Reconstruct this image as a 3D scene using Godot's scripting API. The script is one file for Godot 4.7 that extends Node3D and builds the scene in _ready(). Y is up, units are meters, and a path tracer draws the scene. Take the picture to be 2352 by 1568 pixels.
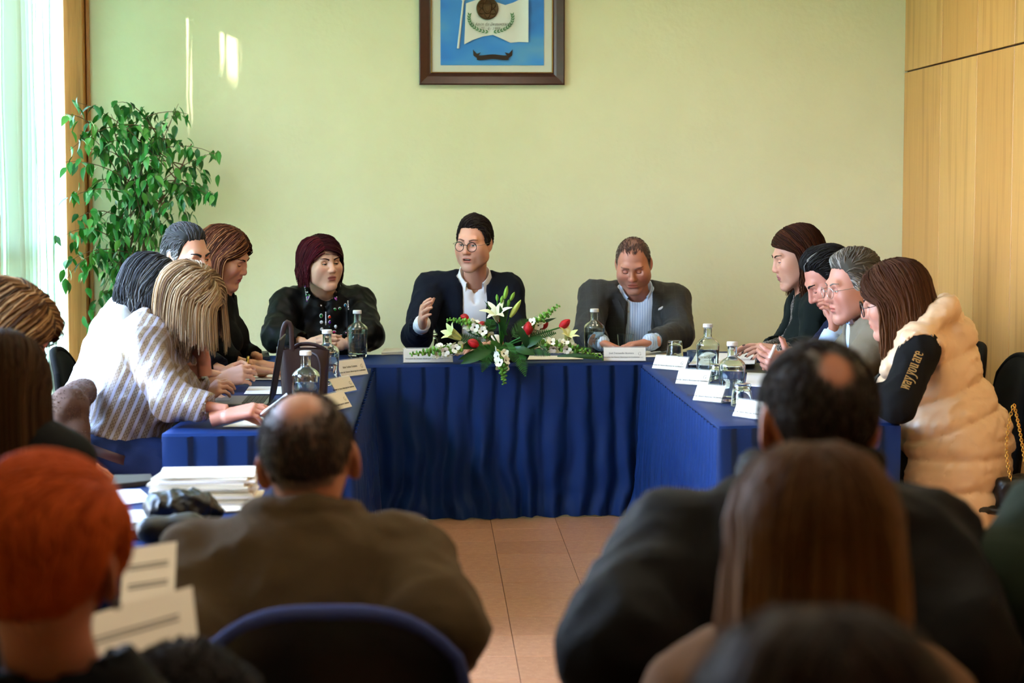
extends Node3D
# A council meeting in a green-walled room: three cloth-skirted tables in a U, people round them, an audience with its back to us.

const FOCAL := 4500.0                      # in pixels of the 2352 x 1568 frame
const EYE := Vector3(0, 1.52, 0)
const LEFT := -1.96
const RIGHT := 2.63
const BACK := -10.8
const FRONT := 2.4
const TOP := 3.1
const TABLE := 0.72
const LAMP := 0.14
var look: Basis
var rng := RandomNumberGenerator.new()

func _ready() -> void:
	rng.seed = 4711
	# camera
	var cam := Camera3D.new()
	cam.name = "camera"
	look = Basis.from_euler(Vector3(-atan(349.0 / FOCAL), -atan(191.0 / FOCAL), 0.0))
	cam.transform = Transform3D(look, EYE)
	cam.fov = rad_to_deg(2.0 * atan(784.0 / FOCAL))
	cam.near = 0.05
	cam.far = 200.0
	var lens := CameraAttributesPhysical.new()
	lens.frustum_focal_length = 24.0 * FOCAL / 1568.0
	lens.frustum_focus_distance = 8.4
	lens.exposure_aperture = 4.0
	cam.attributes = lens
	add_child(cam)
	cam.current = true
	# sky
	var sky_mat := ProceduralSkyMaterial.new()
	sky_mat.sky_top_color = Color(0.62, 0.76, 0.95)
	sky_mat.sky_horizon_color = Color(0.95, 0.97, 1.0)
	sky_mat.ground_bottom_color = Color(0.35, 0.42, 0.28)
	sky_mat.ground_horizon_color = Color(0.7, 0.75, 0.62)
	sky_mat.energy_multiplier = 4.3
	var sky := Sky.new()
	sky.sky_material = sky_mat
	var env := Environment.new()
	env.background_mode = Environment.BG_SKY
	env.sky = sky
	env.ambient_light_source = Environment.AMBIENT_SOURCE_SKY
	env.tonemap_mode = Environment.TONE_MAPPER_LINEAR
	env.tonemap_exposure = 10.5
	env.sdfgi_enabled = true
	env.ssao_enabled = true
	env.ssil_enabled = true
	var we := WorldEnvironment.new()
	we.name = "environment"
	we.environment = env
	add_child(we)
	# the low sun, through the windows on the left towards the far wall
	var sun := DirectionalLight3D.new()
	sun.name = "sun"
	sun.light_color = Color(1.0, 0.95, 0.86)
	sun.light_energy = 0.6
	sun.light_angular_distance = 0.6
	sun.shadow_enabled = true
	sun.look_at_from_position(Vector3.ZERO, Vector3(0.52, -0.22, -0.82), Vector3.UP)
	add_child(sun)

	build_room()
	build_tables()
	build_extras()

func build_extras() -> void:
	build_head_table_people()
	build_left_people()
	build_right_people()
	build_objects()
	build_audience()

# ---------------------------------------------------------------- surveying the place
func spot(u: float, v: float, d: float) -> Vector3:      # the point D metres into the room along the sight line of a surveyed bearing
	var r := look * Vector3((u - 1176.0) / FOCAL, -(v - 784.0) / FOCAL, -1.0)
	return EYE + r * (d / -r.z)

func level(u: float, v: float, y: float) -> Vector3:     # where that sight line meets height Y
	var r := look * Vector3((u - 1176.0) / FOCAL, -(v - 784.0) / FOCAL, -1.0)
	return EYE + r * ((y - EYE.y) / r.y)

# ---------------------------------------------------------------- naming and placing
var used := {}
func numbered(called: String) -> String:
	var n: int = used.get(called, 0)
	used[called] = n + 1
	return called if n == 0 else "%s_%03d" % [called, n]

func tag(o: Node, label: String, category: String, group := "") -> void:
	o.set_meta("label", label)
	o.set_meta("category", category)
	if group:
		o.set_meta("group", group)

func thing(called: String, label: String, category: String, at := Vector3.ZERO, turn := 0.0, group := "") -> Node3D:
	var o := Node3D.new()
	o.name = numbered(called)
	add_child(o)
	o.position = at
	o.rotation.y = turn
	tag(o, label, category, group)
	return o

func part(called: String, m: Mesh, mat: Material, parent: Node = null, xf := Transform3D()) -> MeshInstance3D:
	var o := MeshInstance3D.new()
	o.mesh = m
	o.material_override = mat
	o.transform = xf
	o.name = called if parent else numbered(called)
	(parent if parent else self).add_child(o, true)
	return o

func setting(called: String, m: Mesh, mat: Material, xf := Transform3D()) -> MeshInstance3D:
	var o := part(called, m, mat, null, xf)
	o.set_meta("kind", "structure")
	return o

# ---------------------------------------------------------------- triangles
class Geo:
	var v := PackedVector3Array()
	var n := PackedVector3Array()
	var c := PackedColorArray()
	var uv := PackedVector2Array()
	var ix := PackedInt32Array()
	var col := Color.WHITE
	func add(p: Vector3, nn := Vector3.UP) -> int:
		v.append(p)
		n.append(nn)
		c.append(col)
		return v.size() - 1
	func tri(a: int, b: int, d: int) -> void:
		ix.append(a)
		ix.append(b)
		ix.append(d)
	func quad(a: Vector3, b: Vector3, p: Vector3, d: Vector3) -> void:   # corners counterclockwise seen from the front
		var nn := (b - a).cross(d - a).normalized()
		if nn == Vector3.ZERO:
			nn = (p - b).cross(d - b).normalized()
		var i := add(a, nn)
		add(b, nn)
		add(p, nn)
		add(d, nn)
		tri(i, i + 2, i + 1)
		tri(i, i + 3, i + 2)
	func box(xf: Transform3D, s: Vector3, bevel := 0.0) -> void:
		var h := s * 0.5
		var b := minf(bevel, minf(h.x, minf(h.y, h.z)) * 0.9)
		var ax := [Vector3.RIGHT, Vector3.UP, Vector3.BACK]
		for k in 3:
			for sg: float in [-1.0, 1.0]:
				var w: Vector3 = ax[k] * sg
				var e1: Vector3 = ax[(k + 1) % 3]
				var e2: Vector3 = ax[(k + 2) % 3] * sg
				var o := w * h[k]
				var u1 := e1 * (h[(k + 1) % 3] - b)
				var u2 := e2 * (h[(k + 2) % 3] - b)
				quad(xf * (o - u1 - u2), xf * (o + u1 - u2), xf * (o + u1 + u2), xf * (o - u1 + u2))
		if b > 0.0:
			for k in 3:
				var a: Vector3 = ax[k] * (h[k] - b)
				var i1 := (k + 1) % 3
				var i2 := (k + 2) % 3
				for s1: float in [-1.0, 1.0]:
					for s2: float in [-1.0, 1.0]:
						var p: Vector3 = ax[i1] * s1 * h[i1] + ax[i2] * s2 * (h[i2] - b)
						var q: Vector3 = ax[i1] * s1 * (h[i1] - b) + ax[i2] * s2 * h[i2]
						if s1 * s2 > 0.0:
							quad(xf * (p - a), xf * (q - a), xf * (q + a), xf * (p + a))
						else:
							quad(xf * (q - a), xf * (p - a), xf * (p + a), xf * (q + a))
			for sx: float in [-1.0, 1.0]:
				for sy: float in [-1.0, 1.0]:
					for sz: float in [-1.0, 1.0]:
						var g := Vector3(sx, sy, sz)
						var p1 := Vector3(h.x, h.y - b, h.z - b) * g
						var p2 := Vector3(h.x - b, h.y, h.z - b) * g
						var p3 := Vector3(h.x - b, h.y - b, h.z) * g
						var nn := (xf.basis * g).normalized()
						var i := add(xf * p1, nn)
						add(xf * p2, nn)
						add(xf * p3, nn)
						if sx * sy * sz > 0.0:
							tri(i, i + 2, i + 1)
						else:
							tri(i, i + 1, i + 2)
	func grid(pts: Array, rows: int, cols: int, closed := false, flip := false) -> void:   # rows x cols points, smooth; front is rows x cols cross
		var i0 := v.size()
		var cc := cols if closed else cols - 1
		for k in rows * cols:
			v.append(pts[k])
			c.append(col)
			n.append(Vector3.ZERO)
		var sg := -1.0 if flip else 1.0
		for r in rows - 1:
			for q in cc:
				var a := i0 + r * cols + q
				var b := i0 + r * cols + (q + 1) % cols
				var e := a + cols
				var d := b + cols
				var nn := (v[b] - v[a]).cross(v[e] - v[a]) + (v[d] - v[e]).cross(v[d] - v[b])
				nn *= sg
				n[a] += nn
				n[b] += nn
				n[d] += nn
				n[e] += nn
				if flip:
					tri(a, b, d)
					tri(a, d, e)
				else:
					tri(a, d, b)
					tri(a, e, d)
		for k in range(i0, v.size()):
			n[k] = n[k].normalized()
	func tube(pts: PackedVector3Array, rad: PackedFloat32Array, sides := 6, flat := 1.0, hint := Vector3.UP, caps := true) -> void:
		var m := pts.size()
		var ring := []
		var t0 := (pts[1] - pts[0]).normalized()
		var s := t0.cross(hint)
		if s.length() < 0.01:
			s = t0.cross(Vector3(0.7, 0.1, 0.7))
		s = s.normalized()
		for k in m:
			var t := (pts[mini(k + 1, m - 1)] - pts[maxi(k - 1, 0)]).normalized()
			s = (s - t * s.dot(t)).normalized()
			var w := s.cross(t)
			for j in sides:
				var a := TAU * j / sides
				ring.append(pts[k] + (s * cos(a) + w * (sin(a) * flat)) * rad[k])
		grid(ring, m, sides, true, true)
		if caps:
			for e in 2:
				var k := 0 if e == 0 else m - 1
				var i := add(pts[k], (pts[0] - pts[1]).normalized() if e == 0 else (pts[m - 1] - pts[m - 2]).normalized())
				var nn := n[i]
				for j in sides:
					add(ring[k * sides + j], nn)
				for j in sides:
					if e == 0:
						tri(i, i + 1 + j, i + 1 + (j + 1) % sides)
					else:
						tri(i, i + 1 + (j + 1) % sides, i + 1 + j)
	func rod(a: Vector3, b: Vector3, ra: float, rb := -1.0, sides := 8) -> void:
		tube(PackedVector3Array([a, b]), PackedFloat32Array([ra, rb if rb >= 0.0 else ra]), sides)
	func lathe(xf: Transform3D, prof: PackedVector2Array, sides := 24) -> void:   # profile x = radius, y = height, bottom to top outside
		var pts := []
		for p in prof:
			for j in sides:
				var a := -TAU * j / sides
				pts.append(xf * Vector3(p.x * cos(a), p.y, p.x * sin(a)))
		grid(pts, prof.size(), sides, true)
	func ball(xf: Transform3D, r: Vector3, seg := 10, rings := 7) -> void:
		var pts := []
		for i in rings + 1:
			var e := -PI * 0.5 + PI * i / rings
			for j in seg:
				var a := -TAU * j / seg
				pts.append(xf * (Vector3(cos(a) * cos(e), sin(e), sin(a) * cos(e)) * r))
		grid(pts, rings + 1, seg, true)
	func sheet(a: Vector3, b: Vector3, p: Vector3, d: Vector3, th: float) -> void:   # a thin slab on the quad, counterclockwise from its front
		var nn := (b - a).cross(d - a).normalized() * th
		quad(a + nn, b + nn, p + nn, d + nn)
		quad(d, p, b, a)
		quad(a, b, b + nn, a + nn)
		quad(b, p, p + nn, b + nn)
		quad(p, d, d + nn, p + nn)
		quad(d, a, a + nn, d + nn)
	func mesh() -> ArrayMesh:
		var arr := []
		arr.resize(Mesh.ARRAY_MAX)
		arr[Mesh.ARRAY_VERTEX] = v
		arr[Mesh.ARRAY_NORMAL] = n
		arr[Mesh.ARRAY_COLOR] = c
		if uv.size() == v.size():
			arr[Mesh.ARRAY_TEX_UV] = uv
		arr[Mesh.ARRAY_INDEX] = ix
		var m := ArrayMesh.new()
		m.add_surface_from_arrays(Mesh.PRIMITIVE_TRIANGLES, arr)
		return m

# ---------------------------------------------------------------- soft solid shapes, meshed as surface nets
class Field:
	var o: Vector3
	var h: float
	var nx: int
	var ny: int
	var nz: int
	var d: PackedFloat32Array
	func _init(lo: Vector3, hi: Vector3, cell: float) -> void:
		o = lo
		h = cell
		nx = int((hi.x - lo.x) / cell) + 2
		ny = int((hi.y - lo.y) / cell) + 2
		nz = int((hi.z - lo.z) / cell) + 2
		d.resize(nx * ny * nz)
		d.fill(9.0)
	func cone(a: Vector3, b: Vector3, ra: float, rb: float, k := 0.02, cut := false) -> void:
		var m := maxf(ra, rb) + k + 2.2 * h
		var lo := (Vector3(minf(a.x, b.x), minf(a.y, b.y), minf(a.z, b.z)) - Vector3(m, m, m) - o) / h
		var hi := (Vector3(maxf(a.x, b.x), maxf(a.y, b.y), maxf(a.z, b.z)) + Vector3(m, m, m) - o) / h
		var x0 := maxi(0, int(lo.x))
		var x1 := mini(nx - 1, int(hi.x) + 1)
		var y0 := maxi(0, int(lo.y))
		var y1 := mini(ny - 1, int(hi.y) + 1)
		var ab := b - a
		var il := 1.0 / maxf(ab.dot(ab), 1e-9)
		var dr := rb - ra
		for z in range(maxi(0, int(lo.z)), mini(nz - 1, int(hi.z) + 1) + 1):
			for y in range(y0, y1 + 1):
				var i := (z * ny + y) * nx + x0
				var p := o + Vector3(x0, y, z) * h - a
				for x in range(x0, x1 + 1):
					var t := clampf(p.dot(ab) * il, 0.0, 1.0)
					var e := (p - ab * t).length() - ra - dr * t
					var q := d[i]
					if cut:
						e = -e
						if e > q - k:
							var s := maxf(k - absf(e - q), 0.0)
							d[i] = maxf(e, q) + s * s / k * 0.25
					elif e < q + k:
						var s := maxf(k - absf(e - q), 0.0)
						d[i] = minf(e, q) - s * s / k * 0.25
					i += 1
					p.x += h
	func egg(xf: Transform3D, r: Vector3, k := 0.02, cut := false) -> void:   # an ellipsoid in the rigid frame xf
		var m := k + 2.2 * h
		var b := xf.basis
		var w := Vector3(
			sqrt(b.x.x * b.x.x * r.x * r.x + b.y.x * b.y.x * r.y * r.y + b.z.x * b.z.x * r.z * r.z) + m,
			sqrt(b.x.y * b.x.y * r.x * r.x + b.y.y * b.y.y * r.y * r.y + b.z.y * b.z.y * r.z * r.z) + m,
			sqrt(b.x.z * b.x.z * r.x * r.x + b.y.z * b.y.z * r.y * r.y + b.z.z * b.z.z * r.z * r.z) + m)
		var lo := (xf.origin - w - o) / h
		var hi := (xf.origin + w - o) / h
		var inv := xf.affine_inverse()
		var ir := Vector3(1.0 / r.x, 1.0 / r.y, 1.0 / r.z)
		var ir2 := ir * ir
		var step := inv.basis.x * h
		var x0 := maxi(0, int(lo.x))
		var x1 := mini(nx - 1, int(hi.x) + 1)
		var y0 := maxi(0, int(lo.y))
		var y1 := mini(ny - 1, int(hi.y) + 1)
		var small := minf(r.x, minf(r.y, r.z))
		for z in range(maxi(0, int(lo.z)), mini(nz - 1, int(hi.z) + 1) + 1):
			for y in range(y0, y1 + 1):
				var i := (z * ny + y) * nx + x0
				var p := inv * (o + Vector3(x0, y, z) * h)
				for x in range(x0, x1 + 1):
					var k0 := (p * ir).length()
					var k1 := (p * ir2).length()
					var e := k0 * (k0 - 1.0) / k1 if k1 > 1e-6 else -small
					var q := d[i]
					if cut:
						e = -e
						if e > q - k:
							var s := maxf(k - absf(e - q), 0.0)
							d[i] = maxf(e, q) + s * s / k * 0.25
					elif e < q + k:
						var s := maxf(k - absf(e - q), 0.0)
						d[i] = minf(e, q) - s * s / k * 0.25
					i += 1
					p += step
	func half(pt: Vector3, nn: Vector3, k := 0.004) -> void:   # takes away all that lies on the side nn points to
		for z in nz:
			for y in ny:
				var i := (z * ny + y) * nx
				var e := (o + Vector3(0, y, z) * h - pt).dot(nn)
				for x in nx:
					var q := d[i]
					if e > q - k:
						var s := maxf(k - absf(e - q), 0.0)
						d[i] = maxf(e, q) + s * s / k * 0.25
					i += 1
					e += nn.x * h
	func at(p: Vector3) -> float:
		var g := (p - o) / h
		var x := clampi(int(g.x), 0, nx - 2)
		var y := clampi(int(g.y), 0, ny - 2)
		var z := clampi(int(g.z), 0, nz - 2)
		var fx := clampf(g.x - x, 0.0, 1.0)
		var fy := clampf(g.y - y, 0.0, 1.0)
		var fz := clampf(g.z - z, 0.0, 1.0)
		var i := (z * ny + y) * nx + x
		var j := i + nx * ny
		return lerpf(lerpf(lerpf(d[i], d[i + 1], fx), lerpf(d[i + nx], d[i + nx + 1], fx), fy), lerpf(lerpf(d[j], d[j + 1], fx), lerpf(d[j + nx], d[j + nx + 1], fx), fy), fz)
	func land(p: Vector3, dir: Vector3, far := 0.6) -> Vector3:   # the first surface met from p along dir
		var t := 0.0
		while t < far:
			var e := at(p + dir * t)
			if e < h * 0.05:
				break
			t += clampf(e * 0.7, h * 0.1, h * 2.0)
		return p + dir * t
	func grad(p: Vector3) -> Vector3:
		var e := h * 0.8
		return Vector3(at(p + Vector3(e, 0, 0)) - at(p - Vector3(e, 0, 0)), at(p + Vector3(0, e, 0)) - at(p - Vector3(0, e, 0)), at(p + Vector3(0, 0, e)) - at(p - Vector3(0, 0, e))).normalized()
	func into(g: Geo, xf := Transform3D()) -> void:
		var slot := PackedInt32Array()
		slot.resize(nx * ny * nz)
		slot.fill(-1)
		var sxy := nx * ny
		var lim := 1.8 * h
		var nb := xf.basis.inverse().transposed()
		for z in nz - 1:
			for y in ny - 1:
				var i := z * sxy + y * nx - 1
				for x in nx - 1:
					i += 1
					var a0 := d[i]
					if a0 > lim or a0 < -lim:
						continue
					var a1 := d[i + 1]
					var a2 := d[i + nx]
					var a3 := d[i + nx + 1]
					var b0 := d[i + sxy]
					var b1 := d[i + sxy + 1]
					var b2 := d[i + sxy + nx]
					var b3 := d[i + sxy + nx + 1]
					var ins := int(a0 < 0.0) + int(a1 < 0.0) + int(a2 < 0.0) + int(a3 < 0.0) + int(b0 < 0.0) + int(b1 < 0.0) + int(b2 < 0.0) + int(b3 < 0.0)
					if ins == 0 or ins == 8:
						continue
					var s := Vector3.ZERO
					var m := 0.0
					if (a0 < 0.0) != (a1 < 0.0):
						s += Vector3(a0 / (a0 - a1), 0, 0)
						m += 1.0
					if (a2 < 0.0) != (a3 < 0.0):
						s += Vector3(a2 / (a2 - a3), 1, 0)
						m += 1.0
					if (b0 < 0.0) != (b1 < 0.0):
						s += Vector3(b0 / (b0 - b1), 0, 1)
						m += 1.0
					if (b2 < 0.0) != (b3 < 0.0):
						s += Vector3(b2 / (b2 - b3), 1, 1)
						m += 1.0
					if (a0 < 0.0) != (a2 < 0.0):
						s += Vector3(0, a0 / (a0 - a2), 0)
						m += 1.0
					if (a1 < 0.0) != (a3 < 0.0):
						s += Vector3(1, a1 / (a1 - a3), 0)
						m += 1.0
					if (b0 < 0.0) != (b2 < 0.0):
						s += Vector3(0, b0 / (b0 - b2), 1)
						m += 1.0
					if (b1 < 0.0) != (b3 < 0.0):
						s += Vector3(1, b1 / (b1 - b3), 1)
						m += 1.0
					if (a0 < 0.0) != (b0 < 0.0):
						s += Vector3(0, 0, a0 / (a0 - b0))
						m += 1.0
					if (a1 < 0.0) != (b1 < 0.0):
						s += Vector3(1, 0, a1 / (a1 - b1))
						m += 1.0
					if (a2 < 0.0) != (b2 < 0.0):
						s += Vector3(0, 1, a2 / (a2 - b2))
						m += 1.0
					if (a3 < 0.0) != (b3 < 0.0):
						s += Vector3(1, 1, a3 / (a3 - b3))
						m += 1.0
					s /= m
					var nn := Vector3(a1 + a3 + b1 + b3 - a0 - a2 - b0 - b2, a2 + a3 + b2 + b3 - a0 - a1 - b0 - b1, b0 + b1 + b2 + b3 - a0 - a1 - a2 - a3)
					slot[i] = g.add(xf * (o + (Vector3(x, y, z) + s) * h), (nb * nn).normalized())
		for z in range(1, nz - 1):
			for y in range(1, ny - 1):
				var i := z * sxy + y * nx
				for x in range(1, nx - 1):
					i += 1
					var q := slot[i]
					if q < 0:
						continue
					var s := d[i] < 0.0
					if s != (d[i + 1] < 0.0):
						var e := slot[i - nx]
						var f := slot[i - sxy]
						var w := slot[i - nx - sxy]
						if e >= 0 and f >= 0 and w >= 0:
							if s:
								g.tri(q, w, e)
								g.tri(q, f, w)
							else:
								g.tri(q, e, w)
								g.tri(q, w, f)
					if s != (d[i + nx] < 0.0):
						var e := slot[i - 1]
						var f := slot[i - sxy]
						var w := slot[i - 1 - sxy]
						if e >= 0 and f >= 0 and w >= 0:
							if s:
								g.tri(q, e, w)
								g.tri(q, w, f)
							else:
								g.tri(q, w, e)
								g.tri(q, f, w)
					if s != (d[i + sxy] < 0.0):
						var e := slot[i - 1]
						var f := slot[i - nx]
						var w := slot[i - 1 - nx]
						if e >= 0 and f >= 0 and w >= 0:
							if s:
								g.tri(q, w, e)
								g.tri(q, f, w)
							else:
								g.tri(q, e, w)
								g.tri(q, w, f)

# ---------------------------------------------------------------- materials
var mats := {}
var tex := {}
func noise_tex(key: String, freq: float, octaves := 4, normal := false, strength := 4.0, ramp := [], kind := FastNoiseLite.TYPE_SIMPLEX_SMOOTH, size := 512) -> Texture2D:
	if tex.has(key):
		return tex[key]
	var f := FastNoiseLite.new()
	f.seed = hash(key) % 10000
	f.noise_type = kind
	f.frequency = freq
	f.fractal_octaves = octaves
	var t := NoiseTexture2D.new()
	t.width = size
	t.height = size
	t.seamless = true
	t.noise = f
	t.as_normal_map = normal
	t.bump_strength = strength
	if ramp:
		var g := Gradient.new()
		var cs := PackedColorArray()
		var os := PackedFloat32Array()
		for i in ramp.size():
			cs.append(ramp[i])
			os.append(float(i) / maxf(1.0, ramp.size() - 1))
		g.colors = cs
		g.offsets = os
		t.color_ramp = g
	tex[key] = t
	return t

func flat(key: String, c: Color, rough := 0.7, metal := 0.0) -> StandardMaterial3D:
	if mats.has(key):
		return mats[key]
	var m := StandardMaterial3D.new()
	m.resource_name = key
	m.albedo_color = c
	m.roughness = rough
	m.metallic = metal
	mats[key] = m
	return m

func cloth(key: String, c: Color, rough := 0.85, scale := 60.0, bump := 0.5, rim := 0.0) -> StandardMaterial3D:
	if mats.has(key):
		return mats[key]
	var m := flat(key, c, rough)
	m.metallic_specular = 0.25
	m.normal_enabled = true
	m.normal_texture = noise_tex("weave", 0.09, 2, true, 5.0)
	m.normal_scale = bump
	m.uv1_triplanar = true
	m.uv1_scale = Vector3(scale, scale, scale) * 0.1
	if rim > 0.0:
		m.rim_enabled = true
		m.rim = rim
		m.rim_tint = 0.7
	return m

func painted(key: String, rough := 0.6, bump := 0.0, scale := 6.0, sss := 0.0) -> StandardMaterial3D:   # colour from the vertices
	if mats.has(key):
		return mats[key]
	var m := flat(key, Color.WHITE, rough)
	m.vertex_color_use_as_albedo = true
	if bump > 0.0:
		m.normal_enabled = true
		m.normal_texture = noise_tex("weave", 0.09, 2, true, 5.0)
		m.normal_scale = bump
		m.uv1_triplanar = true
		m.uv1_scale = Vector3(scale, scale, scale)
	if sss > 0.0:
		m.subsurf_scatter_enabled = true
		m.subsurf_scatter_strength = sss
	return m

func lin(r: float, g: float, b: float) -> Color:   # an sRGB look turned into the linear value that vertices carry
	return Color(r, g, b).srgb_to_linear()

func boxm(s: Vector3, bevel := 0.0) -> ArrayMesh:
	var g := Geo.new()
	g.box(Transform3D(), s, bevel)
	return g.mesh()

func at(p: Vector3, turn := 0.0) -> Transform3D:
	return Transform3D(Basis(Vector3.UP, turn), p)

# ---------------------------------------------------------------- the room
func wood_mat(key: String, a: Color, b: Color, stretch := Vector3(1.6, 0.10, 1.6)) -> StandardMaterial3D:
	var m := flat(key, Color.WHITE, 0.42)
	m.albedo_texture = noise_tex(key + "_grain", 0.012, 5, false, 1.0, [a.darkened(0.06), a, a.lerp(b, 0.6), a.lerp(b, 0.4), b])
	m.uv1_triplanar = true
	m.uv1_world_triplanar = true
	m.uv1_scale = stretch
	return m

func build_room() -> void:
	var plaster := flat("wall_paint", Color.WHITE, 0.8)
	plaster.albedo_texture = noise_tex("plaster", 0.006, 4, false, 1.0, [Color(0.862, 0.872, 0.730), Color(0.877, 0.887, 0.745)])
	plaster.normal_enabled = true
	plaster.normal_texture = noise_tex("plaster_bump", 0.05, 3, true, 2.0)
	plaster.normal_scale = 0.25
	plaster.uv1_triplanar = true
	plaster.uv1_world_triplanar = true
	plaster.uv1_scale = Vector3(0.9, 0.9, 0.9)
	var white := flat("ceiling_paint", Color(0.86, 0.85, 0.80), 0.9)
	var cx := (LEFT + RIGHT) * 0.5
	var w := RIGHT - LEFT
	var deep := FRONT - BACK
	setting("wall_back", boxm(Vector3(w + 0.8, TOP + 0.2, 0.2)), plaster, at(Vector3(cx, TOP * 0.5, BACK - 0.1)))
	setting("wall_front", boxm(Vector3(w + 0.8, TOP + 0.2, 0.2)), plaster, at(Vector3(cx, TOP * 0.5, FRONT + 0.1)))
	setting("ceiling", boxm(Vector3(w + 0.8, 0.2, deep + 0.4)), white, at(Vector3(cx, TOP + 0.1, (FRONT + BACK) * 0.5)))
	# floor: screed with vinyl tiles laid on it
	var fbase := flat("floor_screed", Color(0.33, 0.21, 0.16), 0.8)
	var floor_o := setting("floor", boxm(Vector3(w + 0.8, 0.2, deep + 0.4)), fbase, at(Vector3(cx, -0.1, (FRONT + BACK) * 0.5)))
	var vin := []
	for k in 3:
		var m := flat("vinyl_tile_%d" % k, Color.WHITE, 0.38)
		var tint: float = [0.0, 0.015, -0.015][k]
		m.albedo_texture = fleck_tex(k, Color(0.71 + tint, 0.50 + tint, 0.37 + tint))
		m.uv1_triplanar = true
		m.uv1_world_triplanar = true
		m.uv1_scale = Vector3(1.6, 1.6, 1.6)
		m.uv1_offset = Vector3(k * 0.37, 0, k * 0.21)
		vin.append(m)
	var tm := boxm(Vector3(0.298, 0.004, 0.298), 0.001)
	var many := Geo.new()
	for ix in range(-6, 9):
		for iz in range(-35, 8):
			var p := Vector3(ix * 0.3 + 0.13, 0.002, iz * 0.3 - 0.13)
			if p.x < LEFT + 0.1 or p.x > RIGHT - 0.1 or p.z < BACK + 0.12:
				continue
			if p.x > -1.0 and p.x < 2.2 and p.z < -5.2 and p.z > -10.4 and ix > -4 and ix < 8:
				var t := part("tile", tm, vin[absi(hash(Vector2i(ix, iz))) % 3], floor_o, at(p + Vector3(-cx, 0.1, -(FRONT + BACK) * 0.5)))
				t.rotation.y = (absi(hash(Vector2i(iz, ix))) % 4) * PI * 0.5
			else:
				many.box(at(p + Vector3(-cx, 0.1, -(FRONT + BACK) * 0.5)), Vector3(0.298, 0.004, 0.298))
	var rest := part("tile_field", many.mesh(), vin[0], floor_o)
	rest.set_meta("kind", "stuff")
	# right wall: veneer panels with shadow gaps on a dark backing
	var backing := flat("panel_backing", Color(0.16, 0.10, 0.05), 0.8)
	var wr := setting("wall_right", boxm(Vector3(0.2, TOP + 0.2, deep + 0.4)), backing, at(Vector3(RIGHT + 0.115, TOP * 0.5, (FRONT + BACK) * 0.5)))
	var off := -wr.position
	var ven := []
	for k in 3:
		var m := wood_mat("veneer_%d" % k, [Color(0.76, 0.54, 0.28), Color(0.78, 0.57, 0.31), Color(0.74, 0.52, 0.26)][k], [Color(0.86, 0.66, 0.38), Color(0.88, 0.69, 0.41), Color(0.84, 0.63, 0.35)][k])
		m.uv1_offset = Vector3(0, 0, k * 0.31)
		m.clearcoat_enabled = true
		m.clearcoat = 0.25
		m.clearcoat_roughness = 0.35
		ven.append(m)
	# measured joints along the depth, then even widths out of view towards the camera
	var zs := [BACK, -10.02, -9.36, -8.76]
	while zs[-1] < FRONT - 0.7:
		zs.append(zs[-1] + 0.66)
	zs.append(FRONT)
	var seam := 2.165
	for i in zs.size() - 1:
		var z0: float = zs[i]
		var z1: float = zs[i + 1]
		var low := boxm(Vector3(0.02, seam - 0.008, z1 - z0 - 0.006), 0.0015)
		var high := boxm(Vector3(0.02, TOP - seam - 0.006, z1 - z0 - 0.006), 0.0015)
		part("panel", low, ven[i % 3], wr, at(Vector3(RIGHT + 0.008, seam * 0.5, (z0 + z1) * 0.5) + off))
		part("panel", high, ven[(i + 1) % 3], wr, at(Vector3(RIGHT + 0.008, (TOP + seam) * 0.5 + 0.002, (z0 + z1) * 0.5) + off))
	build_windows()
	ceiling_lamps()

func fleck_tex(k: int, base: Color) -> Texture2D:
	var im := Image.create(512, 512, false, Image.FORMAT_RGB8)
	var r := RandomNumberGenerator.new()
	r.seed = 77 + k
	var f := FastNoiseLite.new()
	f.seed = k
	f.frequency = 0.03
	for y in 512:
		for x in 512:
			var e := f.get_noise_2d(x, y) * 0.05 + r.randf_range(-0.02, 0.02)
			im.set_pixel(x, y, Color(base.r + e, base.g + e, base.b + e))
	for i in 900:
		var p := Vector2(r.randf() * 512, r.randf() * 512)
		var a := r.randf() * TAU
		var l := r.randf_range(1.0, 6.0)
		var c := base.lerp(Color(0.93, 0.84, 0.74), r.randf_range(0.3, 0.85)) if r.randf() < 0.8 else base.darkened(0.35)
		for s in int(l):
			var q := p + Vector2(cos(a), sin(a)) * s
			im.set_pixel(posmod(int(q.x), 512), posmod(int(q.y), 512), c)
			if r.randf() < 0.4:
				im.set_pixel(posmod(int(q.x) + 1, 512), posmod(int(q.y), 512), c)
	return ImageTexture.create_from_image(im)

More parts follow.
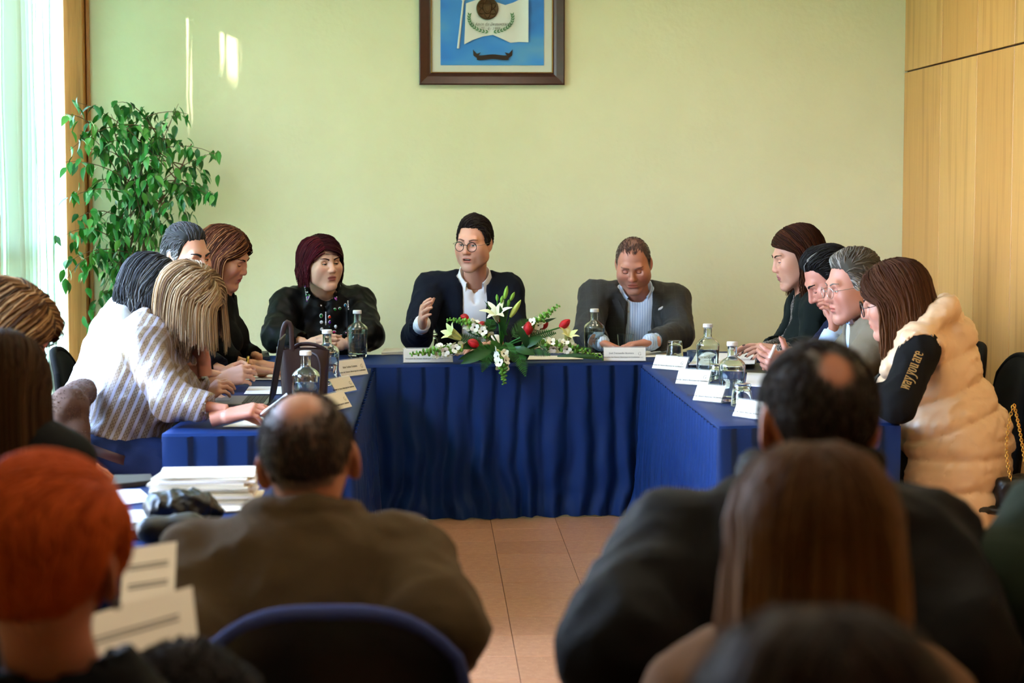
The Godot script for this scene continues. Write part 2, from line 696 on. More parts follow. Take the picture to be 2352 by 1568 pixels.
func build_windows() -> void:
	var plaster: Material = mats["wall_paint"]
	var wood := wood_mat("window_oak", Color(0.62, 0.40, 0.17), Color(0.76, 0.52, 0.26), Vector3(4.0, 0.2, 4.0))
	var z_end := -4.4
	var z_beg := BACK + 0.12
	# left wall: parapet, lintel and the solid stretch beside the camera
	var wl := setting("wall_left", boxm(Vector3(0.25, 0.45, z_end - BACK + 0.0)), plaster, at(Vector3(LEFT - 0.125, 0.225, (z_end + BACK) * 0.5)))
	part("lintel", boxm(Vector3(0.25, 0.25, z_end - BACK)), plaster, wl, at(Vector3(0, TOP - 0.125 - 0.225, 0)))
	part("pier", boxm(Vector3(0.25, TOP, FRONT - z_end)), plaster, wl, at(Vector3(0, TOP * 0.5 - 0.225, (FRONT - BACK) * 0.5)))
	# corner post
	var tr := setting("trim_1", boxm(Vector3(0.105, TOP, 0.10), 0.004), wood, at(Vector3(LEFT + 0.055, TOP * 0.5, BACK + 0.052)))
	part("strip", boxm(Vector3(0.018, TOP, 0.03), 0.003), wood, tr, at(Vector3(0.066, 0, -0.03)))
	# timber window bays
	var bay := (z_end - z_beg) / 5.0
	var glass := flat("window_glass", Color(0.95, 1.0, 0.97, 0.06), 0.02)
	glass.transparency = BaseMaterial3D.TRANSPARENCY_ALPHA
	for i in 5:
		var z0 := z_beg + bay * i
		var zc := z0 + bay * 0.5
		var fr := Geo.new()
		var o := Vector3(LEFT - 0.12, 1.65, zc)
		fr.box(at(Vector3(0, 1.17, 0)), Vector3(0.09, 0.06, bay), 0.004)
		fr.box(at(Vector3(0, -1.17, 0)), Vector3(0.09, 0.06, bay), 0.004)
		fr.box(at(Vector3(0, 0, -bay * 0.5 + 0.03)), Vector3(0.09, 2.28, 0.06), 0.004)
		fr.box(at(Vector3(0, 0, bay * 0.5 - 0.03)), Vector3(0.09, 2.28, 0.06), 0.004)
		fr.box(at(Vector3(0, -0.42, 0)), Vector3(0.09, 0.07, bay - 0.12), 0.004)
		var wn := setting("window_%d" % (i + 1), fr.mesh(), wood, at(o))
		part("pane", boxm(Vector3(0.006, 1.53, bay - 0.12)), glass, wn, at(Vector3(0, 0.38, 0)))
		part("pane", boxm(Vector3(0.006, 0.68, bay - 0.12)), glass, wn, at(Vector3(0, -0.80, 0)))
	# vertical blind drawn over the far bays: a rail and hanging vanes
	var fab := flat("blind_fabric", Color(0.80, 0.88, 0.82), 0.9)
	fab.backlight_enabled = true
	fab.backlight = Color(0.36, 0.46, 0.40)
	var bl := thing("vertical_blind", "pale green vertical blind of hanging fabric vanes at the tall window", "blind", Vector3(LEFT - 0.01, 2.83, -9.5))
	part("rail", boxm(Vector3(0.05, 0.04, 2.5), 0.004), flat("rail_white", Color(0.9, 0.9, 0.88), 0.4), bl)
	var k := 0
	var z := BACK + 0.22
	while z < -8.25:
		var turn := deg_to_rad([40.0, 30.0, 16.0, 24.0, 14.0, 30.0, 20.0][mini(k, 6)] + rng.randf_range(-4, 4))
		if k > 6:
			turn = deg_to_rad(18.0 + rng.randf_range(-7, 9))
		if z > -9.85 and z < -9.25:
			turn = deg_to_rad(-33.0 + rng.randf_range(-4, 4))
		var g := Geo.new()
		var pts := []
		for r in 14:
			for c in 5:
				var a := (c - 2) / 2.0 * 0.0635
				var y := -0.02 - 2.30 * r / 13.0
				pts.append(Vector3(0.012 * (1.0 - pow((c - 2) / 2.0, 2)) + 0.004 * sin(r * 0.9 + k), y, a))
		g.grid(pts, 14, 5)
		part("vane", g.mesh(), fab, bl, Transform3D(Basis(Vector3.UP, turn), Vector3(0, 0, z + 9.5)))
		z += 0.105 if k > 1 else 0.10
		k += 1
	# outside: a lawn and a clipped hedge
	var lawn := flat("lawn_grass", Color.WHITE, 0.95)
	lawn.albedo_texture = noise_tex("lawn", 0.05, 4, false, 1.0, [Color(0.32, 0.42, 0.22), Color(0.42, 0.54, 0.30), Color(0.48, 0.58, 0.34)])
	lawn.uv1_triplanar = true
	lawn.uv1_world_triplanar = true
	var go := setting("ground", boxm(Vector3(30, 0.2, 46)), lawn, at(Vector3(LEFT - 0.3 - 15.0, -0.25, -8)))
	go.set_meta("kind", "structure")
	garden_tree(Vector3(-6.0, -0.15, -1.1), 2)
	garden_tree(Vector3(-6.2, -0.15, 1.4), 3)

func garden_tree(p: Vector3, sd: int) -> void:   # the tree whose crown keeps the low sun off the nearer windows
	var o := thing("garden_tree", "leafy garden tree on the lawn outside the windows", "tree", p, 0.0, "trees on the lawn")
	var g := Geo.new()
	g.tube(PackedVector3Array([Vector3(0, 0, 0), Vector3(0.05, 1.2, 0), Vector3(0, 2.6, 0.05), Vector3(0, 3.6, 0)]), PackedFloat32Array([0.16, 0.13, 0.11, 0.05]), 9)
	part("trunk", g.mesh(), flat("tree_bark", Color(0.30, 0.24, 0.18), 0.9), o)
	var lf := Geo.new()
	var row := []
	for i in 5:
		var t := i / 4.0
		var w := 0.05 * sin(PI * (0.08 + 0.9 * t))
		row.append(Vector3(-w, -0.14 * t, 0.3 * w))
		row.append(Vector3(0, -0.14 * t, 0))
		row.append(Vector3(w, -0.14 * t, 0.3 * w))
	lf.grid(row, 5, 3)
	var mm := MultiMesh.new()
	mm.transform_format = MultiMesh.TRANSFORM_3D
	mm.mesh = lf.mesh()
	mm.instance_count = 7000
	var r := RandomNumberGenerator.new()
	r.seed = sd
	for i in 7000:
		var d := Vector3(r.randfn(), r.randfn(), r.randfn()).normalized() * pow(r.randf(), 0.45)
		var q := Vector3(0, 3.5, 0) + d * Vector3(1.5, 1.75, 1.75)
		mm.set_instance_transform(i, Transform3D(Basis.from_euler(Vector3(r.randf() * TAU, r.randf() * TAU, r.randf() * TAU)).scaled(Vector3.ONE * r.randf_range(0.9, 1.6)), q))
	var m := flat("garden_leaf", Color(0.20, 0.38, 0.12), 0.6)
	m.backlight_enabled = true
	m.backlight = Color(0.12, 0.22, 0.05)
	var mi := MultiMeshInstance3D.new()
	mi.name = "crown"
	mi.multimesh = mm
	mi.material_override = m
	mi.set_meta("kind", "stuff")
	o.add_child(mi)

func ceiling_lamps() -> void:   # flush square panels in rows across the room
	for z: float in [-9.2, -5.0, -2.6]:
		for x: float in [-0.85, 0.35, 1.55]:
			var over := "head table" if z < -6.0 else ("front row" if z < -4.0 else "back rows")
			var o := thing("ceiling_lamp", "square flush ceiling lamp panel over the " + over, "lamp", Vector3(x, TOP - 0.04, z), 0.0, "ceiling lamps over the " + over)
			part("housing", boxm(Vector3(0.62, 0.05, 0.62), 0.006), flat("lamp_housing", Color(0.85, 0.85, 0.84), 0.5), o, at(Vector3(0, 0.012, 0)))
			var gm := flat("lamp_diffuser", Color(0.95, 0.93, 0.88), 0.6)
			gm.emission_enabled = true
			gm.emission = Color(1.0, 0.86, 0.68)
			gm.emission_energy_multiplier = 0.25
			part("diffuser", boxm(Vector3(0.56, 0.006, 0.56)), gm, o, at(Vector3(0, -0.016, 0)))
			var l := AreaLight3D.new()
			l.name = "lamp_light"
			l.area_size = Vector2(0.56, 0.56)
			l.light_color = Color(1.0, 0.95, 0.86)
			l.light_energy = LAMP * (0.58 if z < -6.0 else (1.0 if z < -4.0 else 0.45))
			l.shadow_enabled = true
			o.add_child(l)
			l.position = Vector3(0, -0.03, 0)
			l.rotation.x = -PI * 0.5

# ---------------------------------------------------------------- tables under pleated cloths
func satin() -> StandardMaterial3D:
	if mats.has("blue_satin"):
		return mats["blue_satin"]
	var m := flat("blue_satin", Color(0.062, 0.165, 0.365), 0.55)
	m.metallic_specular = 0.3
	return m

func skirt(path: Array, top: float, pitch: float, depth: float, sd: int, wild := 1.0) -> ArrayMesh:   # pleated cloth hung along a polyline, outside on its right hand
	var g := Geo.new()
	var f := FastNoiseLite.new()
	f.seed = sd
	f.frequency = 1.0
	var pts := []
	var nrm := []
	var run := []
	var s := 0.0
	for i in path.size() - 1:
		var a: Vector3 = path[i]
		var b: Vector3 = path[i + 1]
		var l := a.distance_to(b)
		var n := int(l / 0.009) + 2
		var out := (b - a).cross(Vector3.UP).normalized()
		for k in n:
			if k == 0 and i > 0:
				continue
			var t := float(k) / (n - 1)
			pts.append(a.lerp(b, t))
			var o2 := out
			if i < path.size() - 2 and k == n - 1:
				var nx: Vector3 = path[i + 2] - b
				o2 = (out + nx.cross(Vector3.UP).normalized()).normalized() * 1.2
			nrm.append(o2)
			run.append(s + l * t)
		s += l
	var rows := 26
	var cols := pts.size()
	var all := []
	for r in rows:
		var t := float(r) / (rows - 1)
		for c in cols:
			var x: float = run[c]
			var drift := f.get_noise_2d(x * 1.3, t * 1.6 + sd) * 0.07 * t * wild
			var ph := (x + drift) / pitch
			var fr := ph - floorf(ph)
			var id := floorf(ph)
			# knife pleat at the top that opens into round folds below
			var knife := pow(fr, 0.55) * (1.0 - smoothstep(0.86, 1.0, fr))
			var soft := 0.5 - 0.5 * cos(TAU * fr + f.get_noise_2d(id * 3.7, 9.0) * 2.5)
			var amp := depth * (0.35 + 0.65 * f.get_noise_2d(id * 5.1, 3.0) + 0.35)
			var d := lerpf(knife * depth * 0.55, soft * amp * 1.5, smoothstep(0.05, 0.75, t))
			d += 0.022 * wild * t * (f.get_noise_2d(x * 4.0, t * 2.0) + 0.5)
			d += 0.05 * wild * smoothstep(0.8, 1.0, t) * maxf(0.0, f.get_noise_2d(x * 6.0, 20.0) + 0.15)
			var p: Vector3 = pts[c] + nrm[c] * (d + 0.004)
			p.y = lerpf(top, 0.008 + 0.016 * maxf(0.0, f.get_noise_2d(x * 8.0, 40.0)), t)
			all.append(p)
	g.grid(all, rows, cols)
	return g.mesh()

func cloth_table(called: String, label: String, c: Array, hang: Array, sd: int, pitch := 0.11, depth := 0.03, group := "") -> Node3D:
	# c: four corners of the top, counterclockwise from above starting at the near left; hang: indices of edges that carry a skirt, in order
	var base := Vector3.ZERO
	for p: Vector3 in c:
		base += p * 0.25
	base.y = 0.0
	var t := thing(called, label, "table", base, 0.0, group)
	var q := []
	for p: Vector3 in c:
		q.append(Vector3(p.x, 0, p.z) - base)
	var up := Vector3.UP
	# cloth over the top, softly rounded along its edge
	var g := Geo.new()
	var mid: Vector3 = (q[0] + q[1] + q[2] + q[3]) * 0.25
	var n := 22
	var pts := []
	var f := FastNoiseLite.new()
	f.seed = sd
	for r in n:
		for k in n:
			var a := (r - 1.0) / (n - 3.0)
			var b := (k - 1.0) / (n - 3.0)
			var ac := clampf(a, 0, 1)
			var bc := clampf(b, 0, 1)
			var p: Vector3 = (q[0] as Vector3).lerp(q[1], bc).lerp((q[3] as Vector3).lerp(q[2], bc), ac)
			var y := TABLE + 0.0012 * f.get_noise_2d(p.x * 90.0, p.z * 90.0)
			if a < 0.0 or a > 1.0 or b < 0.0 or b > 1.0:
				y = TABLE - 0.03
				p += (p - mid).normalized() * 0.006
			elif ac == 0.0 or ac == 1.0 or bc == 0.0 or bc == 1.0:
				y -= 0.003
			pts.append(Vector3(p.x, y, p.z))
	g.grid(pts, n, n)
	part("cloth_top", g.mesh(), satin(), t)
	var path := []
	for k in hang.size():
		if k == 0:
			path.append(q[hang[0]])
		path.append(q[(int(hang[k]) + 1) % 4])
	part("pleated_skirt", skirt(path, TABLE - 0.012, pitch, depth, sd), satin(), t)
	var ply := flat("table_ply", Color(0.5, 0.38, 0.25), 0.7)
	var steel := flat("table_steel", Color(0.25, 0.25, 0.26), 0.4, 0.8)
	var b2 := Geo.new()
	b2.quad(mid.lerp(q[0], 0.985) + up * (TABLE - 0.02), mid.lerp(q[1], 0.985) + up * (TABLE - 0.02), mid.lerp(q[2], 0.985) + up * (TABLE - 0.02), mid.lerp(q[3], 0.985) + up * (TABLE - 0.02))
	part("table_board", b2.mesh(), ply, t)
	for k in 4:
		var l := Geo.new()
		var p := mid.lerp(q[k], 0.9)
		l.rod(Vector3(p.x, 0.002, p.z), Vector3(p.x, TABLE - 0.022, p.z), 0.018)
		part("leg", l.mesh(), steel, t)
	return t

func build_tables() -> void:
	var h := TABLE
	# head table: front edge measured, back edge 0.78 m behind
	var a := level(846, 840, h)
	var b := level(1500, 829, h)
	a.x = -0.98
	b.x = 1.66
	var back := Vector3(0, 0, -0.58)
	cloth_table("head_table", "long head table with dark blue pleated skirt below the flower arrangement", [a, b, b + back, a + back], [3, 0, 1], 5)
	# left arm
	var nl := level(372, 994, h)
	var nr := level(806, 988, h)
	cloth_table("side_table", "blue skirted table carrying laptop and leather tote bag", [nl, nr, Vector3(nr.x, h, a.z + 0.09), Vector3(nl.x + 0.13, h, a.z + 0.09)], [0, 1], 8, 0.10, 0.028)
	# right arm
	var rl := level(1652, 976, h)
	var rr := level(2066, 968, h)
	cloth_table("side_table", "blue skirted table in front of the woman in the quilted vest", [rl, rr, Vector3(rr.x - 0.06, h, b.z + 0.15), Vector3(rl.x - 0.005, h, b.z + 0.15)], [3, 0], 13, 0.075, 0.022)
	# nearer table on the left with the paper stack
	cloth_table("side_table", "low blue table heaped with paper stack and black pouch", [Vector3(-1.35, h, -4.35), Vector3(-0.42, h, -4.35), Vector3(-0.42, h, -5.4), Vector3(-1.35, h, -5.4)], [0, 1, 2], 21)

# ---------------------------------------------------------------- people
const HC := Vector3(0, 0.030, -0.012)          # middle of the braincase in head axes: x to the person's left, y up, z out of the face
const HR := Vector3(0.0775, 0.092, 0.0985)
const LINE_MAN := [[0, 30], [25, 31], [42, 27], [56, 16], [66, -22], [74, -34], [82, -26], [92, 4], [104, -6], [114, -36], [140, -52], [180, -56]]
const LINE_WOMAN := [[0, 31], [30, 32], [48, 27], [62, 8], [76, -6], [95, -8], [115, -36], [140, -50], [180, -54]]

func shake(g: Geo, i0: int, t0: int, amp: float, freq: float, sd: int, squash := Vector3.ONE) -> void:   # creases: moves the vertices along their normals, then renews the normals
	var f := FastNoiseLite.new()
	f.seed = sd
	f.frequency = freq
	f.noise_type = FastNoiseLite.TYPE_SIMPLEX_SMOOTH
	f.fractal_type = FastNoiseLite.FRACTAL_RIDGED
	f.fractal_octaves = 2
	for i in range(i0, g.v.size()):
		var p := g.v[i]
		g.v[i] = p + g.n[i] * (amp * f.get_noise_3dv(p * squash))
	renew(g, i0, t0)

func renew(g: Geo, i0: int, t0: int) -> void:
	for i in range(i0, g.v.size()):
		g.n[i] = Vector3.ZERO
	for t in range(t0, g.ix.size(), 3):
		var a := g.ix[t]
		var b := g.ix[t + 1]
		var c := g.ix[t + 2]
		var nn := (g.v[c] - g.v[a]).cross(g.v[b] - g.v[a])
		g.n[a] += nn
		g.n[b] += nn
		g.n[c] += nn
	for i in range(i0, g.v.size()):
		g.n[i] = g.n[i].normalized()

func hairline(line: Array, az: float) -> float:
	var a := absf(wrapf(az, -180.0, 180.0))
	for i in line.size() - 1:
		if a <= line[i + 1][0]:
			var t: float = (a - line[i][0]) / float(line[i + 1][0] - line[i][0])
			return lerpf(line[i][1], line[i + 1][1], t * t * (3.0 - 2.0 * t))
	return line[-1][1]

func hdir(az: float, el: float) -> Vector3:
	var a := deg_to_rad(az)
	var e := deg_to_rad(el)
	return Vector3(sin(a) * cos(e), sin(e), cos(a) * cos(e))

# the head and neck of the one continuous skin mesh
func head_into(g: Geo, xf: Transform3D, q: Dictionary, cell: float, neck_to: Vector3) -> Field:
	var nb := xf.affine_inverse() * neck_to
	var lo := Vector3(minf(-0.105, nb.x - 0.07), minf(-0.15, nb.y - 0.05), minf(-0.13, nb.z - 0.075))
	var hi := Vector3(maxf(0.105, nb.x + 0.07), 0.145, maxf(0.14, nb.z + 0.07))
	var f := Field.new(lo, hi, cell)
	var w: float = q.get("wide", 1.0)
	var jaw: float = q.get("jaw", 1.0)
	var fat: float = q.get("fat", 0.0)
	var nose: float = q.get("nose", 1.0)
	var E := Transform3D()
	f.egg(at(HC), HR * Vector3(w, 1, 1), 0.001)
	f.cone(Vector3(0, -0.045, -0.03), nb, 0.050 + fat * 0.4, 0.056 + fat * 0.5, 0.03)
	if q.get("face", true):
		f.egg(at(Vector3(0, -0.030, 0.026)), Vector3(0.062 * w + fat * 0.5, 0.080, 0.066), 0.03)
		for s: float in [-1.0, 1.0]:
			f.cone(Vector3(s * (0.052 * w + fat * 0.6) * jaw, -0.058, 0.012), Vector3(s * 0.018, -0.104, 0.066), 0.020 + fat * 0.5, 0.017 + fat * 0.3, 0.028)
			f.egg(at(Vector3(s * 0.044 * w, -0.020, 0.064)), Vector3(0.023 + fat * 0.4, 0.024 + fat * 0.4, 0.024), 0.03)
			f.egg(at(Vector3(s * (0.050 * w + fat * 0.5), -0.040, 0.030)), Vector3(0.019 + fat * 0.4, 0.040, 0.036), 0.03)
		f.egg(at(Vector3(0, -0.106, 0.074)), Vector3(0.022, 0.016, 0.017), 0.02)
		if fat > 0.008:
			f.egg(at(Vector3(0, -0.108, 0.03)), Vector3(0.045, 0.03, 0.045), 0.03)
		f.cone(Vector3(-0.036 * w, 0.024, 0.079), Vector3(0.036 * w, 0.024, 0.079), 0.013, 0.013, 0.018)
		f.egg(at(Vector3(0, -0.062, 0.077)), Vector3(0.030, 0.024, 0.0155), 0.022)
		for s: float in [-1.0, 1.0]:
			f.egg(at(Vector3(s * 0.031, 0.002, 0.101)), Vector3(0.019, 0.0125, 0.022), 0.012, true)
		f.cone(Vector3(0, 0.016, 0.088), Vector3(0, -0.024, 0.093 + 0.012 * nose), 0.0078, 0.0108, 0.011)
		f.egg(at(Vector3(0, -0.031, 0.093 + 0.0125 * nose)), Vector3(0.0130, 0.0105, 0.0120), 0.008)
		for s: float in [-1.0, 1.0]:
			f.egg(at(Vector3(s * 0.0125, -0.034, 0.095)), Vector3(0.0085, 0.0085, 0.0115), 0.007)
			f.egg(at(Vector3(s * 0.007, -0.0425, 0.100)), Vector3(0.004, 0.004, 0.005), 0.003, true)
		f.egg(at(Vector3(0, -0.0595, 0.0905)), Vector3(0.022, 0.0056, 0.0075), 0.006)
		f.egg(at(Vector3(0, -0.0725, 0.0885)), Vector3(0.019, 0.0062, 0.0075), 0.006)
		var gape: float = q.get("gape", 0.0)
		f.egg(at(Vector3(0, -0.0655, 0.098)), Vector3(0.022 - gape * 0.3, 0.0016 + gape, 0.010 + gape * 2.0), 0.003, true)
		f.egg(at(Vector3(0, -0.086, 0.094)), Vector3(0.018, 0.005, 0.006), 0.01, true)
	if q.get("ears", true):
		for s: float in [-1.0, 1.0]:
			var ex := Transform3D(Basis.from_euler(Vector3(-0.15, s * -0.45, s * 0.1)), Vector3(s * 0.079 * w, 0.0, -0.008))
			f.egg(ex, Vector3(0.0075, 0.032, 0.019), 0.007)
			f.egg(ex.translated_local(Vector3(-s * 0.004, -0.022, 0.002)), Vector3(0.007, 0.012, 0.010), 0.006)
			f.egg(ex.translated_local(Vector3(s * 0.009, 0.002, 0.003)), Vector3(0.0065, 0.020, 0.010), 0.005, true)
	var i0 := g.v.size()
	var skin: Color = q.skin
	g.col = skin
	f.into(g, xf)
	var inv := xf.affine_inverse()
	var red := Color(minf(1.0, skin.r * 1.02), skin.g * 0.70, skin.b * 0.66)
	var lip: Color = q.get("lip", Color(skin.r * 0.80, skin.g * 0.50, skin.b * 0.50))
	var stub: float = q.get("stubble", 0.0)
	var buzz: Array = q.get("buzz", [])
	var nz := FastNoiseLite.new()
	nz.frequency = 60.0
	if q.get("face", true) or buzz:
		for i in range(i0, g.v.size()):
			var p := inv * g.v[i]
			var c := skin
			if p.z > 0.045:
				var ax := absf(p.x)
				var ch := exp(-(pow((ax - 0.043) / 0.02, 2) + pow((p.y + 0.028) / 0.02, 2)))
				var nt := exp(-(pow(p.x / 0.016, 2) + pow((p.y + 0.032) / 0.014, 2)))
				c = c.lerp(red, clampf(0.45 * ch + 0.4 * nt + 0.08 * nz.get_noise_3dv(p), 0.0, 1.0) * q.get("flush", 1.0))
				var lp := pow(p.x / 0.0235, 2) + pow((p.y + 0.066) / (0.0125 + q.get("gape", 0.0) * 0.7), 2)
				if stub > 0.0 and p.y < -0.03:
					c = c.lerp(Color(0.10, 0.09, 0.09), stub * smoothstep(-0.035, -0.055, p.y) * smoothstep(0.9, 1.4, lp) * (1.0 - smoothstep(0.05, 0.07, ax) * 0.3))
				if lp < 1.15 and p.z > 0.075:
					c = c.lerp(lip, 1.0 - smoothstep(0.75, 1.15, lp))
					if q.get("gape", 0.0) > 0.0 and absf(p.y + 0.0655) < q.gape * 1.05 and p.z < 0.092 and ax < 0.018:
						c = Color(0.06, 0.015, 0.015)
			elif stub > 0.0 and p.y < -0.045 and p.z > 0.0:
				c = c.lerp(Color(0.10, 0.09, 0.09), stub * 0.7 * smoothstep(-0.045, -0.06, p.y) * smoothstep(-0.13, -0.10, p.y))
			if buzz:   # cropped hair that shows the scalp: [colour, cover of the crown, cover of the sides]
				var dd := ((p - HC) / HR)
				if dd.length() > 0.9:
					var az := rad_to_deg(atan2(dd.x, dd.z))
					var el := rad_to_deg(asin(clampf(dd.normalized().y, -1, 1)))
					var edge := el - hairline(q.get("line", LINE_MAN), az)
					if edge > 0.0 and p.y > -0.08:
						var top := smoothstep(30.0, 62.0, el)
						if q.has("bald_at"):
							top = 1.0 - smoothstep(q.bald_at[3] * 0.55, q.bald_at[3] * 1.15, dd.normalized().distance_to(Vector3(q.bald_at[0], q.bald_at[1], q.bald_at[2])) + 0.10 * nz.get_noise_3dv(p * 0.5))
						var cov := lerpf(buzz[2], buzz[1], top) * smoothstep(0.0, 9.0, edge + 3.0 * nz.get_noise_3dv(p * 1.7))
						c = c.lerp(buzz[0], clampf(cov + 0.22 * nz.get_noise_3dv(p * 3.0) * minf(cov * 2.0, 1.0), 0.0, 1.0))
			g.c[i] = c
	if q.get("face", true):
		# lids
		var lid: float = q.get("lid", 12.0)         # how far the upper lid is open, degrees above the middle
		for s: float in [-1.0, 1.0]:
			var ec := Vector3(s * 0.031, 0.001, 0.0735)
			for up in 2:
				var pts := []
				for r in 7:
					var e := lerpf(lid, 88.0, r / 6.0) if up == 0 else lerpf(-88.0, minf(-16.0, lid - 2.0), r / 6.0)
					for k in 11:
						var a := lerpf(-82.0, 82.0, k / 10.0)
						var open := cos(deg_to_rad(a))
						var ee := e
						if up == 0:
							ee = lerpf(-6.0, e, pow(open, 0.6)) if e < 40.0 else e
						else:
							ee = lerpf(-6.0, e, pow(open, 0.6)) if e > -40.0 else e
						pts.append(xf * (ec + hdir(a, ee) * Vector3(0.0153, 0.0148, 0.0150)))
				g.col = skin.lerp(red, 0.30)
				g.grid(pts, 7, 11, false)
	return f

func eyes(parent: Node3D, xf: Transform3D, gaze := Vector2.ZERO, iris := Color(0.05, 0.03, 0.02)) -> void:
	for s: float in [-1.0, 1.0]:
		var g := Geo.new()
		var o := Vector3(s * 0.031, 0.001, 0.0735)
		g.col = Color(0.72, 0.70, 0.67)
		g.ball(xf * at(o), Vector3.ONE * 0.0136, 24, 20)
		var gd := (xf.basis * hdir(gaze.x, gaze.y)).normalized()
		for i in g.v.size():
			var a := g.n[i].angle_to(gd)
			if a < 0.17:
				g.c[i] = Color(0.004, 0.004, 0.004)
			elif a < 0.42:
				g.c[i] = iris
		part("eye", g.mesh(), painted("eye_wet", 0.12), parent)

func brows(g: Geo, f: Field, xf: Transform3D, c: Color, thick := 1.0, tilt := 0.0) -> void:
	for s: float in [-1.0, 1.0]:
		g.col = c
		var pts := PackedVector3Array()
		var rad := PackedFloat32Array()
		for k in 7:
			var t := k / 6.0
			var x := s * lerpf(0.013, 0.052, t)
			var y := 0.0215 + 0.007 * sin(t * 2.4) - tilt * (1.0 - t)
			var p := f.land(Vector3(x, y, 0.14), Vector3(0, 0, -1))
			pts.append(xf * (p + Vector3(0, 0, 0.0012)))
			rad.append((0.0050 - 0.0030 * t) * thick * xf.basis.x.length())
		g.tube(pts, rad, 6, 0.5, xf.basis.z)
		# lashes along the upper lid
	
func lashes(g: Geo, xf: Transform3D, lid: float, c := Color(0.01, 0.008, 0.008), r := 0.0011) -> void:
	for s: float in [-1.0, 1.0]:
		g.col = c
		var pts := PackedVector3Array()
		var rad := PackedFloat32Array()
		for k in 9:
			var a := lerpf(-72.0, 72.0, k / 8.0)
			var ee := lerpf(-6.0, lid, pow(cos(deg_to_rad(a)), 0.6))
			pts.append(xf * (Vector3(s * 0.031, 0.001, 0.0735) + hdir(a, ee) * 0.0156))
			rad.append(r * xf.basis.x.length())
		g.tube(pts, rad, 5)

# a hand: palm, four unequal bent fingers, thumb from the side of the palm
func hand_into(g: Geo, wrist: Vector3, dir: Vector3, palm: Vector3, right: bool, q: Dictionary) -> void:
	var y := dir.normalized()
	var z := (palm - y * palm.dot(y)).normalized()
	var x := y.cross(z)
	var sc: float = q.get("hand", 1.0)
	var xf := Transform3D(Basis(x, y, z).scaled_local(Vector3.ONE * sc), wrist)
	var s := 1.0 if right else -1.0
	var f := Field.new(Vector3(-0.085, -0.055, -0.055), Vector3(0.085, 0.195, 0.105), 0.0042)
	var curl: Array = q.get("curl", [0.5, 0.5, 0.6, 0.7, 0.8])
	var bx := [0.030, 0.0105, -0.0105, -0.030]
	var by := [0.091, 0.095, 0.091, 0.083]
	var len := [0.070, 0.078, 0.072, 0.056]
	var tips := []
	f.cone(Vector3(0, -0.05, 0), Vector3(0, 0.008, 0), 0.025, 0.0245, 0.01)
	for i in 4:
		var b := Vector3(s * bx[i], by[i], -0.003 if i in [1, 2] else 0.0)
		f.cone(Vector3(s * bx[i] * 0.55, 0.005, 0), b, 0.0175, 0.0125, 0.012)
		var splay: float = q.get("splay", 0.06) * (1.2 - i * 0.85)
		var p := b
		var a := 0.0
		for k in 3:
			a += curl[i + 1] * ([0.42, 0.38, 0.26][k] as float)
			var l: float = len[i] * ([0.44, 0.31, 0.25][k] as float)
			var dd := Vector3(s * sin(splay) * cos(a), cos(a), sin(a)).normalized()
			var e := p + dd * l
			var r0: float = [0.0098, 0.0090, 0.0080][k]
			if i == 3:
				r0 *= 0.88
			f.cone(p, e, r0, r0 - 0.0010, 0.003)
			if k == 2:
				tips.append([e, dd, a, i])
			p = e
	# thumb
	var td: float = q.get("thumb", 0.8)          # how far it stands off the palm
	var tp := Vector3(s * 0.024, 0.022, 0.008)
	f.egg(Transform3D(Basis(Vector3(0, 0, 1), -s * 0.5), Vector3(s * 0.024, 0.038, 0.010)), Vector3(0.017, 0.032, 0.016), 0.012)
	var out := Vector3(s * sin(td), cos(td), 0.30 + q.get("oppose", 0.2))
	for k in 3:
		out = out.normalized()
		var e := tp + out * ([0.040, 0.034, 0.027][k] as float)
		f.cone(tp, e, [0.0150, 0.0112, 0.0100][k], [0.0112, 0.0100, 0.0085][k], 0.005)
		tp = e
		out += Vector3(-s * 0.35, 0.1, 0.15) * curl[0]
	g.col = q.skin
	f.into(g, xf)
	if q.has("nails"):
		g.col = q.nails
		for t in tips:
			var bk := Vector3(0, -sin(t[2]), cos(t[2])) * -1.0
			var nb := Basis(bk.cross(t[1]), t[1], bk).orthonormalized()
			g.ball(xf * Transform3D(nb, t[0] + bk * 0.0055 + t[1] * 0.001), Vector3(0.0052, 0.0085, 0.0028), 8, 6)

# ---- trunk and limbs, drawn thinner for the skin and thicker for each layer of cloth
func frame_of(j: Dictionary) -> Basis:
	var up: Vector3 = (j.neck - j.pel).normalized()
	var x: Vector3 = (j.sl - j.sr)
	x = (x - up * x.dot(up)).normalized()
	return Basis(x, up, x.cross(up))

func bounds(j: Dictionary, keys: Array, pad: float) -> AABB:
	var b := AABB(j[keys[0]], Vector3.ZERO)
	for k in keys:
		if j.has(k):
			b = b.expand(j[k])
	return b.grow(pad)

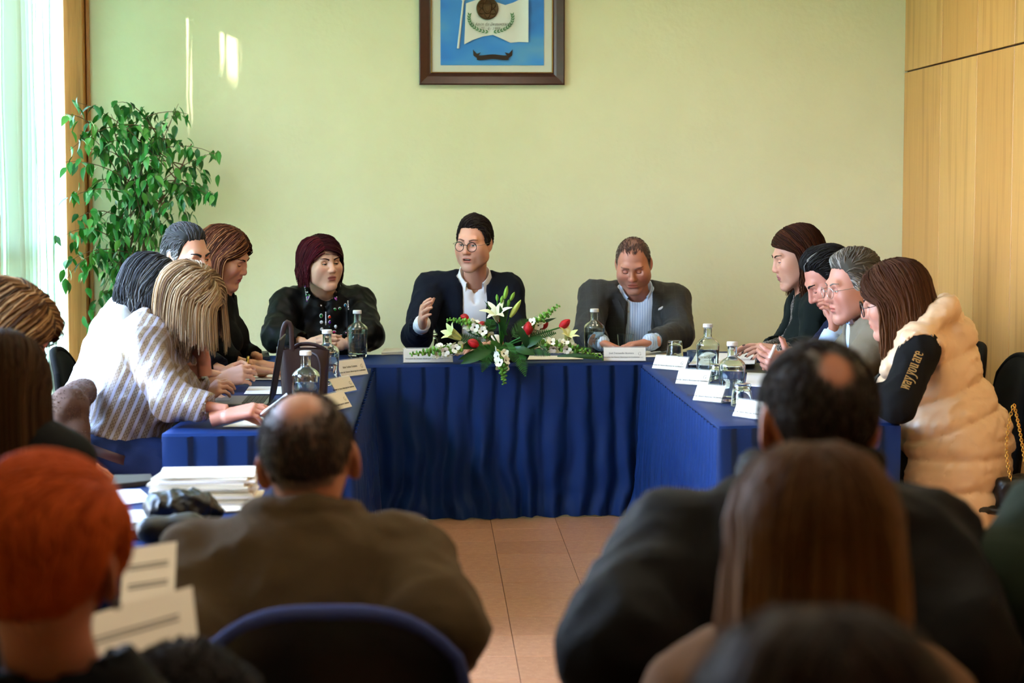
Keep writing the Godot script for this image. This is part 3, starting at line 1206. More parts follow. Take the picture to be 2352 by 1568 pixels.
func trunk(f: Field, j: Dictionary, g: float, k := 0.05) -> void:
	var B := frame_of(j)
	var up := B.y
	var L: float = j.neck.distance_to(j.pel)
	var w: float = (j.sl - j.sr).length() * 0.5
	var s: Dictionary = j.get("build", {})
	var cw: float = s.get("chest", w * 0.92)
	var cd: float = s.get("deep", 0.115)
	var lean: float = s.get("hunch", 0.0)
	f.egg(Transform3D(B, j.pel + up * L * 0.64 - B.z * (0.005 + lean)), Vector3(cw + g, 0.20 + g, cd + g), k)
	f.egg(Transform3D(B, j.pel + up * L * 0.25 + B.z * s.get("belly", 0.0)), Vector3(s.get("waist", cw * 0.88) + g, 0.185 + g * 0.5, s.get("waist_deep", cd) + g), k)
	f.egg(Transform3D(B, j.pel), Vector3(s.get("hip", 0.17) + g, 0.085 + g * 0.3, 0.125 + g), k)
	for sh: Vector3 in [j.sl, j.sr]:
		f.cone(j.neck - up * 0.035 - B.z * (0.01 + lean * 0.5), sh, 0.056 + g, 0.052 + g * 0.8, k * 0.8)
	if s.has("bust"):
		for sg: float in [-1.0, 1.0]:
			f.egg(Transform3D(B, j.pel + up * L * s.get("bust_at", 0.60) + B.x * sg * 0.075 + B.z * (cd * 0.8)), Vector3(0.075, 0.075, s.bust as float) + Vector3.ONE * g, 0.05)

func arms(f: Field, j: Dictionary, g: float, k := 0.03, cuff := 0.0) -> void:
	var r: float = j.get("build", {}).get("arm", 0.050)
	for sd: String in ["l", "r"]:
		if not j.has("e" + sd):
			continue
		var s: Vector3 = j["s" + sd]
		var e: Vector3 = j["e" + sd]
		f.cone(s, e, r * 1.12 + g * 0.8, r * 0.90 + g * 0.9, k)
		if j.has("w" + sd):
			var w: Vector3 = j["w" + sd]
			var d := (w - e).normalized()
			var end := w - d * cuff
			f.cone(e, end, r * 0.90 + g * 0.9, (0.028 if cuff == 0.0 else 0.030) + g * 0.7, k)
			if cuff > 0.0:
				f.cone(end + d * 0.002, end + d * 0.09, 0.060, 0.060, 0.002, true)

func garment(j: Dictionary, g: float, cell: float, cuff: float, extra = null) -> Field:
	var b := bounds(j, ["neck", "sl", "sr", "el", "er", "wl", "wr", "pel"], 0.20 + g)
	var f := Field.new(b.position, b.end, cell)
	trunk(f, j, g)
	arms(f, j, g, 0.03, cuff)
	# neck hole
	f.cone(j.neck - frame_of(j).y * 0.01, j.neck + (j.head_at - j.neck) * 0.8 + frame_of(j).y * 0.04, 0.062 + g * 0.9, 0.10, 0.006, true)
	if extra != null:
		extra.call(f)
	return f

func cloth_mesh(f: Field, crease := 0.006, freq := 7.0, sd := 1, squash := Vector3.ONE, c := Color.WHITE) -> Geo:
	var g := Geo.new()
	g.col = c
	f.into(g)
	if crease > 0.0:
		shake(g, 0, 0, crease, freq, sd, squash)
	return g

func body_into(g: Geo, j: Dictionary, skin: Color) -> void:   # the skin under the clothes, coarse where cloth covers it
	var b := bounds(j, ["neck", "sl", "sr", "el", "er", "wl", "wr", "pel"], 0.15)
	var f := Field.new(b.position, b.end, 0.022)
	trunk(f, j, -0.022)
	arms(f, j, -0.012)
	g.col = skin
	f.into(g)

func trousers(person: Node3D, j: Dictionary, mat: Material, shoe: Material, cell := 0.02, crease := 0.0) -> void:
	var lo := Vector3(9, 9, 9)
	var hi := -lo
	for p: Vector3 in [j.pel, j.kl, j.kr, j.fl, j.fr]:
		lo = lo.min(p)
		hi = hi.max(p)
	lo.y = -0.02
	var f := Field.new(lo - Vector3(0.25, 0, 0.25), hi + Vector3(0.25, 0.2, 0.25), cell)
	var B := frame_of(j)
	f.egg(Transform3D(B, j.pel), Vector3(j.get("build", {}).get("hip", 0.17) + 0.012, 0.090, 0.135), 0.02)
	for s: String in ["l", "r"]:
		var x := B.x * (0.085 if s == "l" else -0.085)
		f.cone(j.pel + x - Vector3.UP * 0.005, j["k" + s], 0.088, 0.064, 0.03)
		f.cone(j["k" + s], j["f" + s] + Vector3.UP * 0.02, 0.064, 0.050, 0.02)
	f.half(Vector3(0, 0.055, 0), Vector3.DOWN)
	var g := cloth_mesh(f, crease, 6.0, 3)
	part("trousers", g.mesh(), mat, person)
	for s: String in ["l", "r"]:
		var fw: Vector3 = j.get("toe", (j["k" + s] - j.pel))
		fw.y = 0.0
		fw = fw.normalized()
		var a: Vector3 = j["f" + s]
		var ff := Field.new(a - Vector3(0.3, 0.1, 0.3), a + Vector3(0.3, 0.15, 0.3), 0.014)
		ff.cone(Vector3(a.x, 0.045, a.z) - fw * 0.03, Vector3(a.x, 0.035, a.z) + fw * 0.16, 0.042, 0.032, 0.02)
		ff.cone(Vector3(a.x, 0.05, a.z), Vector3(a.x, 0.10, a.z), 0.04, 0.036, 0.02)
		ff.half(Vector3(0, 0.005, 0), Vector3.DOWN)
		part("shoe", cloth_mesh(ff, 0.0).mesh(), shoe, person)

func seat_pose(j: Dictionary, facing: Vector3, seat := 0.455, reach := 0.40) -> void:   # hips, knees and feet of somebody sitting
	var fw := Vector3(facing.x, 0, facing.z).normalized()
	var side := Vector3.UP.cross(fw)
	j.kl = j.pel + fw * reach + side * 0.10
	j.kr = j.pel + fw * reach - side * 0.10
	j.kl.y = seat + 0.068
	j.kr.y = seat + 0.068
	j.fl = j.kl + fw * -0.04
	j.fr = j.kr + fw * -0.04
	j.fl.y = 0.06
	j.fr.y = 0.06
	j.toe = fw

# ---- hair
func hair_cap(g: Geo, xf: Transform3D, line: Array, thick: float, c: Color, bump = null) -> void:
	g.col = c
	var pts := []
	var na := 60
	var ne := 16
	for r in ne + 1:
		for a in na:
			var az := 360.0 * a / na
			var l := hairline(line, az) + 2.5 * sin(az * 0.37) * cos(az * 0.9)
			var el := lerpf(l, 90.0, pow(float(r) / ne, 1.1))
			var t := thick * smoothstep(-2.0, 22.0, el - l) - (0.006 if r == 0 else 0.0)
			if bump != null:
				t += bump.call(az, el) * smoothstep(0.0, 14.0, el - l)
			var d := hdir(az, el)
			pts.append(xf * (HC + d * HR + d * (t + 0.002)))
	g.grid(pts, ne + 1, na, true, true)

func tufts(g: Geo, xf: Transform3D, line: Array, n: int, long: float, top_dir: Vector3, side_dir: Vector3, thick: float, ca: Color, cb: Color, r: RandomNumberGenerator, bump = null, width := 0.0045, min_el := -60.0, bare := Vector4.ZERO, tone = null) -> void:
	var made := 0
	var tries := 0
	while made < n and tries < n * 6:
		tries += 1
		var d := Vector3(r.randfn(), r.randfn(), r.randfn()).normalized()
		var az := rad_to_deg(atan2(d.x, d.z))
		var el := rad_to_deg(asin(d.y))
		var edge := el - hairline(line, az)
		if edge < 0.5 or el < min_el:
			continue
		if bare.w > 0.0 and d.distance_to(Vector3(bare.x, bare.y, bare.z)) < bare.w * r.randf_range(0.75, 1.2):
			continue
		made += 1
		var topness := maxf(smoothstep(18.0, 50.0, el), 1.0 - smoothstep(42.0, 58.0, absf(az)))
		var dir := side_dir
		if d.x != 0.0:
			dir.x *= signf(d.x)
		dir = dir.lerp(top_dir, topness) + Vector3(r.randfn(), r.randfn(), r.randfn()) * 0.16
		var p := d
		var l := long * r.randf_range(0.7, 1.25) * lerpf(0.75, 1.0, topness)
		var pts := PackedVector3Array()
		var rad := PackedFloat32Array()
		for k in 4:
			var aa := rad_to_deg(atan2(p.x, p.z))
			var ee := rad_to_deg(asin(clampf(p.y, -1, 1)))
			var t := thick * smoothstep(-4.0, 20.0, ee - hairline(line, aa)) + 0.0015 + 0.0025 * r.randf()
			if bump != null:
				t += bump.call(aa, ee) * smoothstep(0.0, 14.0, ee - hairline(line, aa))
			if k == 0:
				t -= 0.003
			pts.append(xf * (HC + p * HR + p * t))
			rad.append(width * ([0.7, 1.0, 0.85, 0.25][k] as float) * xf.basis.x.length())
			var tg := (dir - p * dir.dot(p)).normalized()
			p = (p + tg * (l / 3.0 / 0.09)).normalized()
		var c := ca.lerp(cb, r.randf())
		if tone != null:
			c = tone.call(az, el, c)
		g.col = c
		g.tube(pts, rad, 4, 0.5, xf.basis * d, false)

func locks(g: Geo, xf: Transform3D, n: int, q: Dictionary, r: RandomNumberGenerator) -> void:
	# long hair: from the parting round the skull, then hanging
	var down := xf.basis.inverse() * Vector3.DOWN
	down = down.normalized()
	var face: float = q.get("face_az", 58.0)
	var sc := xf.basis.x.length()
	var wave: float = q.get("wave", 0.0)
	var tubes: Array = q.tones
	n = int(n * 5.0)
	for i in n:
		var az := lerpf(face, 360.0 - face, (i + r.randf()) / n)
		if q.get("only", 0) != 0:
			pass
		var lay := r.randf()
		var back := 1.0 - absf(az - 180.0) / (180.0 - face)
		var sx: float = q.get("part", 0.0) + r.randf_range(-0.004, 0.004)
		var szz := lerpf(0.070, -0.06, pow(back, 0.8)) + r.randf_range(-0.012, 0.012)
		var d0 := Vector3(sx / HR.x, 1.0, (szz - HC.z) / HR.z * 1.0)
		d0.y = sqrt(maxf(0.02, 1.0 - minf(0.97, d0.x * d0.x + d0.z * d0.z)))
		d0 = d0.normalized()
		var e1: float = q.get("ring_el", -8.0) + r.randf_range(-6, 6)
		var d1 := hdir(az, e1)
		var off: float = q.get("thick", 0.012) * (0.45 + 0.75 * lay)
		var pts := PackedVector3Array()
		var rad := PackedFloat32Array()
		var w: float = q.get("width", 0.009) * r.randf_range(0.22, 0.48)
		var ns := 6
		var puff: float = q.get("puff", 0.0)
		for k in ns:
			var t := k / float(ns - 1)
			var d := d0.slerp(d1, t)
			var rise := off * smoothstep(0.0, 0.35, t) * 0.7 + 0.0125 + puff * sin(t * PI * 0.9)
			pts.append(HC + d * HR + d * rise)
			rad.append(w * lerpf(0.8, 1.15, t))
		var tg := (pts[ns - 1] - pts[ns - 2]).normalized()
		var l: float = q.long * r.randf_range(0.82, 1.1) * lerpf(q.get("front_long", 1.0), 1.0, smoothstep(0.0, 0.3, back))
		var p := pts[ns - 1]
		var nd := 7
		var axis := Vector3(d1.x, 0, d1.z).normalized()
		var ph := r.randf() * TAU
		for k in nd:
			var t := (k + 1) / float(nd)
			tg = (tg.lerp(down, q.get("hang", 0.45)) + axis * (q.get("flare", 0.0) * (1.0 - t) - q.get("tuck", 0.0) * t) + q.get("swing", Vector3.ZERO)).normalized()
			p += tg * (l / nd)
			var wv := Vector3(sin(ph + t * 9.0), 0, cos(ph * 1.7 + t * 8.0)) * wave * smoothstep(0.0, 0.4, t)
			pts.append(p + wv)
			rad.append(w * lerpf(1.15, 0.30, pow(t, 2.0)))
		for k in pts.size():
			pts[k] = xf * pts[k]
			rad[k] *= sc
		var c: Color = tubes[r.randi() % tubes.size()]
		if q.has("streak"):
			c = q.streak.call(az, r)
		c = Color(c.r, c.g, c.b) * r.randf_range(0.8, 1.2)
		g.col = c
		var i0 := g.v.size()
		g.tube(pts, rad, 4, 0.5, (xf.basis * d1), false)
		if q.has("tip"):
			for k in pts.size():
				for m in 4:
					g.c[i0 + k * 4 + m] = c.lerp(q.tip, pow(k / float(pts.size() - 1), 1.6) * 0.8)

func vneck(f: Field, j: Dictionary, deep := 0.10, wide := 0.045) -> void:   # an open neckline
	var B := frame_of(j)
	f.cone(j.neck + B.z * 0.15 + B.y * 0.02, j.neck + B.z * 0.13 - B.y * deep, wide, 0.006, 0.004, true)
	f.cone(j.neck + B.z * 0.10 + B.y * 0.02, j.neck + B.z * 0.09 - B.y * deep, wide, 0.006, 0.004, true)

func roll_collar(f: Field, j: Dictionary, r: float, rise: float, thick: float) -> void:   # a stand-up collar folded over, with the soft roll of cloth below it
	var B := frame_of(j)
	for row in 2:
		var rr := r if row == 0 else r * 1.28
		var y := rise if row == 0 else rise - thick * 2.1
		var prev := Vector3.ZERO
		for k in 15:
			var a := lerpf(-2.7, 2.7, k / 14.0) + PI
			var p: Vector3 = j.neck + B.x * sin(a) * rr + B.z * (cos(a) * rr * 0.9 - 0.005) + B.y * (y - 0.012 * cos(a))
			if k > 0:
				f.cone(prev, p, thick * (1.0 if row == 0 else 0.9), thick * (1.0 if row == 0 else 0.9), 0.008)
			prev = p

func hair_mat() -> StandardMaterial3D:
	var m := painted("hair_strands", 0.55)
	m.metallic_specular = 0.14
	return m

# ---- collars, lapels and other cloth laid on a body
func laid(f: Field, from: Vector3, dir: Vector3, lift: float) -> Vector3:
	var p := f.land(from, dir)
	return p - dir * lift

func strip_on(f: Field, rows: Array, dir: Vector3, lift: float, th := 0.004, across := 5) -> ArrayMesh:
	# rows: pairs of points; each row is spread between the two and dropped along dir on to the cloth
	var g := Geo.new()
	var top := []
	var low := []
	for rw in rows:
		for k in across:
			var p: Vector3 = (rw[0] as Vector3).lerp(rw[1], k / float(across - 1))
			var q := f.land(p - dir * 0.22, dir, 0.6)
			top.append(q - dir * (lift + th))
			low.append(q - dir * (lift - 0.006))
	g.grid(top, rows.size(), across)
	g.grid(low, rows.size(), across, false, true)
	var n := rows.size()
	for e in 2:
		var edge := []
		for r in n:
			edge.append(top[r * across + (0 if e == 0 else across - 1)])
		for r in n:
			edge.append(low[r * across + (0 if e == 0 else across - 1)])
		g.grid(edge, 2, n, false, e == 1)
	return g.mesh()

func collar(j: Dictionary, r_top: float, r_low: float, height: float, points: float, gap := 35.0, drop := 0.0, tall_back := 0.0) -> ArrayMesh:
	# a turned-down collar round the neck, open at the front by GAP degrees each side; POINTS lengthens its front tips
	var B := frame_of(j)
	var ax: Vector3 = (j.head_at - j.neck).normalized().lerp(B.y, 0.6).normalized()
	var X := B.x
	var Z := X.cross(ax).normalized()
	var g := Geo.new()
	var n := 33
	var out := []
	for row in 4:
		for k in n:
			var a := deg_to_rad(lerpf(gap, 360.0 - gap, k / float(n - 1)))
			var front := pow(maxf(0.0, cos(a)), 1.5)
			var r := [r_top - 0.006, r_top, r_top + 0.006, r_low][row] as float
			var y := [-height * 0.6, height * 0.85, height * 0.85, -height * 0.75 - points * pow(maxf(0.0, cos(a)), 3.0)][row] as float
			y -= drop * front
			y += tall_back * (0.5 - 0.5 * cos(a))
			var dirv := X * sin(a) + Z * cos(a)
			out.append(j.neck + ax * (y + 0.012) + dirv * (r + 0.012 * front * (1.0 if row > 1 else 0.3)))
	g.grid(out, 4, n, false, true)
	return g.mesh()

func ring(at_p: Vector3, dir: Vector3, r: float, w: float, sides := 16) -> ArrayMesh:   # a cuff or a strap round a wrist
	var d := dir.normalized()
	var x := d.cross(Vector3.UP if absf(d.y) < 0.9 else Vector3.RIGHT).normalized()
	var g := Geo.new()
	g.lathe(Transform3D(Basis(x, d, x.cross(d)), at_p), PackedVector2Array([Vector2(r * 0.8, 0), Vector2(r, 0), Vector2(r * 1.02, w * 0.5), Vector2(r, w), Vector2(r * 0.8, w)]), sides)
	return g.mesh()

func head_xf(p: Vector3, yaw: float, pitch: float, roll: float, sc: float, tall := 1.0, slim := 1.0) -> Transform3D:
	return Transform3D(Basis.from_euler(Vector3(deg_to_rad(pitch), deg_to_rad(yaw), deg_to_rad(roll))).scaled_local(Vector3(sc * slim, sc * tall, sc)), p)

func rest_arms(j: Dictionary, r := 0.0) -> void:   # sleeves lie on the cloth, not in it
	for k: String in ["el", "er"]:
		if j.has(k):
			j[k].y = maxf(j[k].y, TABLE + 0.090 + r)
	for k: String in ["wl", "wr"]:
		if j.has(k):
			j[k].y = maxf(j[k].y, TABLE + 0.064 + r * 0.5)

func person(label: String, at_p: Vector3, group := "") -> Node3D:
	return thing("person", label, "person", at_p, 0.0, group)

func settle(p: Node3D) -> void:   # parts were measured in the room; hang them on the person's own base
	for c in p.get_children():
		if c is Node3D:
			c.position -= p.position

# ---------------------------------------------------------------- the three at the head table
func skin_mat() -> StandardMaterial3D:
	return painted("skin", 0.5, 0.0, 6.0, 0.12)

func suit_front(f: Field, j: Dictionary, half: float, low: float, up_to: float, tilt := 0.0) -> void:   # cuts the open front of a jacket
	var B := frame_of(j)
	var L: float = j.neck.distance_to(j.pel)
	var a: Vector3 = j.pel + B.y * L * low + B.z * 0.16 + B.x * tilt * (low - 0.5)
	var b: Vector3 = j.pel + B.y * L * up_to + B.z * 0.16 + B.x * tilt * (up_to - 0.5)
	for k in 4:
		f.cone(a - B.z * 0.025 * k, b - B.z * 0.025 * k, half, half, 0.003, true)

func lapels(person: Node3D, f: Field, j: Dictionary, half: float, mat: Material, wide := 0.075) -> void:
	var B := frame_of(j)
	var L: float = j.neck.distance_to(j.pel)
	for s: float in [-1.0, 1.0]:
		var rows := []
		for k in 15:
			var t := lerpf(0.22, 0.985, k / 14.0)
			var inner := half + 0.004 + 0.03 * smoothstep(0.86, 1.0, t)
			var w := wide * smoothstep(0.20, 0.74, t)
			if t > 0.78:
				w = wide * (1.0 - 0.45 * smoothstep(0.78, 0.80, t)) * (1.0 - 0.25 * smoothstep(0.80, 1.0, t))
			var p: Vector3 = j.pel + B.y * L * t
			rows.append([p + B.x * s * inner, p + B.x * s * (inner + w)])
		if s < 0.0:
			for rw in rows:
				rw.reverse()
		var o := part("lapel", strip_on(f, rows, -B.z, 0.002, 0.004, 6), mat, person)
		o.position = Vector3.ZERO

func glasses(person: Node3D, xf: Transform3D, rim_mat: Material, arm_mat: Material, r := 0.0235, thick := 0.0017, drop := -0.004) -> void:
	var o := Node3D.new()
	o.name = "glasses"
	person.add_child(o)
	var lens_m := flat("spectacle_lens", Color(1, 1, 1, 0.03), 0.02)
	lens_m.metallic_specular = 0.15
	lens_m.transparency = BaseMaterial3D.TRANSPARENCY_ALPHA
	var g := Geo.new()
	for s: float in [-1.0, 1.0]:
		var pts := PackedVector3Array()
		var rad := PackedFloat32Array()
		var c := Vector3(s * 0.0325, drop, 0.110)
		for k in 25:
			var a := TAU * k / 24.0
			pts.append(xf * (c + Vector3(cos(a) * r, sin(a) * r * 0.92, -absf(cos(a)) * 0.002 - s * cos(a) * 0.004)))
			rad.append(thick * (1.35 if sin(a) > 0.2 else 1.0))
		g.tube(pts, rad, 6, 1.0, xf.basis.z, false)
		var lg := Geo.new()
		var lp := []
		for row in 2:
			for k in 24:
				var a := -TAU * k / 24.0
				lp.append(xf * (c + Vector3(cos(a) * r, sin(a) * r * 0.92, -0.003) * Vector3(1 - row, 1 - row, 1)))
		lg.grid(lp, 2, 24, true)
		part("lens", lg.mesh(), lens_m, o)
		var t := Geo.new()
		t.tube(PackedVector3Array([xf * (c + Vector3(s * r, 0.008, -0.004)), xf * Vector3(s * 0.076, drop + 0.009, 0.085), xf * Vector3(s * 0.083, drop + 0.012, 0.0), xf * Vector3(s * 0.082, drop - 0.004, -0.028)]), PackedFloat32Array([0.0013, 0.0013, 0.0013, 0.0016]), 6)
		part("temple", t.mesh(), arm_mat, o)
	g.tube(PackedVector3Array([xf * Vector3(-0.0105, drop + 0.006, 0.110), xf * Vector3(0, drop + 0.0095, 0.1125), xf * Vector3(0.0105, drop + 0.006, 0.110)]), PackedFloat32Array([0.0016, 0.0015, 0.0016]), 6)
	part("rim", g.mesh(), rim_mat, o)

func build_speaker() -> void:
	var j := {
		"neck": spot(1090, 640, 9.72), "sl": spot(1165, 664, 9.74), "sr": spot(988, 662, 9.74),
		"el": spot(1180, 785, 9.62), "wl": spot(1130, 812, 9.30), "er": spot(958, 800, 9.52), "wr": spot(970, 742, 9.28),
		"pel": spot(1085, 880, 9.93), "build": {"chest": 0.175, "deep": 0.12, "belly": 0.01, "arm": 0.050}}
	var hx := head_xf(spot(1089, 560, 9.58), -24, 4, -2, 1.0, 1.06, 1.0)
	j.head_at = hx.origin
	rest_arms(j)
	seat_pose(j, Vector3(0, 0, 1))
	var p := person("man in navy blazer and open white shirt, speaking with one hand raised", Vector3(j.pel.x, 0.0, j.pel.z))
	var skin := lin(0.80, 0.58, 0.48)
	var q := {"skin": skin, "stubble": 0.16, "gape": 0.0035, "lid": 15.0, "fat": 0.004, "jaw": 1.05, "nose": 1.0}
	var g := Geo.new()
	var hf := head_into(g, hx, q, 0.0036, j.neck)
	body_into(g, j, skin)
	hand_into(g, j.wr, Vector3(0.02, 0.55, 0.75), Vector3(0.95, 0.05, 0.05), true, {"skin": skin, "curl": [0.1, 0.75, 0.8, 0.9, 1.0], "thumb": 0.95, "splay": 0.04, "hand": 1.05})
	hand_into(g, j.wl, Vector3(-0.7, -0.05, 0.6), Vector3(0, -1, 0.1), false, {"skin": skin})
	part("body", g.mesh(), skin_mat(), p)
	eyes(p, hx, Vector2(-6, 0))
	var black := Color(0.012, 0.009, 0.008)
	var hg := Geo.new()
	brows(hg, hf, hx, black.lerp(skin, 0.25), 0.8)
	lashes(hg, hx, 15.0)
	var bump := func(az: float, el: float) -> float: return 0.012 * smoothstep(15.0, 50.0, el) * (0.6 + 0.4 * cos(deg_to_rad(az)))
	hair_cap(hg, hx, LINE_MAN, 0.008, black, bump)
	tufts(hg, hx, LINE_MAN, 620, 0.032, Vector3(0.7, 0.1, -0.45), Vector3(0.0, -1, -0.35), 0.008, black, Color(0.035, 0.028, 0.024), rng, bump, 0.0036)
	part("hair", hg.mesh(), hair_mat(), p)
	var tg := Geo.new()
	tg.box(hx * at(Vector3(0, -0.0625, 0.0865)), Vector3(0.026, 0.004, 0.006), 0.0015)
	part("teeth", tg.mesh(), flat("teeth", Color(0.86, 0.83, 0.76), 0.3), p)
	glasses(p, hx, flat("black_acetate", Color(0.02, 0.02, 0.022), 0.25), flat("steel_thin", Color(0.75, 0.75, 0.76), 0.25, 1.0))
	var white := cloth("white_shirt", Color(0.93, 0.93, 0.95), 0.8, 60, 0.08)
	var sf := garment(j, 0.010, 0.012, 0.0, func(f: Field) -> void: vneck(f, j, 0.105, 0.05))
	part("shirt", cloth_mesh(sf, 0.004, 9.0, 4, Vector3(1.4, 0.5, 1)).mesh(), white, p)
	part("shirt_collar", collar(j, 0.070, 0.094, 0.042, 0.050, 30.0, 0.040), white, p)
	var navy := cloth("navy_wool", Color(0.062, 0.082, 0.13), 0.8, 60, 0.15, 0.15)
	var jf := garment(j, 0.026, 0.011, 0.022, func(f: Field) -> void: suit_front(f, j, 0.062, -0.3, 1.02, 0.0))
	part("blazer", cloth_mesh(jf, 0.008, 9.0, 11, Vector3(1, 0.6, 1)).mesh(), navy, p)
	lapels(p, jf, j, 0.058, navy)
	part("cuff", ring(j.wr - (j.wr - j.er).normalized() * 0.040, j.wr - j.er, 0.040, 0.045), white, p)
	trousers(p, j, navy, flat("black_shoe", Color(0.03, 0.03, 0.03), 0.35))
	settle(p)

func build_head_table_people() -> void:
	build_speaker()
	build_jewel_woman()
	build_grey_man()

func jewels(person: Node3D, f: Field, j: Dictionary) -> void:
	var B := frame_of(j)
	var cols := [Color(0.75, 0.1, 0.35), Color(0.35, 0.1, 0.55), Color(0.1, 0.5, 0.2), Color(0.85, 0.25, 0.1), Color(0.9, 0.9, 0.92), Color(0.85, 0.45, 0.6), Color(0.1, 0.4, 0.5)]
	var r := RandomNumberGenerator.new()
	r.seed = 9
	var gem := func(p: Vector3, w: float, hh: float, c: Color) -> void:
		var s := f.land(p + B.z * 0.2, -B.z)
		var n := f.grad(s)
		var g := Geo.new()
		var xf := Transform3D(Basis(B.y.cross(n).normalized(), B.y, n).orthonormalized(), s + n * 0.002)
		g.col = Color(0.8, 0.8, 0.8)
		g.ball(xf, Vector3(w * 1.25, hh * 1.25, 0.003), 10, 5)
		g.col = c.srgb_to_linear()
		g.ball(xf.translated_local(Vector3(0, 0, 0.002)), Vector3(w, hh, 0.004), 8, 5)
		part("gem", g.mesh(), painted("gem_glass", 0.1), person)
	# breast pocket: a field of stones in a rhinestone border
	var pc: Vector3 = spot(778, 752, 9.6)
	for iy in 6:
		for ix in 4:
			var p := pc + Vector3((ix - 1.5) * 0.026 + r.randf_range(-0.005, 0.005), (2.5 - iy) * 0.026 + (ix - 1.5) * 0.006 + r.randf_range(-0.004, 0.004), 0)
			if r.randf() < 0.85:
				gem.call(p, r.randf_range(0.005, 0.009), r.randf_range(0.005, 0.0105), cols[r.randi() % cols.size()])
	var border := Geo.new()
	border.col = Color(0.8, 0.8, 0.82)
	for k in 66:
		var t := k / 65.0
		var p := Vector3.ZERO
		if t < 0.36:
			p = Vector3(-0.057, 0.075 - t / 0.36 * 0.155, 0)
		elif t < 0.64:
			var a := (t - 0.36) / 0.28
			p = Vector3(-0.057 + a * 0.114, -0.08 - 0.014 * sin(a * PI), 0)
		else:
			p = Vector3(0.057, -0.08 + (t - 0.64) / 0.36 * 0.175, 0)
		var s := f.land(pc + p + B.z * 0.2, -B.z)
		border.ball(at(s), Vector3.ONE * r.randf_range(0.003, 0.0042), 6, 4)
	part("rhinestone_border", border.mesh(), painted("gem_glass", 0.1), person).set_meta("kind", "stuff")
	# buttons down the placket
	for k in 5:
		gem.call(spot(739 + k * 0.6, [697, 713, 733, 748, 765][k], 9.6), 0.007, 0.0075 if k % 2 == 1 else 0.0095, [cols[5], cols[4], cols[2], cols[4], cols[4]][k])

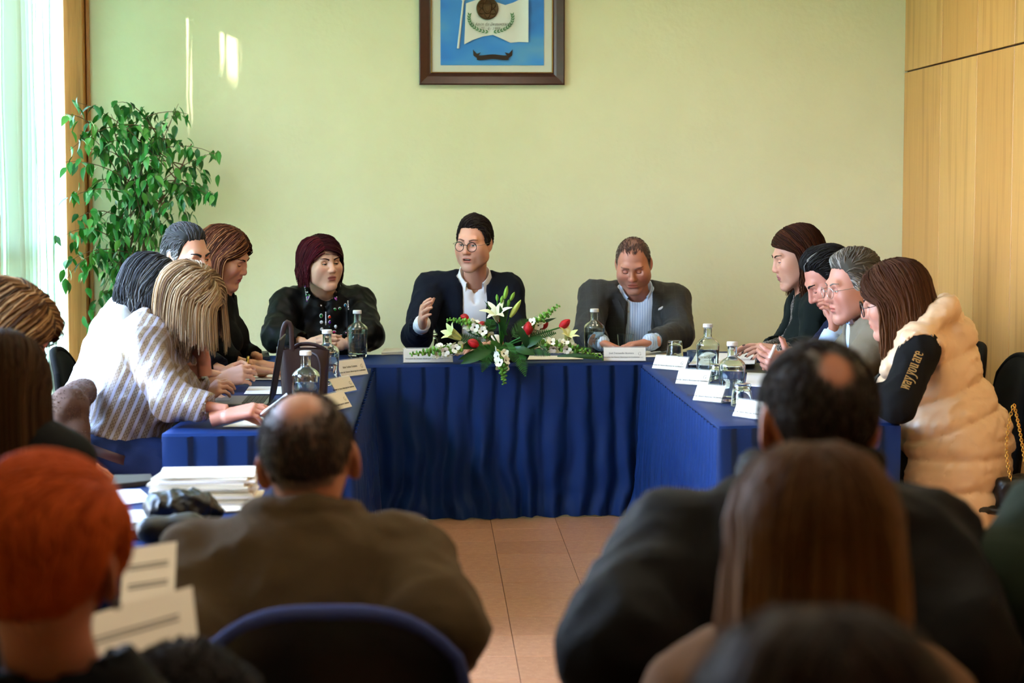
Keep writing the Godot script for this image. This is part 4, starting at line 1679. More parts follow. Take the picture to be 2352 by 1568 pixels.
func build_jewel_woman() -> void:
	var j := {
		"neck": spot(742, 668, 9.74), "sl": spot(822, 695, 9.78), "sr": spot(660, 698, 9.72),
		"el": spot(846, 790, 9.55), "wl": spot(785, 806, 9.36), "er": spot(637, 795, 9.50), "wr": spot(716, 812, 9.36),
		"pel": spot(742, 880, 9.90), "build": {"chest": 0.185, "deep": 0.13, "waist": 0.19, "belly": 0.03, "bust": 0.085, "bust_at": 0.52, "arm": 0.057}}
	var hx := head_xf(spot(738, 606, 9.60), 34, -1, 2, 1.03)
	j.head_at = hx.origin
	rest_arms(j)
	seat_pose(j, Vector3(0, 0, 1))
	var p := person("woman with dark plum bob in black shirt with jewelled collar and pocket", Vector3(j.pel.x, 0.0, j.pel.z))
	var skin := lin(0.80, 0.62, 0.52)
	var q := {"skin": skin, "lid": 7.0, "fat": 0.008, "jaw": 1.0, "nose": 0.9, "lip": lin(0.60, 0.33, 0.30), "flush": 0.7}
	var g := Geo.new()
	var hf := head_into(g, hx, q, 0.0036, j.neck)
	body_into(g, j, skin)
	var hq := {"skin": skin, "curl": [0.5, 1.3, 1.4, 1.5, 1.5], "thumb": 0.4, "hand": 0.98}
	hand_into(g, j.wr, Vector3(0.9, 0.15, 0.35), Vector3(0.35, -0.35, -0.8), true, hq)
	hand_into(g, j.wl, Vector3(-0.9, 0.08, 0.35), Vector3(-0.3, -0.5, -0.8), false, hq)
	part("body", g.mesh(), skin_mat(), p)
	eyes(p, hx, Vector2(8, -3))
	var hg := Geo.new()
	brows(hg, hf, hx, Color(0.03, 0.015, 0.012), 0.75, 0.002)
	lashes(hg, hx, 7.0, Color(0.012, 0.01, 0.01), 0.0016)
	var dark := Color(0.016, 0.006, 0.007)
	var wine := Color(0.085, 0.013, 0.020)
	hair_cap(hg, hx, LINE_WOMAN, 0.010, dark)
	locks(hg, hx, 230, {"tones": [dark, dark, Color(0.03, 0.008, 0.010), wine], "long": 0.105, "part": -0.022, "thick": 0.020, "width": 0.008, "hang": 0.5, "flare": 0.06, "tuck": 0.10, "face_az": 60.0, "streak": func(az: float, r: RandomNumberGenerator) -> Color: return wine.lerp(dark, r.randf() * 0.8) if az > 235.0 and az < 300.0 else dark.lerp(wine, r.randf() * 0.35), "wave": 0.004}, rng)
	# sweep of fringe from the parting
	locks(hg, hx, 26, {"tones": [dark, Color(0.03, 0.008, 0.010)], "long": 0.03, "part": -0.026, "thick": 0.017, "width": 0.008, "face_az": 47.0, "ring_el": 6.0, "hang": 0.4, "tuck": 0.2}, rng)
	part("hair", hg.mesh(), hair_mat(), p)
	var black := cloth("black_sateen", Color(0.030, 0.032, 0.034), 0.45, 60, 0.1, 0.1)
	var f := garment(j, 0.020, 0.011, 0.03, func(fd: Field) -> void:
		var B := frame_of(j)
		fd.cone(j.neck + B.z * 0.13 + B.y * 0.01, j.neck + B.z * 0.10 - B.y * 0.075, 0.045, 0.008, 0.006, true))
	part("shirt", cloth_mesh(f, 0.012, 7.0, 21, Vector3(1, 0.6, 1)).mesh(), black, p)
	part("shirt_collar", collar(j, 0.078, 0.108, 0.034, 0.06, 32.0, 0.04), black, p)
	# jewelled collar points lying on the shirt
	var cg := Geo.new()
	var cols := [Color(0.55, 0.05, 0.2), Color(0.2, 0.05, 0.35), Color(0.05, 0.3, 0.1), Color(0.75, 0.75, 0.78), Color(0.8, 0.8, 0.8)]
	var B := frame_of(j)
	for tri in [[spot(729, 666, 9.6), spot(703, 658, 9.6), spot(708, 700, 9.6)], [spot(781, 660, 9.6), spot(753, 670, 9.6), spot(777, 701, 9.6)]]:
		var rows := []
		for k in 7:
			var t := k / 6.0
			rows.append([(tri[1] as Vector3).lerp(tri[2], t), (tri[0] as Vector3).lerp(tri[2], t)])
		part("collar_flap", strip_on(f, rows, -B.z, 0.003, 0.004, 5), black, p)
		for k in 64:
			var u := rng.randf()
			var w := rng.randf()
			var edge := k < 34
			if edge:
				u = [0.0, 1.0][k % 2]
				w = k / 34.0
			var qq: Vector3 = (tri[1] as Vector3).lerp(tri[0], u).lerp(tri[2], w)
			var s := f.land(qq + B.z * 0.25, -B.z) + B.z * 0.008
			cg.col = cols[3] if edge else cols[rng.randi() % 5]
			cg.ball(at(s), Vector3.ONE * (0.0034 if edge else 0.0050), 6, 4)
	part("collar_jewels", cg.mesh(), painted("gem_glass", 0.1), p).set_meta("kind", "stuff")
	jewels(p, f, j)
	var er := Geo.new()
	er.ball(at(hx * Vector3(-0.084, -0.028, -0.006)), Vector3.ONE * 0.006, 8, 6)
	part("earring", er.mesh(), flat("dark_pearl", Color(0.12, 0.10, 0.09), 0.2), p)
	trousers(p, j, cloth("black_trouser", Color(0.03, 0.03, 0.035), 0.85), flat("black_shoe", Color(0.03, 0.03, 0.03), 0.35))
	settle(p)

func build_grey_man() -> void:
	var j := {
		"neck": spot(1462, 668, 9.78), "sl": spot(1548, 688, 9.78), "sr": spot(1366, 680, 9.78),
		"el": spot(1560, 790, 9.62), "wl": spot(1490, 800, 9.38), "er": spot(1352, 790, 9.60), "wr": spot(1382, 812, 9.36),
		"pel": spot(1458, 880, 9.96), "build": {"chest": 0.185, "deep": 0.12, "belly": 0.02, "arm": 0.050, "hunch": 0.01}}
	var hx := head_xf(spot(1455, 607, 9.60), -10, 24, 2, 1.05)
	j.head_at = hx.origin
	rest_arms(j)
	seat_pose(j, Vector3(0, 0, 1))
	var p := person("man in charcoal checked blazer and pale blue striped shirt, looking down writing", Vector3(j.pel.x, 0.0, j.pel.z))
	var skin := lin(0.74, 0.50, 0.41)
	var hairc := Color(0.055, 0.035, 0.032)
	var q := {"skin": skin, "lid": -20.0, "fat": 0.003, "jaw": 1.0, "nose": 1.05, "stubble": 0.18, "flush": 1.2, "buzz": [hairc, 0.70, 0.94], "line": [[0, 44], [20, 40], [36, 46], [50, 34], [60, 10], [68, -24], [74, -34], [82, -26], [92, 4], [104, -6], [114, -36], [140, -52], [180, -56]]}
	var g := Geo.new()
	var hf := head_into(g, hx, q, 0.0036, j.neck)
	body_into(g, j, skin)
	hand_into(g, j.wr, Vector3(0.75, -0.25, 0.5), Vector3(0.2, -0.75, 0.3), true, {"skin": skin, "curl": [0.6, 1.1, 1.3, 1.5, 1.5], "thumb": 0.5, "oppose": 0.5, "hand": 1.02})
	hand_into(g, j.wl, Vector3(-0.95, -0.10, 0.25), Vector3(-0.1, -1, 0.1), false, {"skin": skin, "curl": [0.2, 0.45, 0.5, 0.5, 0.6], "hand": 1.02})
	part("body", g.mesh(), skin_mat(), p)
	eyes(p, hx, Vector2(0, -30))
	var hg := Geo.new()
	brows(hg, hf, hx, hairc.lerp(skin, 0.35), 0.9, 0.001)
	lashes(hg, hx, -20.0)
	var line: Array = q.line
	tufts(hg, hx, line, 1100, 0.016, Vector3(0.1, -0.2, 0.9), Vector3(0.0, -1, -0.2), 0.0015, hairc, hairc * 1.7, rng, null, 0.0013, -60.0, Vector4(0.1, 0.94, 0.1, 0.20))
	part("hair", hg.mesh(), hair_mat(), p)
	var blue := flat("blue_stripe_shirt", Color.WHITE, 0.8)
	var im := Image.create(64, 8, false, Image.FORMAT_RGB8)
	for x in 64:
		for y in 8:
			im.set_pixel(x, y, Color(0.56, 0.68, 0.84) if x % 16 < 4 else Color(0.80, 0.87, 0.96))
	blue.albedo_texture = ImageTexture.create_from_image(im)
	blue.uv1_triplanar = true
	blue.uv1_scale = Vector3(20, 20, 20)
	var sf := garment(j, 0.010, 0.012, 0.0, func(f: Field) -> void: vneck(f, j, 0.07, 0.045))
	part("shirt", cloth_mesh(sf, 0.004, 9.0, 14, Vector3(1.4, 0.5, 1)).mesh(), blue, p)
	part("shirt_collar", collar(j, 0.072, 0.096, 0.034, 0.04, 36.0, 0.045), cloth("pale_blue_cotton", Color(0.74, 0.83, 0.95), 0.8, 60, 0.08), p)
	var grey := flat("charcoal_check", Color.WHITE, 0.85)
	var ck := Image.create(64, 64, false, Image.FORMAT_RGB8)
	var rr := RandomNumberGenerator.new()
	rr.seed = 3
	for x in 64:
		for y in 64:
			var v := 0.165 + rr.randf_range(-0.03, 0.03) + (0.035 if x % 32 < 2 else 0.0) + (0.035 if y % 32 < 2 else 0.0) + (0.02 if (x / 2 + y / 2) % 2 == 0 else 0.0)
			ck.set_pixel(x, y, Color(v * 0.98, v * 1.0, v * 0.99))
	grey.albedo_texture = ImageTexture.create_from_image(ck)
	grey.uv1_triplanar = true
	grey.uv1_scale = Vector3(9, 9, 9)
	grey.rim_enabled = true
	grey.rim = 0.12
	var jf := garment(j, 0.028, 0.011, 0.02, func(f: Field) -> void: suit_front(f, j, 0.066, -0.3, 1.02, 0.03))
	part("blazer", cloth_mesh(jf, 0.008, 9.0, 31, Vector3(1, 0.6, 1)).mesh(), grey, p)
	lapels(p, jf, j, 0.064, grey, 0.08)
	var B := frame_of(j)
	# pocket square
	var ps := spot(1521, 730, 9.6)
	var pp := jf.land(ps, -B.z)
	var pg := Geo.new()
	var pn := jf.grad(pp)
	pg.box(Transform3D(Basis(Vector3.UP.cross(pn), Vector3.UP, pn).orthonormalized().rotated(pn, 0.42), pp + pn * 0.003), Vector3(0.046, 0.013, 0.008), 0.003)
	part("pocket_square", pg.mesh(), cloth("white_shirt", Color.WHITE), p)
	part("cuff", ring(j.wl - (j.wl - j.el).normalized() * 0.035, j.wl - j.el, 0.042, 0.03), mats["pale_blue_cotton"], p)
	part("cuff", ring(j.wr - (j.wr - j.er).normalized() * 0.035, j.wr - j.er, 0.042, 0.03), mats["pale_blue_cotton"], p)
	part("watch", ring(j.wl - (j.wl - j.el).normalized() * 0.005, j.wl - j.el, 0.031, 0.012), flat("steel_watch", Color(0.7, 0.66, 0.5), 0.25, 1.0), p)
	for v: float in [722, 761]:
		var bt := Geo.new()
		var s := sf.land(spot(1452, v, 9.5), -B.z)
		bt.ball(at(s), Vector3(0.006, 0.006, 0.003), 8, 5)
		part("button", bt.mesh(), flat("shirt_button", Color(0.72, 0.74, 0.78), 0.3), p)
	trousers(p, j, cloth("dark_trouser", Color(0.08, 0.08, 0.09), 0.85), flat("black_shoe", Color(0.03, 0.03, 0.03), 0.35))
	settle(p)

# ---------------------------------------------------------------- people along the side tables
func sitter(label: String, j: Dictionary, hx: Transform3D, q: Dictionary, facing: Vector3, group := "") -> Array:
	# skin, hands, eyes; gives back [person, head field, brow-and-hair mesh under construction]
	j.head_at = hx.origin
	if not q.get("back_row", false):
		rest_arms(j)
	seat_pose(j, facing, 0.455, q.get("reach", 0.40))
	var p := person(label, Vector3(j.pel.x, 0.0, j.pel.z), group)
	var g := Geo.new()
	var hf := head_into(g, hx, q, q.get("cell", 0.004), j.neck)
	body_into(g, j, q.skin)
	for h in q.get("hands", []):
		var hq: Dictionary = h[4] if h.size() > 4 else {}
		hq.skin = q.skin
		hand_into(g, h[1], h[2], h[3], h[0] == "r", hq)
	part("body", g.mesh(), skin_mat(), p)
	var hg := Geo.new()
	if q.get("face", true):
		eyes(p, hx, q.get("gaze", Vector2.ZERO))
		brows(hg, hf, hx, q.get("brow", Color(0.02, 0.015, 0.012)), q.get("brow_thick", 0.75), q.get("brow_tilt", 0.0))
		lashes(hg, hx, q.get("lid", 12.0), Color(0.01, 0.008, 0.008), q.get("lash", 0.0012))
	return [p, hf, hg]

func dark_shoe() -> Material:
	return flat("black_shoe", Color(0.03, 0.03, 0.03), 0.35)

func build_left_people() -> void:
	var fw := Vector3(1, 0, 0)
	# woman in black with the auburn bob
	var j := {"neck": spot(502, 672, 8.62), "sl": spot(512, 706, 8.80), "sr": spot(478, 710, 8.44), "el": spot(545, 822, 8.82), "wl": spot(598, 838, 8.62), "er": spot(515, 838, 8.34), "wr": spot(578, 850, 8.30), "pel": spot(440, 870, 8.66),
		"build": {"chest": 0.145, "deep": 0.105, "bust": 0.085, "bust_at": 0.56, "arm": 0.042, "waist": 0.13, "hip": 0.16}}
	var hx := head_xf(spot(516, 592, 8.60), 74, 20, 4, 1.03)
	var skin := lin(0.78, 0.56, 0.45)
	var red := Color(0.05, 0.010, 0.008)
	var o := sitter("woman in black top with chin-length auburn hair, seated below the ficus", j, hx, {"skin": skin, "lid": -6.0, "fat": 0.002, "nose": 0.7, "gaze": Vector2(0, -25), "brow": Color(0.03, 0.012, 0.008), "brow_thick": 0.7, "lip": lin(0.62, 0.33, 0.30),
		"hands": [["r", j.wr, Vector3(0.95, -0.06, 0.1), Vector3(0, -1, 0.1), {"curl": [0.2, 0.3, 0.3, 0.35, 0.4], "nails": red, "hand": 0.95}], ["l", j.wl, Vector3(0.96, -0.05, 0.15), Vector3(0, -1, 0), {"curl": [0.2, 0.3, 0.3, 0.35, 0.4], "nails": red, "hand": 0.95}]]}, fw)
	var aub := Color(0.050, 0.016, 0.008)
	var hi := Color(0.19, 0.075, 0.030)
	hair_cap(o[2], hx, LINE_WOMAN, 0.010, aub)
	locks(o[2], hx, 220, {"tones": [aub, aub * 1.5, Color(0.035, 0.013, 0.008), hi], "long": 0.125, "part": 0.01, "thick": 0.018, "width": 0.008, "hang": 0.5, "tuck": 0.10, "face_az": 62.0, "flare": 0.04}, rng)
	part("hair", o[2].mesh(), hair_mat(), o[0])
	var black := cloth("black_jersey", Color(0.022, 0.022, 0.025), 0.8, 60, 0.1)
	part("top", cloth_mesh(garment(j, 0.010, 0.012, 0.01), 0.005, 9.0, 41, Vector3(1, 0.6, 1)).mesh(), black, o[0])
	part("bracelet", ring(j.wr - Vector3(0.02, 0, 0), fw, 0.034, 0.012), flat("brass", Color(0.72, 0.58, 0.3), 0.3, 1.0), o[0])
	trousers(o[0], j, black, dark_shoe())
	settle(o[0])
	# man with greying hair behind
	j = {"neck": spot(408, 648, 8.10), "sl": spot(428, 690, 8.30), "sr": spot(385, 698, 7.92), "el": spot(440, 850, 8.22), "wl": spot(520, 858, 8.02), "er": spot(405, 868, 7.82), "wr": spot(508, 872, 7.80), "pel": spot(325, 905, 8.12),
		"build": {"chest": 0.165, "deep": 0.12, "arm": 0.050}}
	hx = head_xf(spot(428, 592, 8.06), 52, 6, 2, 1.0, 1.04)
	skin = lin(0.80, 0.58, 0.48)
	var grey := Color(0.030, 0.029, 0.030)
	o = sitter("man with short greying black hair, half hidden, hands clasped on table", j, hx, {"skin": skin, "lid": 9.0, "nose": 1.0, "gaze": Vector2(18, -4), "brow": grey, "brow_thick": 1.1, "brow_tilt": 0.004,
		"hands": [["r", j.wr, Vector3(0.90, 0.25, 0.15), Vector3(0.25, -0.4, -0.8), {"curl": [0.6, 1.5, 1.6, 1.7, 1.7], "thumb": 0.4}], ["l", j.wl, Vector3(0.85, 0.30, 0.35), Vector3(0.2, -0.5, 0.8), {"curl": [0.6, 1.4, 1.5, 1.6, 1.6], "thumb": 0.4}]]}, fw)
	var gb := func(az: float, el: float) -> float: return 0.010 * smoothstep(20.0, 55.0, el)
	hair_cap(o[2], hx, LINE_MAN, 0.007, grey, gb)
	tufts(o[2], hx, LINE_MAN, 620, 0.030, Vector3(0.3, 0.2, -0.8), Vector3(0, -0.9, -0.5), 0.007, grey, grey * 2.2, rng, gb, 0.0034, -60.0, Vector4.ZERO, func(az: float, el: float, c: Color) -> Color: return c.lerp(Color(0.32, 0.31, 0.30), 0.75 * (1.0 - smoothstep(-8.0, 14.0, el)) * smoothstep(40.0, 60.0, absf(az))))
	part("hair", o[2].mesh(), hair_mat(), o[0])
	var navy := cloth("navy_wool", Color.WHITE)
	part("jacket", cloth_mesh(garment(j, 0.022, 0.014, 0.02), 0.008, 8.0, 43, Vector3(1, 0.6, 1)).mesh(), navy, o[0])
	trousers(o[0], j, navy, dark_shoe())
	settle(o[0])
	# dark wavy hair, white top
	j = {"neck": spot(312, 712, 7.52), "sl": spot(335, 745, 7.72), "sr": spot(268, 752, 7.34), "el": spot(360, 900, 7.60), "wl": spot(430, 905, 7.45), "er": spot(335, 925, 7.22), "wr": spot(462, 922, 7.18), "pel": spot(228, 930, 7.56),
		"build": {"chest": 0.15, "deep": 0.11, "arm": 0.048, "waist": 0.14, "hip": 0.17}}
	hx = head_xf(spot(350, 668, 7.48), 96, 24, 0, 1.02)
	skin = lin(0.78, 0.58, 0.50)
	o = sitter("person with long dark grey wavy hair in white top, leaning over laptop", j, hx, {"skin": skin, "lid": -10.0, "gaze": Vector2(0, -30), "cell": 0.005,
		"hands": [["r", j.wr, Vector3(0.72, 0.62, 0.1), Vector3(0.5, -0.6, -0.5), {"curl": [0.6, 1.6, 1.7, 1.8, 1.8], "thumb": 0.4, "hand": 0.95}], ["l", j.wl, Vector3(0.9, 0.0, 0.1), Vector3(0, -1, 0), {}]]}, fw)
	var slate := Color(0.020, 0.020, 0.022)
	hair_cap(o[2], hx, LINE_WOMAN, 0.010, slate)
	locks(o[2], hx, 210, {"tones": [slate, slate * 2.0, Color(0.10, 0.10, 0.105), slate], "long": 0.20, "part": 0.0, "thick": 0.020, "width": 0.008, "hang": 0.4, "face_az": 60.0, "wave": 0.010, "flare": 0.05}, rng)
	part("hair", o[2].mesh(), hair_mat(), o[0])
	var white := cloth("white_knit", Color(0.74, 0.74, 0.74), 0.9, 40, 0.15)
	part("top", cloth_mesh(garment(j, 0.018, 0.014, 0.04), 0.009, 8.0, 47, Vector3(1, 0.6, 1)).mesh(), white, o[0])
	trousers(o[0], j, cloth("black_trouser", Color(0.03, 0.03, 0.035)), dark_shoe())
	settle(o[0])
	build_blonde()

func chain_tex() -> Texture2D:   # woven print: plain pale stripes between columns of brown chain links
	var n := 256
	var im := Image.create(n, n, false, Image.FORMAT_RGB8)
	var pale := Color(0.57, 0.55, 0.61)
	for y in n:
		for x in n:
			var u := fmod(x / 64.0, 1.0)
			var v := fmod(y / 32.0, 1.0)
			var c := pale
			if u > 0.36:
				var a := (u - 0.36) / 0.64
				c = Color(0.45, 0.37, 0.30)
				var e := Vector2((a - 0.5) * 1.9, (v - 0.5) * 1.7)
				var d := absf(e.length() - 0.62)
				if d < 0.17:
					c = Color(0.30, 0.20, 0.12)
				elif d < 0.26:
					c = Color(0.70, 0.65, 0.58)
				if absf(a - 0.5) < 0.10 and (v < 0.2 or v > 0.8):
					c = Color(0.36, 0.24, 0.14)
				if a < 0.08 or a > 0.92:
					c = Color(0.40, 0.30, 0.22)
			im.set_pixel(x, y, c)
	return ImageTexture.create_from_image(im)

func build_blonde() -> void:
	var j := {"neck": spot(375, 752, 6.96), "sl": spot(400, 792, 7.14), "sr": spot(330, 806, 6.76), "el": spot(432, 938, 7.14), "wl": spot(468, 830, 7.10), "er": spot(392, 968, 6.62), "wr": spot(520, 955, 6.56), "pel": spot(272, 1035, 6.92),
		"build": {"chest": 0.148, "deep": 0.115, "arm": 0.047, "waist": 0.145, "hip": 0.165, "bust": 0.08, "bust_at": 0.55, "hunch": 0.02}}
	var hx := head_xf(spot(434, 698, 6.96), 72, 34, 6, 1.02)
	var skin := lin(0.74, 0.50, 0.42)
	var o := sitter("blonde woman in chain-print blouse and jeans, bent over her notes", j, hx, {"skin": skin, "lid": -10.0, "gaze": Vector2(0, -30), "cell": 0.005,
		"hands": [["r", j.wr, Vector3(0.93, 0.22, 0.05), Vector3(0.15, -0.85, -0.3), {"curl": [0.6, 0.8, 1.1, 1.3, 1.4], "thumb": 0.4, "oppose": 0.5, "hand": 1.0}], ["l", j.wl, Vector3(-0.1, 1.0, -0.1), Vector3(-0.9, 0.1, 0.3), {"curl": [0.3, 1.0, 1.1, 1.2, 1.2]}]]}, Vector3(1, 0, 0.05))
	var base := Color(0.29, 0.185, 0.105)
	var lite := Color(0.50, 0.375, 0.245)
	var deepc := Color(0.085, 0.046, 0.026)
	hair_cap(o[2], hx, LINE_WOMAN, 0.010, base)
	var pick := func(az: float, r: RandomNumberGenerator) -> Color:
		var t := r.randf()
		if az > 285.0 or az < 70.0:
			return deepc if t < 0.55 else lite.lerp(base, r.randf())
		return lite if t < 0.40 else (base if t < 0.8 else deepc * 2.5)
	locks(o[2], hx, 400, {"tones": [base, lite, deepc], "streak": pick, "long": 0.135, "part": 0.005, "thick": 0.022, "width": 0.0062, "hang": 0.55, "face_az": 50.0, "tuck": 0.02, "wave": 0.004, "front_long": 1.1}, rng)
	locks(o[2], hx, 140, {"tones": [lite, base, deepc, base], "long": 0.15, "part": 0.005, "thick": 0.026, "width": 0.0060, "hang": 0.5, "face_az": 12.0, "ring_el": 14.0, "flare": 0.12}, rng)
	part("hair", o[2].mesh(), hair_mat(), o[0])
	var m := flat("chain_print", Color.WHITE, 0.42)
	m.albedo_texture = chain_tex()
	m.uv1_triplanar = true
	m.uv1_triplanar_sharpness = 4.0
	m.uv1_scale = Vector3(9.0, 9.0, 9.0)
	# the print runs along the leaning back, so the blouse is built upright in its own frame and turned with it
	var f := garment(j, 0.020, 0.011, 0.015, func(fd: Field) -> void: fd.half(j.pel + frame_of(j).y * 0.035, -frame_of(j).y, 0.006))
	var g := cloth_mesh(f, 0.010, 8.0, 51, Vector3(1, 0.6, 1))
	var turn := Basis(Vector3(0, 0, 1), -0.42)
	var inv := turn.inverse()
	for i in g.v.size():
		g.v[i] = inv * g.v[i]
		g.n[i] = inv * g.n[i]
	var b := part("blouse", g.mesh(), m, o[0])
	b.basis = turn
	var jeans := cloth("blue_denim", Color(0.10, 0.14, 0.27), 0.8, 60, 0.3)
	var bel := Geo.new()
	var B := frame_of(j)
	bel.lathe(Transform3D(Basis(B.x * 0.19, B.y, B.z * 0.155), j.pel - B.y * 0.005), PackedVector2Array([Vector2(0.9, -0.02), Vector2(1.0, -0.02), Vector2(1.0, 0.012), Vector2(0.9, 0.012)]), 28)
	part("belt", bel.mesh(), flat("plum_leather", Color(0.22, 0.08, 0.09), 0.45), o[0])
	trousers(o[0], j, jeans, dark_shoe(), 0.014, 0.008)
	settle(o[0])
	# pen
	var pg := Geo.new()
	var a := spot(606, 946, 6.50)
	pg.rod(a, spot(660, 905, 6.50), 0.0055, 0.0055, 10)
	pg.rod(a, a + (a - spot(660, 905, 6.50)).normalized() * 0.014, 0.005, 0.001, 10)
	tag(part("ballpoint_pen", pg.mesh(), flat("white_plastic", Color(0.88, 0.88, 0.9), 0.3)), "white ballpoint pen held by the blonde woman", "pen")

func build_right_people() -> void:
	var fw := Vector3(-1, 0, 0)
	# woman with long dark hair
	var j := {"neck": spot(1856, 676, 8.82), "sl": spot(1878, 712, 8.62), "sr": spot(1842, 706, 9.00), "el": spot(1862, 822, 8.58), "wl": spot(1792, 806, 8.34), "er": spot(1820, 815, 9.0), "wr": spot(1762, 800, 8.78), "pel": spot(1925, 890, 8.84),
		"build": {"chest": 0.15, "deep": 0.11, "bust": 0.075, "bust_at": 0.58, "arm": 0.045, "waist": 0.14, "hip": 0.165}}
	var hx := head_xf(spot(1829, 592, 8.80), -84, 12, 0, 1.06, 1.04)
	var skin := lin(0.76, 0.56, 0.47)
	var red := Color(0.05, 0.010, 0.012)
	var o := sitter("woman in dark green velvet blazer with long dark brown hair, reading a sheet", j, hx, {"skin": skin, "lid": -2.0, "nose": 0.7, "gaze": Vector2(0, -22), "brow": Color(0.02, 0.012, 0.01), "brow_thick": 0.75, "lip": lin(0.62, 0.36, 0.36), "flush": 0.7,
		"hands": [["l", j.wl, Vector3(-0.95, 0.10, 0.05), Vector3(-0.1, -0.8, -0.5), {"curl": [0.3, 0.35, 0.8, 0.9, 1.0], "nails": red, "hand": 0.95}], ["r", j.wr, Vector3(-0.96, 0.05, 0.1), Vector3(0, -0.9, 0.4), {"curl": [0.3, 0.5, 0.6, 0.7, 0.8], "nails": red, "hand": 0.95}]]}, fw)
	var brown := Color(0.020, 0.009, 0.007)
	var warm := Color(0.050, 0.018, 0.010)
	hair_cap(o[2], hx, LINE_WOMAN, 0.010, brown)
	locks(o[2], hx, 230, {"tones": [brown, brown * 1.4, warm], "long": 0.26, "part": -0.01, "thick": 0.016, "width": 0.0085, "hang": 0.5, "face_az": 70.0, "wave": 0.006, "ring_el": 2.0, "front_long": 0.75, "tip": Color(0.06, 0.022, 0.012)}, rng)
	part("hair", o[2].mesh(), hair_mat(), o[0])
	var eg := Geo.new()
	eg.ball(at(hx * Vector3(0.083, -0.030, -0.004)), Vector3(0.004, 0.012, 0.005), 8, 6)
	part("earring", eg.mesh(), flat("gold", Color(0.83, 0.66, 0.32), 0.25, 1.0), o[0])
	var blouse := flat("speckled_blouse", Color.WHITE, 0.8)
	blouse.albedo_texture = noise_tex("speckle", 0.08, 1, false, 1.0, [Color(0.08, 0.07, 0.07), Color(0.1, 0.08, 0.08), Color(0.75, 0.72, 0.68), Color(0.80, 0.78, 0.74)], FastNoiseLite.TYPE_CELLULAR, 256)
	blouse.uv1_triplanar = true
	blouse.uv1_scale = Vector3(9, 9, 9)
	part("blouse", cloth_mesh(garment(j, 0.008, 0.014, 0.0), 0.003, 8.0, 61).mesh(), blouse, o[0])
	var green := cloth("green_velvet", Color(0.050, 0.085, 0.078), 0.8, 60, 0.1, 0.6)
	part("blazer", cloth_mesh(garment(j, 0.024, 0.012, 0.015, func(f: Field) -> void: suit_front(f, j, 0.055, -0.2, 1.05)), 0.009, 7.5, 62, Vector3(1, 0.6, 1)).mesh(), green, o[0])
	trousers(o[0], j, cloth("black_trouser", Color(0.03, 0.03, 0.035)), dark_shoe())
	settle(o[0])
	# man in navy, hand to his mouth
	j = {"neck": spot(1962, 712, 8.22), "sl": spot(1985, 752, 8.02), "sr": spot(1948, 742, 8.42), "el": spot(1878, 832, 7.95), "wl": spot(1916, 762, 7.98), "er": spot(1880, 835, 8.30), "wr": spot(1840, 830, 8.14), "pel": spot(2040, 900, 8.24),
		"build": {"chest": 0.165, "deep": 0.12, "arm": 0.050}}
	hx = head_xf(spot(1908, 642, 8.16), -84, 32, 0, 1.08, 1.02)
	skin = lin(0.73, 0.49, 0.42)
	var jet := Color(0.010, 0.010, 0.011)
	o = sitter("man in navy suit with slicked black hair, hand pressed to his mouth", j, hx, {"skin": skin, "lid": -18.0, "nose": 1.1, "gaze": Vector2(0, -30), "brow": jet, "brow_thick": 1.0, "stubble": 0.22,
		"hands": [["l", j.wl, Vector3(-0.05, 1.0, 0.12), Vector3(-0.9, 0.0, -0.35), {"curl": [0.3, 1.6, 1.6, 1.7, 1.7], "thumb": 0.5, "hand": 1.02}], ["r", j.wr, Vector3(-0.95, 0, 0.1), Vector3(0, -1, 0), {}]]}, fw)
	var jb := func(az: float, el: float) -> float: return 0.016 * smoothstep(10.0, 50.0, el) * (0.55 + 0.45 * cos(deg_to_rad(az)))
	hair_cap(o[2], hx, LINE_MAN, 0.009, jet, jb)
	tufts(o[2], hx, LINE_MAN, 650, 0.045, Vector3(0.25, 0.2, -1), Vector3(0, -0.5, -0.9), 0.009, jet, jet * 3.0, rng, jb, 0.0036, -60.0, Vector4.ZERO, func(az: float, el: float, c: Color) -> Color: return c.lerp(Color(0.30, 0.30, 0.30), 0.5) if absf(az) > 45.0 and el < 8.0 and rng.randf() < 0.35 else (c.lerp(Color(0.5, 0.5, 0.5), 0.5) if absf(az) < 40.0 and rng.randf() < 0.12 else c))
	part("hair", o[2].mesh(), hair_mat(), o[0])
	var cuff_m := cloth("pale_blue_cotton", Color.WHITE)
	var suit := cloth("navy_suit", Color(0.075, 0.105, 0.21), 0.75, 60, 0.12, 0.2)
	part("shirt", cloth_mesh(garment(j, 0.008, 0.016, 0.0), 0.0).mesh(), cuff_m, o[0])
	part("suit_jacket", cloth_mesh(garment(j, 0.024, 0.012, 0.03, func(f: Field) -> void: suit_front(f, j, 0.05, -0.2, 1.02)), 0.008, 8.0, 64, Vector3(1, 0.6, 1)).mesh(), suit, o[0])
	part("cuff", ring(j.wl - (j.wl - j.el).normalized() * 0.055, j.wl - j.el, 0.043, 0.045), cuff_m, o[0])
	trousers(o[0], j, suit, dark_shoe())
	settle(o[0])
	# older man with grey hair and spectacles
	j = {"neck": spot(1996, 738, 7.66), "sl": spot(2022, 785, 7.46), "sr": spot(1985, 778, 7.86), "el": spot(1950, 865, 7.38), "wl": spot(1822, 842, 7.30), "er": spot(1920, 870, 7.86), "wr": spot(1850, 850, 7.7), "pel": spot(2085, 930, 7.68),
		"build": {"chest": 0.165, "deep": 0.125, "arm": 0.050, "belly": 0.02}}
	hx = head_xf(spot(1960, 660, 7.62), -78, 8, 0, 1.06, 1.03)
	skin = lin(0.72, 0.50, 0.43)
	var ash := Color(0.062, 0.055, 0.048)
